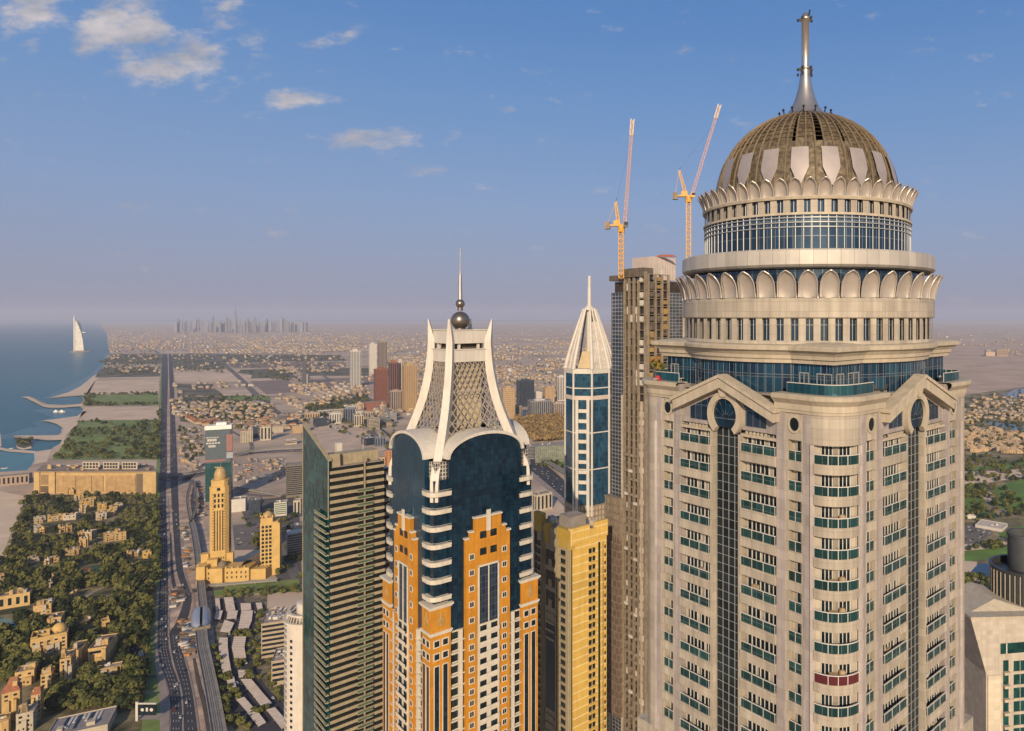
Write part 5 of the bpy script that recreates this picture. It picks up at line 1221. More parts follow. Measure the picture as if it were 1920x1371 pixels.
    for p in ([(425, 682), (640, 679), (650, 688), (440, 691)], [(560, 712), (690, 708), (690, 722), (580, 726)]): sheet('sand_lot', p, .24, M['dark_lot'], wob=.02)
    for k in range(26):
        y = 618 + (k % 13) * 5.5; path_ribbon('street', [(210 + (k * 37) % 90, y), (420 + (k * 53) % 200, y + 1.5), (700 + (k * 61) % 250, y + (k % 3) * 3)], 14, .3, gry)
    # car park with rows of shades
    sheet('car_park', [(396, 1118), (500, 1116), (500, 1180), (530, 1300), (580, 1400), (450, 1400), (408, 1290), (402, 1200)], .42, mat('park_sand', (.30, .235, .16), .95, var=.35, vs=.08, col2=(.10, .10, .05), cs=.07))
    for p, w in (([(416, 1124), (417, 1150), (421, 1168)], 9), ([(446, 1122), (449, 1146), (443, 1172), (436, 1195), (429, 1222), (434, 1255), (452, 1290), (490, 1330), (530, 1375)], 13), ([(474, 1130), (476, 1150), (472, 1180), (461, 1215), (464, 1245), (482, 1285), (508, 1315), (545, 1345)], 11), ([(432, 1310), (455, 1335), (480, 1362), (500, 1385)], 11)):
        path_ribbon('lane', p, w, .6, mat('asphalt_violet', (.055, .05, .06), .85, var=.2, vs=.04))
    # highway on the right of the arched tower
    for k, (dx, w) in enumerate(((0, 15), (20, 14), (38, 9), (-14, 6))):
        path_ribbon('highway', [(930 + dx, 838), (985 + dx * .8, 872), (1030 + dx * .7, 908), (1075 + dx * .6, 950), (1120, 1000)], w * 2.2, .5 + k * .04, asp if k < 3 else pav)
    sheet('lawn', [(1010, 862), (1062, 850), (1066, 885), (1040, 878)], .35, gr)
    # golf course and lakes on the right
    fair = mat('fairway', (.10, .20, .03), .95, var=.3, vs=.015, col2=(.14, .24, .045), cs=.01); rough_ = mat('rough_grass', (.09, .11, .04), .95, var=.45, vs=.02, col2=(.34, .25, .15), cs=.008)
    sheet('golf_ground', [(1780, 852), (2100, 856), (2100, 1110), (1780, 1110)], .2, rough_)
    for p in ([(1780, 915), (1830, 905), (1848, 909), (1840, 925), (1846, 955), (1780, 962)], [(1860, 915), (1920, 898), (1990, 890), (1990, 950), (1925, 957), (1880, 955), (1868, 945)], [(1780, 1037), (1860, 1028), (1900, 1026), (1990, 1030), (1885, 1049), (1780, 1054)], [(1780, 1075), (1825, 1081), (1885, 1086), (1960, 1084), (1930, 1097), (1780, 1096)], [(1850, 873), (1920, 866), (1960, 870), (1870, 880), (1803, 882)], [(1870, 1000), (1930, 985), (1990, 990), (1925, 1020), (1880, 1015)]):
        sheet('fairway', p, .35, fair, wob=.05)
    for p in ([(1843, 935), (1850, 920), (1870, 930), (1875, 936), (1855, 942)], [(1800, 885), (1840, 884), (1920, 880), (1920, 895), (1855, 905), (1808, 908)], [(1780, 1022), (1830, 1020), (1880, 1008), (1895, 1020), (1850, 1030), (1790, 1036)], [(1780, 1052), (1832, 1054), (1830, 1068), (1818, 1074), (1780, 1072)]):
        sheet('bunker_sand', p, .4, beach, wob=.05)
    pond = mat('lake_water', (.012, .045, .085), .1, var=.15, spec=.5)
    sheet('lake', [(1820, 1073), (1828, 1064), (1838, 1057), (1884, 1059), (1960, 1060), (1960, 1080), (1884, 1084), (1850, 1085), (1830, 1080)], .5, pond); sheet('lake', [(1845, 790), (1870, 793), (1925, 800), (2050, 803), (2050, 818), (1925, 812), (1868, 801)], .5, pond); sheet('lake', [(1880, 741), (1905, 730), (1990, 722), (1990, 738), (1900, 746)], .5, pond)
    sheet('villa_ground', [(1780, 745), (1850, 735), (2000, 716), (2100, 716), (2100, 856), (1780, 852)], .2, mat('villa_ground', (.34, .27, .17), .95, var=.4, vs=.012, col2=(.11, .11, .05), cs=.01))
    sheet('desert', [(1740, 640), (2200, 640), (2200, 715), (2000, 716), (1850, 735), (1740, 748)], .12, mat('desert', (.50, .36, .27), .95, var=.25, vs=.004))
    sheet('car_park', [(1780, 985), (1850, 985), (1862, 1000), (1830, 1020), (1780, 1022)], .45, M['lot_grey'])
    for p, w in (([(1780, 1155), (1830, 1150), (1900, 1140)], 9), ([(1780, 1195), (1830, 1180), (1900, 1170)], 14), ([(1790, 1290), (1820, 1330), (1840, 1400)], 26)): path_ribbon('road', p, w, .5, asp)
    sheet('lawn', [(1780, 1200), (1850, 1200), (1850, 1225), (1780, 1222)], .45, fair); sheet('paved_area', [(1780, 1222), (1850, 1226), (1850, 1300), (1780, 1280)], .4, mat('paving_pink', (.24, .13, .13), .9, var=.3, vs=.1)); sheet('flower_bed', [(1800, 1265), (1825, 1262), (1830, 1285), (1808, 1290)], .6, mat('flowers_magenta', (.30, .03, .14), .9, var=.4, vs=.3))
ground()
# ================================================================== mid-ground buildings
def block(name, label, cat, px0, px1, yb, yt, depth, wall, style='bands', rot=0.0, roofm=None, group=None, fh=3.6, win=None, zt=None, par=.9):
    """flat-roofed building; front edge of the base at pixel row yb, roof at row yt, seen between px0 and px1"""
    Y = EYE * FPX / (yb - CY); X0, X1 = (px0 - CX) / FPX * Y, (px1 - CX) / FPX * Y; h = (yb - yt) / FPX * Y; w = X1 - X0
    th = math.atan((CX - (px0 + px1) / 2) / FPX); rel = rot - th * .25; rot = th + rel      # turned partly towards the viewer
    c, s = abs(cos(rel)), abs(sin(rel))
    wl = max(w * .45, (w * cos(th) - depth * s) / c); dd_ = (depth * c + wl * s) / 2
    T = thing(name, label, cat, ((X0 + X1) / 2 - sin(th) * dd_, Y + cos(th) * dd_, 0), rot, group)
    a, d = wl / 2, depth / 2
    roofm = roofm or M['roof_grey']; win = win or M['window_dark']
    b = MB(); b.prism([(-a, -d), (a, -d), (a, d), (-a, d)], 0, h, 0, cap=False); b.build('wall', wall, T)
    b = MB(); b.box(-a + .2, a - .2, -d + .2, d - .2, h - 1.2, h - par, 0)
    b.build('roof', roofm, T)
    p = MB(); p.sweep([(-a, -d), (a, -d), (a, d), (-a, d)], [(-.35, h - 1), (-.35, h), (.12, h), (.12, h - .5), (.003, h - .5)], 0, closed=True); p.build('parapet', wall, T)
    nf = max(1, int((h - 2) / fh)); fs = [(frame((0, -1)), a, d)]
    if rel > .05: fs.append((frame((-1, 0)), d, a))
    elif rel < -.05: fs.append((frame((1, 0)), d, a))
    bs = []
    if style == 'bands':
        for fr, hl, dd in fs:
            for k in range(nf):
                z = h - 1.3 - (k + .5) * fh; q = MB(); q.fbox(fr, -hl + .8, hl - .8, dd + .003, dd + .1, z - fh * .26, z + fh * .24, 0); bs.append(q)
    elif style == 'strips':
        for fr, hl, dd in fs:
            n = max(2, int(hl * 2 / 7))
            for i in range(n):
                s_ = -hl + hl * 2 * (i + .5) / n; q = MB(); q.fbox(fr, s_ - hl / n * .45, s_ + hl / n * .45, dd + .003, dd + .1, 4, h - 4, 0); bs.append(q)
    elif style == 'grid':
        for fr, hl, dd in fs:
            n = max(2, int(hl * 2 / 5.5))
            for k in range(nf):
                for i in range(n):
                    s_ = -hl + hl * 2 * (i + .5) / n; z = h - 1.5 - (k + .5) * fh; q = MB(); q.fbox(fr, s_ - 1.2, s_ + 1.2, dd + .003, dd + .1, z - 1, z + .9, 0); bs.append(q)
    parts_or_rest(bs, 'window', win, T)
    if cat == 'resort house':       # stepped wings, stair turret and awning of the small houses
        for k in range(3 if group else 6):
            x = rnd.uniform(-a, a * .6); u = rnd.uniform(.3, .7) * min(a, 9); hh = h * rnd.uniform(.45, 1.35); y0 = -d - rnd.uniform(.5, 4) if hh < h else -d * .6
            q = MB(); q.box(x, x + u, y0, y0 + rnd.uniform(3.5, 7), 0, hh, 0); q.build('wing', rnd.choice([wall, cream, sandst]), T)
            q = MB(); q.box(x + u * .3, x + u * .6, y0 - .1, y0 - .003, hh * .3, hh * .3 + 1.8, 0); q.build('window', M['window_dark'], T)
    if w > 12:
        for k in range(1 + int(rnd.random() * 3)):
            x = rnd.uniform(-a * .6, a * .5); y = rnd.uniform(-d * .6, d * .5); u = rnd.uniform(1.5, min(5, a * .5)); q = MB(); q.box(x, x + u, y, y + u * .8, h - par + .003, h + rnd.uniform(.6, 2.2), 0); q.build('roof_unit', M['white_paint'] if rnd.random() < .5 else wall, T)
    return T, a, d, h
sandst = mat('sandstone', (.53, .355, .15), .75, var=.15, vs=.1, stain=.1); gold2 = mat('hotel_gold', (.62, .40, .13), .7, var=.12, vs=.1, stain=.1)
cream = mat('cream_wall', (.50, .42, .31), .75, var=.15, vs=.08, stain=.1); whitew = mat('white_render', (.58, .53, .46), .7, var=.1, vs=.1); brick = mat('red_brown_wall', (.27, .11, .07), .75, var=.15, vs=.1)
tanw = mat('tan_wall', (.45, .31, .165), .75, var=.15, vs=.1); greyw = mat('grey_wall', (.24, .23, .23), .7, var=.15, vs=.1); bluew = glass('far_blue_glass', (.02, .035, .06), (.05, .07, .10), (3, 3.5), .3, (.10, .11, .13), .2, .3); terra = mat('terracotta', (.36, .135, .065), .8, var=.25, vs=.3)
brownroof = mat('brown_roof', (.14, .10, .075), .9, var=.25, vs=.1)
def hotel():
    Y = 982.0; mp = Y / FPX
    X = (412 - CX) / FPX * Y
    T = thing('domed_hotel_tower', 'slender golden hotel tower topped by a pointed dome, beside the coast road', 'hotel', (X - 9, Y + 15, 0), radians(23))
    a = 11.6; H = 137
    b = MB(); oc = [(-a, -a + 4), (-a + 4, -a), (a - 4, -a), (a, -a + 4), (a, a - 4), (a - 4, a), (-a + 4, a), (-a, a - 4)]
    b.prism(oc, 0, H - 9, 0); b.build('shaft', gold2, T)
    b = MB(); b.prism([(x * .86, y * .86) for x, y in oc], H - 9, H, 0); b.build('upper_tier', gold2, T)
    b = MB(); b.prism([(x * 1.03, y * 1.03) for x, y in oc], H - 9.6, H - 8.6, 0); b.prism([(x * .9, y * .9) for x, y in oc], H - .1, H + .8, 0); b.prism([(x * 1.03, y * 1.03) for x, y in oc], 34, 35, 0); b.build('cornice', gold2, T)
    d = MB(); d.lathe([(7.6, H + .8), (7.6, H + 3)] + [(7.9 * cos(t * pi / 16) ** .8, H + 3 + 15 * sin(t * pi / 16)) for t in range(1, 8)] + [(.05, H + 18.5)], 24, 0); d.build('dome', mat('dome_gold', (.48, .33, .14), .5, var=.15, vs=.3, grid=(2, 2.4, .15, .5, (.30, .2, .08))), T)
    d = MB(); d.tube((0, 0, H + 18), (0, 0, H + 24), .35, 6, 0, .08); d.build('finial', M['spire_metal'], T)
    for n in ((0, -1), (-1, 0), (1, 0)):
        fr = frame(n)
        for s in (-4.8, -1.6, 1.6, 4.8):
            w = MB(); w.fbox(fr, s - .75, s + .75, a + .003, a + .12, 38, H - 42, 0); w.build('window_strip', mat('brown_glazing', (.10, .06, .025), .3), T)
        for k in range(3):
            for s in (-4.5, 0, 4.5):
                w = MB(); w.fbox(fr, s - 1.1, s + 1.1, a + .003, a + .14, H - 38 + k * 7.5, H - 33 + k * 7.5, 0); w.build('window', M['window_dark'], T)
        w = MB(); w.fpoly(fr, [(-2, H - 14)] + [(2, H - 14)] + [(2 * cos(t * pi / 8), H - 11.5 + 2.4 * sin(t * pi / 8)) for t in range(9)][0:], a * .0 + a + .01, a + .16, 0); w.build('arched_window', M['window_dark'], T)
        for s in (-6.6, 6.6):
            for k in range(20):
                w = MB(); w.fbox(fr, s - .55, s + .55, a + .003, a + .1, 39 + k * 4.1, 41 + k * 4.1, 0); w.build('window', mat('brown_glazing', (.10, .06, .025), .3), T)
        for k in range(5):
            w = MB(); s = -6 + k * 3; w.fbox(fr, s - .7, s + .7, a + .003, a + .12, 26, 29, 0); w.build('window', M['brown_glazing'], T)
    for x, y, w_, h_ in ((-17, -6, 9, 34), (13, -6, 8, 32), (-20, -12, 10, 22), (-6, -15, 12, 28)):
        b = MB(); b.box(x - w_ / 2, x + w_ / 2, y - w_ / 2, y + w_ / 2, 0, h_, 0); b.box(x - w_ / 2 - .4, x + w_ / 2 + .4, y - w_ / 2 - .4, y + w_ / 2 + .4, h_, h_ + .8, 0); b.build('buttress', gold2, T)
    # podium
    P = thing('hotel_podium', 'golden low hotel podium with barrel roof between the two hotel towers', 'hotel', ((455 - CX) / FPX * 975, 975, 0), radians(8))
    b = MB(); b.box(-45, 10, -4, 22, 0, 19, 0); b.box(-56, -45, -8, 20, 0, 24, 0); b.box(10, 30, 0, 20, 0, 15, 0); b.box(-38, -22, -9, -4, 0, 21, 0); b.build('wall', gold2, P)
    for x in range(-43, 9, 6):
        for z in (5, 11.5):
            w = MB(); w.box(x, x + 1.8, -4.15, -4.003, z, z + 3, 0); w.build('window', M['brown_glazing'], P)
    for x in range(-45, 11, 8): w = MB(); w.box(x, x + 2, -4.3, -2.6, 19, 21.5, 0, .6); w.build('merlon', gold2, P)
    b = MB(); b.lathe([(11, 0), (11, 30)], 16, 0, True, 0, pi); o = b.build('barrel_roof', mat('vault_brown', (.20, .15, .10), .7, var=.2, vs=.3), P); o.rotation_euler = (pi / 2, 0, 0); o.location = (8, 32, 17)
    b = MB(); b.lathe([(6, 19), (6, 21), (4.5, 24), (2, 26), (.05, 27)], 16, 0, c=(-30, 8)); b.build('small_dome', M['vault_brown'], P)
    # second tower
    X2 = (496 - CX) / FPX * 990
    Q = thing('short_hotel_tower', 'shorter golden hotel tower with a shaded balcony side and small dome', 'hotel', (X2, 1004, 0), radians(24))
    b = MB(); b.box(-11.5, 11, -11, 10, 0, 76, 0); b.box(-11, 4, -10.4, 9, 76, 82, 0); b.build('shaft', gold2, Q)
    b = MB(); b.lathe([(6.5, 82), (6.4, 84), (5, 87), (2.5, 89), (.05, 90)], 20, 0, c=(-3, 0)); b.build('dome', M['dome_gold'], Q)
    for k in range(11):
        for s in (-8, -3.4, 1.2):
            w = MB(); w.box(s - 1.5, s + 1.5, -11.15, -11.003, 12 + k * 5.6, 15.6 + k * 5.6, 0); w.build('window', M['window_dark'], Q)
    for k in range(19):
        w = MB(); w.box(11.003, 12.6, -9, 9, 9 + k * 3.4, 9.6 + k * 3.4, 0); w.build('balcony', mat('beige_painted_shade', (.27, .225, .145), .7), Q)  # the side's shade is put into the balconies' dull beige
    for y in (-10.5, 0, 9.3):
        w = MB(); w.box(11.003, 13.0, y - .8, y + .8, 0, 74, 0); w.build('side_pier', gold2, Q)
    w = MB(); w.box(11.003, 11.2, -9.6, 8.5, 8, 73, 0); w.build('side_glazing', M['window_dark'], Q)
    for k in range(8):
        aa = 2 * pi * k / 8; w = MB(); w.box(-3 + 9 * cos(aa) - .8, -3 + 9 * cos(aa) + .8, 9 * sin(aa) - .8, 9 * sin(aa) + .8, 82, 85.5, 0, .5); w.build('pinnacle', gold2, Q)
hotel()
def slab_block():
    Y = 1394.0
    T, a, d, h = block('billboard_tower', 'teal glass slab tower with white roof and a large advertising screen', 'office tower', 385, 437, 940, 803, 22, glass('glass_slab', (.012, .075, .08), (.02, .10, .10), (3.2, 3.6), .35, (.06, .11, .11), .2, .35), style='none', roofm=M['white_paint'])
    b = MB(); b.box(-a - 1, a + 1, -d - 1, d + 1, h - 3, h + 5, 0); b.box(-a * .2, a * .6, -d * .5, d, h + 5, h + 10, 0); b.build('roof_slab', mat('roof_bright', (.85, .8, .72), .6), T)
    fr = frame((0, -1)); s = MB(); s.fbox(fr, -a + .5, a - .5, d + .003, d + .8, h - 70, h - 4, 0)
    for k, (x0, x1, z0, z1) in enumerate(((-18, -2, -26, -21), (-20, 4, -31, -28.5), (-16, -4, -38, -33.5), (-20, 2, -19, -17.5))):
        for q in range(5): u0 = x0 + (x1 - x0) * q / 5; s.fbox(fr, u0, u0 + (x1 - x0) / 6.5, d + .8, d + .9, h + z0, h + z1, 1)
    s.fbox(fr, 14, 24, d + .8, d + .9, h - 48, h - 14, 2); s.fbox(fr, -24, 12, d + .8, d + .9, h - 67, h - 63, 2); s.fbox(fr, 14, 25, d + .81, d + .95, h - 62, h - 50, 3)
    s.build('advert_screen', [mat('screen_dark', (.09, .115, .13), .4), M['white_paint'], mat('screen_red', (.30, .14, .11), .5), mat('screen_grey', (.35, .35, .38), .5)], T)
    s = MB(); s.fbox(fr, -6, 6, d + .003, d + .3, h - 80, h - 78, 0); s.build('gold_sign', M['gilt'], T)
slab_block()
def mall():
    Y = 1458.0; mp = Y / FPX; X0, X1 = (65 - CX) * mp, (295 - CX) * mp
    T = thing('resort_hall', 'long sandy coloured block with blank panels beside the coast road', 'building', ((X0 + X1) / 2, Y, 0), 0)
    a = (X1 - X0) / 2; H = 45
    b = MB(); b.box(-a, a, 0, 66, 0, H, 0); b.build('wall', sandst, T)
    for x0, x1, pr in ((-a, -a + 12, 2), (-a + 32, -a + 45, 3), (a - 27, a, 4)):
        q = MB(); q.box(x0, x1, -pr, 0, 0, H + .5, 0); q.build('pier', sandst, T)
    for x0, x1 in ((-a + 47, -a + 87), (-a + 88, -a + 120), (-a + 121, -a + 145), (-a + 150, a - 45)):
        q = MB(); q.box(x0, x1, -1.2, -.003, 3, H - 8, 0); q.build('panel', mat('panel_sand', (.44, .28, .12), .8, var=.22, vs=.12, stain=.25), T)
    q = MB(); q.box(-a + 14, -a + 30, -.4, -.003, 18, H - 6, 0); q.build('grille', mat('grille_sand', (.36, .24, .12), .8, grid=(6, 2, .6, 0, (.2, .13, .06))), T)
    q = MB(); q.box(-a + 13, -a + 31, -.6, -.003, 2, 15, 0); q.build('door', mat('grille_brown', (.13, .085, .05), .8), T)
    q = MB(); q.box(a - 44, a - 28, -.3, -.003, 0, H - 4, 0); q.build('shadow_bay', mat('bay_shade', (.16, .115, .075), .85), T)  # bay's shadow put in as a dark brown panel
    q = MB(); q.box(-a - 1, a + .6, -4.6, -4.01, H + .5, H + 2.2, 0); q.box(-a + .5, a - .5, 1, 65, H + .003, H + .3, 0); q.build('roof', mat('roof_tan', (.28, .21, .15), .9, var=.3, vs=.05), T)
    for x0, x1 in ((-a + 98, -a + 136), (-a + 143, -a + 178), (-a + 184, -a + 218)):
        q = MB(); q.box(x0, x1, 24, 40, H + .3, H + 16, 0); q.build('roof_lodge', cream, T)
        for k in range(5):
            for z in (2.5, 9):
                u = x0 + 2 + k * (x1 - x0 - 4) / 5; q = MB(); q.box(u, u + 4.4, 23.8, 23.99, H + z, H + z + 4.6, 0); q.build('window', M['window_dark'], T)
    for k in range(26):
        x = rnd.uniform(-a + 5, a - 12); y = rnd.uniform(6, 60)
        if 20 < y < 42 and x > -a + 95: continue
        u = rnd.uniform(3, 9); q = MB(); q.box(x, x + u, y, y + rnd.uniform(3, 7), H + .3, H + rnd.uniform(2, 6), 0); q.build('roof_unit', rnd.choice([cream, sandst, M['roof_tan']]), T)
    for o in T.children:
        for v in o.data.vertices: v.co.x -= .80 * max(0, v.co.y) * (1 + v.co.x / 900)
    block('beach_pavilion', 'low brown terrace with dark openings on the shore left of the long block', 'building', -40, 62, 912, 894, 30, mat('pink_stone', (.36, .26, .2), .8, var=.15), 'strips')
mall()
RB = []       # pixel rectangles kept free of trees
def resort(px0, px1, yb, yt, depth, label, name='resort_house', style='grid', wall=None, roofm=None, group='sand coloured resort houses among the trees', rot=0.0):
    T, a, d, h = block(name, label, 'resort house', px0, px1, yb, yt, depth, wall or mat('resort_sand', (.60, .40, .165), .8, var=.2, vs=.15, stain=.15), style, rot, roofm or M['roof_tan'], group, fh=4.0)
    ybk = CY + EYE * FPX / (EYE * FPX / (yb - CY) + depth + 4)
    RB.append((px0 - 6, px1 + 6, ybk - 1, yb + 5 + (yb - CY) * .02))
    return T, a, d, h
def resort_area():
    g = 'sand coloured resort houses among the trees'; lab = 'small sand coloured resort house among the garden trees'
    for (x0, x1, y0, y1) in ((96, 128, 912, 921), (123, 140, 918, 927), (138, 156, 927, 938), (148, 176, 940, 952), (160, 180, 934, 945), (150, 168, 950, 962), (182, 200, 945, 958), (204, 220, 950, 962), (214, 230, 945, 954), (179, 200, 962, 975), (200, 215, 958, 968), (63, 86, 970, 982), (88, 118, 967, 977), (118, 150, 966, 976), (63, 78, 986, 1000), (76, 90, 990, 1002), (108, 122, 988, 999), (120, 135, 986, 997), (145, 160, 998, 1010), (160, 182, 997, 1012), (148, 168, 1010, 1026), (194, 215, 1000, 1016), (213, 235, 998, 1014), (119, 135, 1032, 1042), (132, 150, 1030, 1040), (238, 255, 1036, 1046), (252, 268, 1034, 1043), (266, 284, 1036, 1047), (52, 72, 1046, 1056), (84, 100, 1048, 1058), (96, 112, 1046, 1055), (-6, 8, 1078, 1094), (98, 104, 1078, 1092), (90, 98, 1092, 1106), (130, 148, 1112, 1122), (150, 176, 1165, 1172), (190, 206, 1164, 1182)):
        T, a, d, h = resort(x0, x1, y1, y0, rnd.uniform(10, 16), lab, rot=rnd.choice([0, .25, -.25, .4]), wall=rnd.choice([gold2, sandst, sandst, cream]))
        if rnd.random() < .5:
            q = MB(); u = min(a, d) * .5; q.box(-a, -a + u * 1.3, -d, -d + u * 1.3, h - .9, h + 3.2, 0); q.build('roof_tower', sandst, T)
    L = 'large resort block'
    # arcade wing, entrance block, domed hall, long hall ...
    resort(-20, 62, 1142, 1117, 14, 'resort wing with a row of dark arches and white domes on its roof', 'arcaded_wing', 'strips', None, None, None)
    resort(62, 104, 1152, 1134, 20, 'plain golden resort block at the end of the arcaded wing', 'resort_block', 'none', None, None, None)
    T, a, d, h = resort(57, 131, 1224, 1196, 32, 'golden resort hall with a dome and sunken courtyard', 'domed_hall', 'grid', None, brownroof, None, .12)
    q = MB(); q.lathe([(6.6, h - .9), (6.6, h + 1.5), (6.2, h + 3.2), (5, h + 5.4), (3, h + 7), (.05, h + 7.8)], 24, 0, c=(a * .5, 4)); q.build('dome', gold2, T)
    for x0, x1, y0, y1 in ((-a * .6, -a * .05, -4, 6), (-a * .95, -a * .7, -10, 8)):
        q = MB(); q.sweep([(x0, y0), (x1, y0), (x1, y1), (x0, y1)], [(0, h - .9), (0, h + 2.4), (.9, h + 2.4), (.9, h - .9)], 0, closed=True); q.build('court_wall', gold2, T)
    q = MB(); q.box(-a * .98, a * .98, -d + .5, -d + 3, h - .9, h + 2.0, 0); q.build('front_parapet', gold2, T)
    resort(88, 122, 1176, 1158, 18, 'brown roofed link building behind the domed hall', 'link_building', 'none', None, brownroof, None)
    T, a, d, h = resort(165, 222, 1247, 1213, 34, 'wide golden hall with a brown flat roof and shaded loggia', 'long_hall', 'none', None, brownroof, None, -.12)
    q = MB(); q.box(-a * .8, a * .8, -d - .3, -d - .003, h - 6, h - 3.4, 0); q.build('loggia', M['window_dark'], T)
    resort(133, 165, 1248, 1218, 26, 'golden wing with two brown roof wells beside the wide hall', 'roof_well_wing', 'none', None, brownroof, None)
    resort(112, 143, 1278, 1234, 22, 'golden link wing with curved white roof lights', 'roof_light_wing', 'grid', None, None, None)
    resort(182, 231, 1270, 1252, 10, 'low golden forecourt wall building with a glass awning', 'forecourt_building', 'none', sandst, M['roof_grey'], None)
    resort(28, 72, 1284, 1258, 16, 'low golden resort wing with small domes behind the red roofed block', 'front_wing', 'grid', None, None, None)
    resort(76, 104, 1290, 1263, 16, 'square golden block with an arched doorway', 'square_block', 'grid', None, None, None)
    T, a, d, h = resort(3, 42, 1352, 1297, 18, 'golden block with red tiled hip roofs in the lower left corner', 'red_roofed_block', 'grid', None, None, None, .1)
    for x0, x1, y0, y1, z0, z1 in ((-a - .6, a + .6, -d - .6, d * .2, h, h + 4.2), (-a * .7, a * .8, d * .2, d + 4, h + 1, h + 7)):
        q = MB(); mx, my = (x0 + x1) / 2, (y0 + y1) / 2; r_ = (x1 - x0) * .28
        q.add([(x0, y0, z0), (x1, y0, z0), (x1, y1, z0), (x0, y1, z0), (mx - r_, my, z1), (mx + r_, my, z1)], [(0, 1, 5, 4), (1, 2, 5), (2, 3, 4, 5), (3, 0, 4), (3, 2, 1, 0)]); q.build('hip_roof', terra, T)
    T, a, d, h = resort(58, 82, 1352, 1302, 12, 'narrow golden turret with one red tiled roof', 'red_roofed_turret', 'grid', None, None, None)
    q = MB(); q.add([(-a - .5, -d - .5, h), (a + .5, -d - .5, h), (a + .5, d + .5, h), (-a - .5, d + .5, h), (-2, 0, h + 4.5), (2, 0, h + 4.5)], [(0, 1, 5, 4), (1, 2, 5), (2, 3, 4, 5), (3, 0, 4), (3, 2, 1, 0)]); q.build('hip_roof', terra, T)
    resort(30, 72, 1374, 1336, 16, 'pale flat roofed annexe with white roof machines', 'annexe', 'grid', cream, M['roof_grey'], None)
    resort(-20, 22, 1380, 1352, 14, 'golden front bay in the bottom left corner', 'front_bay', 'grid', None, None, None)
    T, a, d, h = resort(84, 224, 1392, 1372, 34, 'broad grey roofed car park building with a low pale parapet', 'parking_building', 'none', cream, mat('deck_grey', (.27, .24, .235), .9, var=.2, vs=.2), None, -.04)
    for k in range(9):
        x = -a + 8 + k * (2 * a - 16) / 9; q = MB(); q.box(x, x + 1.8, rnd.uniform(-d + 3, d - 6), d - 3, h - .9, h - .3, 0); q.build('roof_unit', M['white_paint'] if k % 3 else M['window_dark'], T)
    # billboard by the road
    x, y = G(257, 1352); B = thing('billboard', 'black roadside board on a white post at the road verge', 'billboard', (x, y, 0), 0)
    q = MB(); q.box(-1.1, 1.1, -.6, .6, 0, 17.5, 0); q.build('post', M['white_paint'], B)
    q = MB(); q.box(1.3, 17.5, -.5, .5, 5.5, 15.5, 0); q.build('board', M['window_dark'], B)
    q = MB(); q.box(1.2, 17.8, -.7, .7, 15.6, 16.5, 0); q.build('frame', M['white_paint'], B)
    q = MB()
    for cx, r in ((5.2, 1.5), (13.5, 1.6)): q.fpoly(frame((0, -1)), [(cx + r * cos(t * pi / 8), 10.5 + r * sin(t * pi / 8)) for t in range(16)], .51, .56, 0)
    q.fbox(frame((0, -1)), 8.4, 10.4, .51, .56, 9, 12.5, 0); q.build('lettering', M['white_paint'], B)
resort_area()
def satellite_office():
    T, a, d, h = block('dish_office', 'tan office with satellite dishes on its roof, rear of the pair', 'office', 490, 552, 1232, 1166, 42, mat('office_tan', (.40, .31, .21), .75, var=.15), 'bands', 0, mat('roof_light', (.33, .28, .24), .9, var=.35, vs=.3), None, 5.0)
    r = random.Random(5)
    for k in range(16):
        x, y, u = r.uniform(-a * .85, a * .6), r.uniform(-d * .8, d * .9), r.choice([1.1, 1.3, 2.4]); D = MB()
        D.tube((x, y, h - .9), (x, y, h + 1.2), .18, 6, 0); D.lathe([(.05, h + 1.3), (u * .6, h + 1.5), (u, h + 2.1), (u * .95, h + 2.15), (u * .55, h + 1.65)], 14, 0, True, c=(x, y)); D.build('satellite_dish', M['white_paint'], T)
    for k in range(5):
        x = -a * .6 + k * a * .3; D = MB(); D.box(x, x + 2.6, -d * .45, -d * .25, h - .9, h + 1.2, 0); D.build('cooler', M['frame_white'], T)
    T, a, d, h = block('terraced_office', 'tan office with dark window bands and cluttered roof, in front of the dish office', 'office', 509, 556, 1286, 1237, 30, M['office_tan'], 'bands', 0, M['roof_light'], None, 5.2)
    for k in range(22):
        x, y = r.uniform(-a * .9, a * .7), r.uniform(-d * .9, d * .8); D = MB(); D.box(x, x + r.uniform(1, 3), y, y + r.uniform(1, 2.4), h - .9, h + r.uniform(.3, 1.5), 0); D.build('roof_unit', r.choice([M['frame_white'], M['roof_grey'], M['concrete_dark']]), T)
satellite_office()
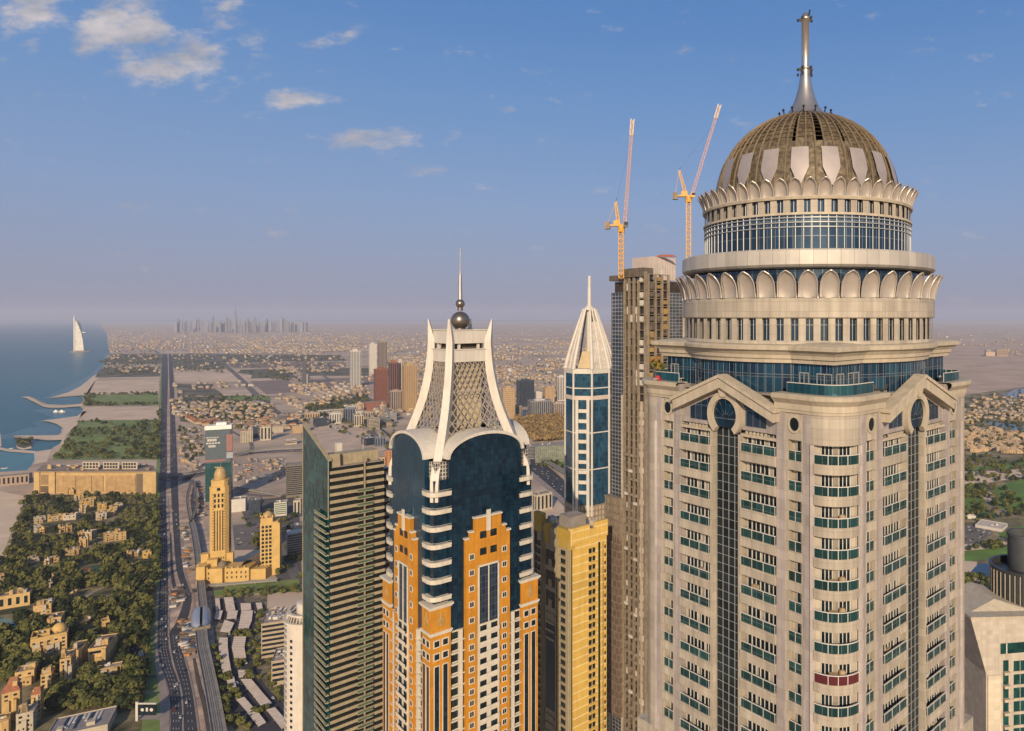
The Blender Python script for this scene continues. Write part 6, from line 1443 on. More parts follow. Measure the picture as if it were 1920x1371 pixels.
def station():
    x, y = G(377, 1186); T = thing('metro_station', 'silver capsule shaped station roof split by a dark slot', 'station', (x, y, 0), radians(35))
    for sg in (-1, 1):
        b = MB(); vs = []; n = 12
        for j in range(n + 1):
            t = j / n; yy = 0 + 62 * t; k = (1 - abs(2 * t - 1) ** 3.2) ** .5 * .75 + .25
            for q in range(7): a = q / 6 * pi / 2; vs.append((sg * (1.3 + 8.6 * k * cos(a) ** .9), yy, 6.0 + 7.5 * k * sin(a)))
        fs = [(j * 7 + q, j * 7 + q + 1, j * 7 + q + 8, j * 7 + q + 7) for j in range(n) for q in range(6)]
        b.add(vs, fs, 0, True); b.build('roof_shell', mat('shell_blue_grey', (.38, .42, .50), .4, metal=.4, var=.1, vs=.2), T)
    b = MB(); b.box(-9, 9, 1, 61, 0, 6.2, 0); b.build('platform_hall', M['concrete'], T); b = MB(); b.box(-1.3, 1.3, 1, 61, 6.2, 9, 0); b.build('slot', M['dark_recess'], T)
    def viaduct(pts, label, w=8.0, z=6.0, name='viaduct'):
        p = smooth(PX(*pts), 5); V = thing(name, label, 'viaduct', (p[0][0], p[0][1], 0)); b = MB(); o = p[0]
        loc = [(q[0] - o[0], q[1] - o[1]) for q in p]
        b.sweep(loc, [(-w / 2, z - 1.6), (w / 2, z - 1.6), (w / 2, z + .9), (w / 2 - .4, z + .9), (w / 2 - .4, z), (-w / 2 + .4, z), (-w / 2 + .4, z + .9), (-w / 2, z + .9), (-w / 2, z - 1.6)], 0); b.build('deck', mat('deck_concrete', (.27, .25, .225), .9, var=.2, vs=.1), V)
        b = MB()
        for s in (-2.4, -1, 1, 2.4): b.sweep(loc, [(s - .12, z + .003), (s - .12, z + .2), (s + .12, z + .2), (s + .12, z + .003)], 0)
        b.build('rail', M['concrete_dark'], V)
        for i in range(0, len(loc), 3):
            q = MB(); q.tube((*loc[i], 0), (*loc[i], z - 1.6), 1.1, 8, 0); q.build('pillar', M['concrete'], V)
    viaduct([(377, 1190), (380, 1220), (388, 1260), (398, 1310), (412, 1390)], 'grey elevated rail deck running from the silver station to the bottom edge', 11)
    viaduct([(381, 1150), (377, 1110), (371, 1050), (363, 1000), (358, 985)], 'grey elevated rail deck running inland from the silver station', 9)
    viaduct([(358, 985), (353, 960), (352, 935), (360, 905)], 'left track of the dark forked rail deck', 4, 7); viaduct([(358, 985), (367, 960), (368, 935), (362, 905)], 'right track of the dark forked rail deck', 4, 7)
    viaduct([(392, 1102), (420, 1101), (450, 1098), (520, 1092)], 'pale low bridge beside the hotel entrance', 5, 4, 'footbridge')
    viaduct([(300, 898), (330, 896), (352, 894), (385, 886)], 'grey road bridge over the coast road', 14, 8, 'road_bridge')
    viaduct([(985, 852), (1020, 870), (1066, 898)], 'pale elevated rail deck beside the motorway', 12, 11)
    viaduct([(440, 858), (490, 850), (560, 846), (580, 846)], 'pale flyover behind the dug up lot', 13, 10, 'flyover'); viaduct([(440, 918), (490, 926), (530, 934)], 'sunlit ramp in front of the dug up lot', 7, 5, 'ramp')
station()
def midtown():
    g = 'low blocks of the inland district'
    B = block
    B('concrete_frame', 'unfinished grey concrete frame beside the dug up lot', 'building', 536, 580, 932, 872, 40, mat('frame_grey', (.22, .185, .15), .9, var=.25, stain=.2), 'bands', .1, fh=4)
    B('white_block', 'plain white windowless block behind the hotel tower', 'building', 434, 464, 960, 936, 22, whitew, 'none'); B('blue_glass_office', 'dark blue glass office behind the white block', 'office', 466, 492, 966, 938, 24, bluew, 'none')
    B('green_trim_house', 'small white block with a green front', 'building', 514, 540, 968, 942, 16, whitew, 'bands', win=mat('trim_green', (.05, .13, .04), .7)); B('arch_block', 'beige block with dark arched middle beside the striped tower', 'building', 550, 566, 968, 938, 16, cream, 'strips')
    B('curved_offices', 'grey office with rounded glass front behind the short hotel tower', 'office', 536, 575, 1046, 1000, 26, greyw, 'bands', .2, whitew); B('tall_grey_block', 'dark office block right of the short hotel tower', 'office', 548, 580, 1020, 985, 24, bluew, 'none', .2)
    B('orange_block', 'orange sunlit building at the right end of the sand lot', 'building', 696, 724, 890, 858, 20, tanw, 'strips'); B('orange_block', 'taller orange building touching the arched tower', 'building', 722, 736, 888, 846, 14, mat('orange_wall', (.45, .2, .08), .75, var=.15), 'grid')
    B('cream_gate_building', 'cream gate shaped building with a dark central slot', 'building', 488, 510, 826, 800, 20, cream, 'strips'); B('cream_block', 'cream block with orange roof structures left of the gate building', 'building', 450, 474, 830, 808, 26, cream, 'grid', .2, terra); B('blue_front_block', 'blue fronted block between two cream buildings', 'building', 474, 486, 822, 800, 20, bluew, 'none')
    r = random.Random(11)
    cols = [cream, whitew, tanw, greyw, bluew, cream, mat('blue_grey_wall', (.14, .16, .2), .7, var=.2)]
    for (x, yb, h, w) in ((600, 800, 16, 26), (628, 795, 20, 24), (655, 792, 26, 22), (640, 778, 10, 30), (672, 800, 22, 20), (700, 806, 20, 24), (690, 836, 14, 26), (712, 838, 18, 22), (722, 800, 18, 20), (560, 812, 14, 26), (585, 785, 10, 30), (548, 800, 12, 24), (530, 790, 10, 22), (610, 822 - 44, 8, 30), (735, 790, 16, 18), (575, 836 - 14, 8, 20), (520, 812, 12, 22), (545, 834, 9, 24), (660, 770, 9, 24), (690, 785, 12, 18)):
        B('city_block', 'low flat roofed block in the inland district behind the striped tower', 'building', x - w / 2, x + w / 2, yb, yb - h, r.uniform(18, 40), r.choice(cols), r.choice(['bands', 'strips', 'grid', 'none']), r.choice([.3, .45, .2]), r.choice([M['roof_grey'], whitew, M['roof_tan']]), g, fh=4.5)
    # office slab and scrub near the motorway
    B('long_green_office', 'long low office with pale green glass front above the motorway', 'office', 1000, 1062, 868, 836, 50, glass('glass_mist', (.12, .16, .12), (.2, .22, .16), (5, 4), .5, (.3, .28, .22), .2, .2), 'none', .15); B('long_grey_office', 'low grey office left of the green one', 'office', 975, 1002, 862, 838, 40, greyw, 'bands', .15)
    B('podium_house', 'cream podium pavilion below the arched tower', 'building', 995, 1036, 960, 928, 22, cream, 'strips', .6)
midtown()
def far_towers():
    def tw(name, label, x, yb, yt, w, wall, style='strips', rot=.4, dep=None, win=None, group=None, crown=None):
        Y = EYE * FPX / (yb - CY); ww = w / FPX * Y
        T, a, d, h = block(name, label, 'tower', x - w / 2, x + w / 2, yb, yt, dep or ww * .55, wall, style, rot, wall, group, fh=7, win=win)
        q = MB(); q.box(-a * .5, a * .4, -d * .5, d * .5, h - .8, h + max(4, h * .05), 0); q.build('roof_house', crown or wall, T)
        return T, a, d, h
    tw('striped_slab_tower', 'white and blue vertically striped tower standing alone', 666, 726, 658, 22, whitew, rot=.25, win=mat('slot_blue', (.03, .05, .07), .4)); tw('white_slab_tower', 'slim white tower with a white top edge', 699, 702, 645, 15, whitew, 'none', .35); tw('grey_tower', 'pale brown tower touching the slim white tower', 717, 704, 641, 18, mat('pale_brown', (.33, .26, .21), .75, var=.1), 'strips')
    tw('red_brown_tower', 'red brown tower left of the tan cluster', 714, 764, 692, 27, brick, win=mat('slot_red', (.10, .04, .035), .5)); tw('dark_red_tower', 'dark red tower with an orange top', 738, 770, 680, 20, mat('dark_red', (.20, .095, .075), .75, var=.1), crown=terra); tw('white_edged_tower', 'grey tower with a white edge in the tan cluster', 750, 768, 678, 13, whitew, 'strips'); tw('twin_low_tower', 'lower grey brown tower with pale piers in front of the cluster', 742, 772, 733, 24, mat('pier_tan', (.38, .30, .24), .7)); tw('tan_tower', 'broad tan tower with vertical ribs beside the white rib', 768, 772, 684, 30, tanw, win=mat('slot_tan', (.26, .16, .07), .6))
    block('red_podium', 'low red brown podium in front of the red tower', 'building', 682, 726, 770, 755, 50, brick, 'none', .3)
    tw('dark_single_tower', 'thin dark grey tower standing alone in the villas', 571, 722, 677, 8, mat('dark_grey_wall', (.08, .075, .075), .7, var=.1), 'none', 0); block('white_annexe', 'small white block beside the thin dark tower', 'building', 575, 580, 720, 702, 30, whitew, 'none')
    tw('arch_topped_tower', 'tan tower with an arched dark top beside the white rib', 953, 792, 728, 26, tanw, 'grid', .3); tw('blue_twin_tower', 'dark blue grey tower block behind the tan arched one', 985, 764, 714, 34, bluew, 'strips', .4); tw('white_slim_tower', 'white ribbed slim tower with a pointed top', 1052, 752, 706, 18, whitew, 'strips', .3); tw('orange_tan_tower', 'orange tan block left of the white slim tower', 1029, 756, 727, 22, tanw, 'grid', .4)
    tw('broad_grey_block', 'broad grey block with white top in front of the twin tower', 1012, 788, 752, 46, greyw, 'strips', .3, crown=whitew); tw('low_grey_tower', 'grey block right of the broad grey block', 1046, 784, 756, 26, mat('pier_tan', (.38, .30, .24), .7), 'strips', .3); tw('dark_slim_tower', 'dark slim tower near the spired blue tower', 1074, 716, 681, 14, mat('slate_wall', (.11, .12, .15), .7), 'strips', .2)
    tw('white_small_tower', 'white small block above the broad grey block', 1008, 760, 736, 16, whitew, 'grid', .2); tw('brown_block', 'brown block left of the twin tower', 968, 786, 762, 22, mat('pale_brown', (.33, .26, .21), .75), 'strips', .3)
    # desert palace and the right-hand villas' far neighbours
    block('desert_compound', 'pale ribbed compound far out in the desert', 'building', 1866, 1890, 668, 656, 120, mat('pink_sand_wall', (.50, .36, .26), .8), 'strips'); block('desert_compound', 'low pale wing left of the ribbed desert compound', 'building', 1846, 1866, 668, 660, 120, M['pink_sand_wall'], 'none')
    # club house
    block('club_house', 'white flat roofed club house on the golf course', 'building', 1828, 1890, 996, 990, 40, whitew, 'none', -.35, mat('roof_offwhite', (.6, .5, .42), .8, var=.15)); block('club_shed', 'long white shed beside the golf club car park', 'building', 1795, 1830, 974, 968, 8, whitew, 'none', .2, M['roof_offwhite']); block('green_shed', 'green roofed shade behind the white club house', 'building', 1828, 1872, 972, 969, 30, mat('shade_green', (.03, .10, .06), .8), 'none', 0, M['shade_green'])
far_towers()
def sail_hotel():
    Y = 7400.0; T = thing('sail_hotel', 'white sail shaped tower standing on its own island in the sea', 'hotel', ((148 - CX) / FPX * Y, Y, 0), 0)
    H = 335.0; b = MB(); n = 14; vs = []
    for j in range(n + 1):
        t = j / n; z = 14 + (H - 14) * t; w = 88 * (1 - t ** 1.9) ** .8 + 2; vs += [(-40, 0, z), (-40 + w, 0, z), (-40 + w * .6, 46, z), (-36, 40, z)]
    fs = [(j * 4 + q, j * 4 + (q + 1) % 4, j * 4 + 4 + (q + 1) % 4, j * 4 + 4 + q) for j in range(n) for q in range(4)]; b.add(vs, fs); b.build('sail', mat('sail_white', (.75, .70, .60), .6, grid=(11, 26, .9, 0, (.5, .47, .42))), T)
    b = MB(); b.box(-52, -42, -6, 6, 0, 372, 0); b.tube((-47, 0, 372), (-47, 0, 412), 3, 6, 0, .6); b.build('mast', mat('mast_white', (.8, .76, .68), .5), T)
    for j in range(1, 8):
        t = j / 8; z = 14 + (H - 14) * t; w = 88 * (1 - t ** 1.9) ** .8; b = MB(); b.tube((-47, -3, z - 30 * t), (-40 + w + 4, -3, z), 2.2, 4, 0); b.build('brace', M['mast_white'], T)
    b = MB(); b.lathe([(95, -2), (85, 6), (60, 12), (.1, 12)], 28, 0, False, c=(0, 25)); b.build('island_base', M['pavement'], T)
    b = MB(); b.box(20, 60, 10, 20, 205, 212, 0); b.build('helipad', M['mast_white'], T)
    bb = block
    x, y = G(111, 771)
    for px, w, lab in ((106, 9, 'left white boat moored in the bay'), (117, 10, 'right white boat moored in the bay')):
        x, y = G(px, 772); B = thing('motor_yacht', lab, 'boat', (x, y, -2.2), .05); L = w / FPX * y / 2
        q = MB(); q.add([(-L, -4, 0), (L * .7, -4, 0), (L, 0, 0), (L * .7, 4, 0), (-L, 4, 0), (-L, -4.6, 3.4), (L * .8, -4.6, 3.8), (L * 1.12, 0, 4.4), (L * .8, 4.6, 3.8), (-L, 4.6, 3.4)], [(0, 1, 6, 5), (1, 2, 7, 6), (2, 3, 8, 7), (3, 4, 9, 8), (4, 0, 5, 9), (5, 6, 7, 8, 9)]); q.build('hull', M['mast_white'], B)
        q = MB(); q.box(-L * .7, L * .45, -3.4, 3.4, 3.4, 6.6, 0, .9); q.box(-L * .45, L * .15, -2.6, 2.6, 6.6, 9, 0, .85); q.build('cabin', M['mast_white'], B)
    for k, (px, py, L) in enumerate(((8, 877, 12), (21, 840, 9))):
        x, y = G(px, py); B = thing('speed_boat', ('white speed boat in the lower lagoon', 'small boat beside the rock jetty')[k], 'boat', (x, y, -2), .4); q = MB(); q.add([(-L / 2, -1.6, 0), (L * .3, -1.6, 0), (L / 2, 0, 0), (L * .3, 1.6, 0), (-L / 2, 1.6, 0), (-L / 2, -2, 1.4), (L * .3, -2, 1.6), (L * .56, 0, 1.9), (L * .3, 2, 1.6), (-L / 2, 2, 1.4)], [(0, 1, 6, 5), (1, 2, 7, 6), (2, 3, 8, 7), (3, 4, 9, 8), (4, 0, 5, 9), (5, 6, 7, 8, 9)]); q.build('hull', M['mast_white'], B); q = MB(); q.box(-L * .2, L * .15, -1.2, 1.2, 1.4, 3, 0, .8); q.build('cabin', M['window_dark'], B)
sail_hotel()
def skyline():
    r = random.Random(21); D = 17000.0
    g = mat('hazy_tower', (.25, .25, .27), .7, var=.1, vs=.01); g2 = mat('hazy_tower_pale', (.18, .18, .19), .7, var=.1, vs=.01)  # distance haze partly put into these greys
    hs = [(330, 8), (334, 14), (340, 9), (348, 12), (358, 10), (366, 15), (372, 18), (380, 12), (388, 13), (396, 9), (400, 27), (408, 12), (413, 10), (418, 8), (425, 22), (432, 14), (436, 12), (446, 11), (452, 15), (458, 11), (464, 16), (470, 9), (478, 22), (484, 10), (492, 8), (500, 14), (508, 12), (514, 9), (520, 10), (528, 22), (533, 16), (540, 10), (548, 8), (556, 6), (566, 9), (573, 7)]
    for x, h in hs:
        dd = D + r.uniform(-700, 700); X = (x - CX) / FPX * dd; w = r.uniform(2.4, 5) / FPX * dd; z = 195 + h * 6.2; b = MB(); b.box(-w / 2, w / 2, -w / 2, w / 2, 0, z, 0)
        if h > 13: b.box(-w / 4, w / 4, -w / 4, w / 4, z + .5, z + 45, 0); b.tube((0, 0, z + 45), (0, 0, z + 75), 4, 5, 0, 1)
        o = b.build('distant_tower', g if r.random() < .7 else g2); o.location = (X, dd, 0); o.rotation_euler = (0, 0, r.uniform(0, .8)); tag(o, 'hazy grey tower in the distant skyline on the horizon', 'tower', 'hazy towers of the distant skyline')
    T = thing('needle_tower', 'tallest needle shaped tower in the distant skyline', 'skyscraper', ((441 - CX) / FPX * D, D, 0))
    b = MB(); b.lathe([(46, 0), (38, 250), (26, 420), (15, 560)], 10, 0, False); b.build('lower_tiers', g, T); b = MB(); b.lathe([(9, 560), (6, 680), (2.5, 740), (.5, 800)], 8, 0, False); b.build('spire', g, T)
skyline()
# ================================================================== villas, trees, cars
def in_poly(x, y, P):
    c = False; j = len(P) - 1
    for i in range(len(P)):
        if (P[i][1] > y) != (P[j][1] > y) and x < (P[j][0] - P[i][0]) * (y - P[i][1]) / (P[j][1] - P[i][1]) + P[i][0]: c = not c
        j = i
    return c
def sample(P, n, r, avoid=None, ok=None, mind=0.0):
    xs = [p[0] for p in P]; ys = [p[1] for p in P]; out = []; t = 0; cell = {}
    while len(out) < n and t < n * 25:
        t += 1; x, y = r.uniform(min(xs), max(xs)), r.uniform(min(ys), max(ys))
        if not in_poly(x, y, P): continue
        if avoid and any(a <= x <= b and c <= y <= d for a, b, c, d in avoid): continue
        if mind:
            k = (int(x / mind), int(y / (mind * .6)))
            if k in cell: continue
            cell[k] = 1
        out.append((x, y))
    return out
def mass(name, label, cat, temps, places, mats):
    """many copies merged into one mesh of quads; temps: (verts, quads, material index array)"""
    V = []; F = []; MI = []; o = 0
    for (x, y, z, s, sz, rot, ti) in places:
        v, f, mi = temps[ti]; c, sn = cos(rot), sin(rot)
        w = np.empty_like(v); w[:, 0] = (v[:, 0] * c - v[:, 1] * sn) * s + x; w[:, 1] = (v[:, 0] * sn + v[:, 1] * c) * s + y; w[:, 2] = v[:, 2] * sz + z
        V.append(w); F.append(f + o); MI.append(mi); o += len(v)
    V = np.concatenate(V).astype(np.float32); F = np.concatenate(F).astype(np.int32); MI = np.concatenate(MI).astype(np.int32)
    me = bpy.data.meshes.new(name); me.vertices.add(len(V)); me.vertices.foreach_set('co', V.ravel())
    me.loops.add(F.size); me.loops.foreach_set('vertex_index', F.ravel()); me.polygons.add(len(F)); me.polygons.foreach_set('loop_start', np.arange(0, F.size, 4, dtype=np.int32)); me.polygons.foreach_set('material_index', MI)
    for m in mats: me.materials.append(m)
    me.update(calc_edges=True)
    ob = bpy.data.objects.new(name, me); COL.objects.link(ob); tag(ob, label, cat, kind='stuff'); return ob
def to_temp(mb):
    f = [q if len(q) == 4 else list(q) + [q[-1]] for q in mb.f]
    ff = np.array([q for q in f], dtype=np.int32)
    return (np.array(mb.v, dtype=np.float64), ff, np.array(mb.m, dtype=np.int32))
# ---- trees
leafA = mat('leaves', (.06, .078, .02), .8, var=.45, vs=.9, col2=(.13, .13, .036), cs=.12, hue=(.11, .108, .03), spec=.15)
leafB = mat('leaves_bright', (.10, .115, .028), .8, var=.4, vs=.9, col2=(.18, .17, .05), cs=.12, hue=(.15, .145, .04), spec=.15); leafC = mat('leaves_dark', (.032, .048, .016), .8, var=.4, vs=.9, col2=(.055, .07, .02), cs=.12, hue=(.032, .042, .014), spec=.12); bark = mat('bark', (.12, .085, .055), .9, var=.3, vs=2)
def crown_mb(r, n, rx, rz, zc, lobes=5, size=1.0):
    b = MB(); cs = []
    for k in range(lobes): a = r.uniform(0, 2 * pi); q = r.uniform(.15, .62); cs.append((rx * q * cos(a), rx * q * sin(a), zc + r.uniform(-.4, .55) * rz, r.uniform(.4, .62)))
    for k in range(n):
        c = r.choice(cs); u, v = r.uniform(-.75, 1), r.uniform(0, 2 * pi); s = sqrt(1 - u * u); d = Vector((s * cos(v), s * sin(v), u)); q = r.uniform(.75, 1.08) * c[3]
        p = Vector((c[0] + d.x * q * rx, c[1] + d.y * q * rx, c[2] + d.z * q * rz)); nn = (d + Vector((r.uniform(-.6, .6), r.uniform(-.6, .6), r.uniform(-.2, .7)))).normalized(); t = nn.orthogonal().normalized(); w = nn.cross(t); z = size * r.uniform(.6, 1.25)
        an = r.uniform(0, pi); t, w = t * cos(an) + w * sin(an), w * cos(an) - t * sin(an)
        b.add([tuple(p - t * z - w * z * .6), tuple(p + t * z - w * z * .7), tuple(p + t * z * .8 + w * z * .6), tuple(p - t * z * .9 + w * z * .7)], [(0, 1, 2, 3)])
    return b, cs
def tree_kind(seed, label, group, leaf, rx=4.6, rz=3.6, h=8.0):
    r = random.Random(seed); T = thing('broadleaf_tree', label, 'tree', (0, 0, -500), 0, group); b, cs = crown_mb(r, 210, rx, rz, h - rz * .8, 6, .85); b.build('crown', leaf, T)
    t = MB(); t.tube((0, 0, -.5), (.1, .1, h - rz * 1.1), .32, 6, 0, .2)
    for c in cs[:4]: t.tube((.1, .1, h - rz * 1.3), (c[0], c[1], c[2]), .16, 4, 0, .05)
    t.build('trunk', bark, T); return T
def palm_kind(label, group):
    r = random.Random(4); T = thing('date_palm', label, 'palm', (0, 0, -500), 0, group); t = MB(); t.tube((0, 0, -.5), (.1, .05, 7.2), .34, 6, 0, .26); t.build('trunk', bark, T); b = MB()
    for k in range(20):
        a = k * 2.4; up = r.uniform(-.2, 1.0); ln = r.uniform(2.6, 3.6); d = Vector((cos(a), sin(a), 0)); sd = Vector((-sin(a), cos(a), 0)); prev = None
        for q in range(5):
            s = q / 4; p = Vector((.1, .05, 7.2)) + d * ln * s + Vector((0, 0, up * ln * s - 1.9 * s * s)); w = .62 * (1 - s * .8) * (1 if q else .3); cur = (tuple(p - sd * w + Vector((0, 0, -.22 * w))), tuple(p), tuple(p + sd * w + Vector((0, 0, -.22 * w))))
            if prev: b.add([prev[0], prev[1], cur[1], cur[0]], [(0, 1, 2, 3)]); b.add([prev[1], prev[2], cur[2], cur[1]], [(0, 1, 2, 3)])
            prev = cur
    b.build('crown', leafB, T); return T
def vegetation():
    r = random.Random(99)
    L1 = 'dark green broadleaf tree in the resort garden'; g1 = 'broadleaf trees of the resort garden'
    L2 = 'olive green tree around the shaded car park'; g2 = 'trees around the shaded car park'
    L3 = 'date palm in the resort garden beside the coast road'; g3 = 'date palms of the resort garden'
    kinds = [tree_kind(1, L1, g1, leafA), tree_kind(2, L1, g1, leafA, 5.2, 4.2, 9), tree_kind(3, L1, g1, leafB, 4.4, 3.4, 7.4), tree_kind(8, L1, g1, leafC, 5.4, 4.0, 8.6)]
    kinds2 = [tree_kind(5, L2, g2, leafB, 3.6, 3.0, 6), tree_kind(6, L2, g2, leafA, 4.0, 3.2, 6.6)]
    pk = palm_kind(L3, g3); first = {}
    def put(k, x, y, sc):
        X, Y = G(x, y); rot = r.uniform(0, 6.28)
        if id(k) not in first: first[id(k)] = 1; k.location = (X, Y, 0); k.rotation_euler = (0, 0, rot); k.scale = (sc, sc, sc * r.uniform(.85, 1.15)); return k
        return dup(k, (X, Y, 0), rot, scale=(sc, sc, sc * r.uniform(.85, 1.15)))
    # car park and offices
    P2 = [[(398, 1112), (500, 1108), (560, 1100), (566, 1122), (505, 1118), (402, 1124)], [(470, 1190), (500, 1200), (520, 1290), (545, 1330), (512, 1305), (480, 1270), (466, 1235)], [(398, 1215), (410, 1220), (418, 1280), (440, 1310), (430, 1330), (470, 1371), (425, 1371), (408, 1290)], [(440, 1186), (468, 1188), (466, 1197), (436, 1196)], [(440, 1240), (462, 1243), (470, 1275), (448, 1276)], [(425, 1268), (455, 1300), (445, 1318), (425, 1290)], [(470, 1330), (500, 1332), (505, 1344), (480, 1340)], [(480, 1150), (492, 1150), (486, 1185), (476, 1190)]]
    nn = 0
    for P, n in zip(P2, (22, 24, 26, 8, 9, 9, 5, 6)):
        for x, y in sample(P, n, r, mind=6): put(r.choice(kinds2), x, y, r.uniform(.7, 1.15)); nn += 1
    # resort garden: the largest 190 as objects, the rest one mass
    GP = [(50, 930), (284, 930), (286, 1100), (277, 1200), (268, 1300), (256, 1332), (90, 1332), (85, 1296), (-20, 1276), (-20, 1058), (10, 1050), (38, 966)]
    av = RB + [(140, 196, 1060, 1080), (198, 224, 1158, 1184), (236, 274, 1212, 1249), (-20, 34, 1157, 1182), (20, 70, 1090, 1104), (150, 215, 1105, 1128), (250, 290, 1334, 1371)]
    pts = sample(GP, 1500, r, av, mind=9.6)
    pts.sort(key=lambda p: -p[1])
    big = pts[:205]; rest = pts[205:]
    def patch(x, y): return sin(x * .11 + sin(y * .07) * 2) + sin(y * .13 - x * .05) + r.uniform(-.9, .9)
    for x, y in big: q = patch(x, y); put(kinds[2] if q > .9 else kinds[3] if q < -.7 else kinds[r.randrange(2)], x, y, r.choice([.7, .85, 1, 1.15, 1.5]))
    for x, y in sample([(240, 1105), (272, 1105), (270, 1180), (236, 1190), (228, 1150)], 34, r, av, mind=6) + sample([(232, 1215), (240, 1240), (272, 1290), (262, 1300), (236, 1270), (226, 1240)], 20, r, mind=6) + sample([(110, 1270), (160, 1285), (230, 1290), (225, 1320), (110, 1310)], 22, r, av, mind=8): put(pk, x, y, r.uniform(.9, 1.25))
    T = []
    for s, lf in ((31, 0), (32, 3), (33, 1)):
        b, _ = crown_mb(random.Random(s), 85, 4.8, 3.8, 5, 6, 1.25); b.m = [lf] * len(b.f); b.tube((0, 0, 0), (0, 0, 4), .3, 4, 2, .2, cap=False); T.append(to_temp(b))
    mts = [leafA, leafB, bark, leafC]
    def pl(ps, lo, hi): return [(*G(x, y), 0.0, *(lambda s: (s, s * r.uniform(.8, 1.15)))(r.uniform(lo, hi)), r.uniform(0, 6.28), r.randrange(3)) for x, y in ps]
    mass('garden_trees', 'further dark trees filling the resort garden', 'trees', T, [(*G(x, y), 0.0, *(lambda s: (s, s))(r.choice([.7, .9, 1.1, 1.45])), r.uniform(0, 6.28), (lambda q: 2 if q > .9 else 1 if q < -.6 else 0)(patch(x, y))) for x, y in rest], mts)
    far = sample([(148, 790), (298, 789), (297, 862), (97, 863), (118, 834)], 330, r, [(150, 190, 793, 806), (130, 200, 823, 832), (200, 236, 838, 852), (215, 245, 790, 797)], mind=3.4) + sample([(158, 739), (297, 737), (297, 741), (158, 742)], 60, r) + sample([(156, 757), (297, 757), (297, 761), (156, 762)], 80, r) + sample([(158, 740), (178, 741), (178, 760), (157, 760)], 40, r) + sample([(296, 770), (301, 770), (299, 862), (293, 862)], 40, r) + sample([(290, 935), (297, 935), (296, 1090), (289, 1090)], 60, r, mind=4) + sample([(32, 826), (58, 826), (58, 834), (36, 836)], 24, r)
    mass('park_trees', 'trees of the coastal parks beside the road', 'trees', T, pl(far, .9, 1.5), mts)
    city = []
    for P, n in (([(205, 664), (302, 664), (300, 700), (182, 706)], 420), ([(326, 664), (395, 664), (440, 700), (328, 698)], 200), ([(402, 664), (640, 664), (650, 690), (440, 690)], 330), ([(322, 744), (505, 742), (520, 792), (470, 806), (380, 800), (325, 782)], 420), ([(440, 700), (560, 694), (600, 720), (500, 712)], 130), ([(560, 760), (690, 735), (700, 758), (600, 785)], 260), ([(205, 630), (660, 630), (660, 662), (205, 662)], 620), ([(470, 780), (740, 770), (740, 850), (600, 800)], 160), ([(640, 625), (1080, 625), (1080, 730), (760, 720)], 600), ([(1780, 750), (1920, 730), (1990, 730), (1990, 850), (1780, 850)], 420), ([(1780, 855), (1990, 858), (1990, 900), (1780, 905)], 190), ([(1780, 925), (1850, 905), (1930, 940), (1930, 965), (1780, 985)], 130), ([(1780, 1085), (1900, 1085), (1890, 1110), (1780, 1130)], 60), ([(1780, 1040), (1900, 1010), (1920, 1020), (1880, 1030)], 30), ([(1805, 1225), (1830, 1225), (1830, 1260), (1805, 1260)], 14), ([(1000, 870), (1064, 866), (1064, 884), (1020, 880)], 24), ([(436, 975), (560, 940), (566, 1090), (520, 1080)], 40), ([(330, 800), (380, 805), (385, 860), (340, 870)], 40)):
        city += sample(P, n, r)
    mass('city_trees', 'scattered trees between the villas of the city', 'trees', T, pl(city, .8, 1.5), mts)
    sc = mat('dry_scrub', (.34, .22, .08), .9, var=.35, vs=.2, col2=(.22, .15, .06), cs=.1)
    mass('dry_scrub', 'orange brown dry scrub mounds behind the long office', 'scrub', T, pl(sample([(965, 788), (1064, 786), (1064, 824), (1010, 832), (975, 815)], 330, r, mind=3), 1.6, 3.2), [sc, sc, sc, sc])
vegetation()
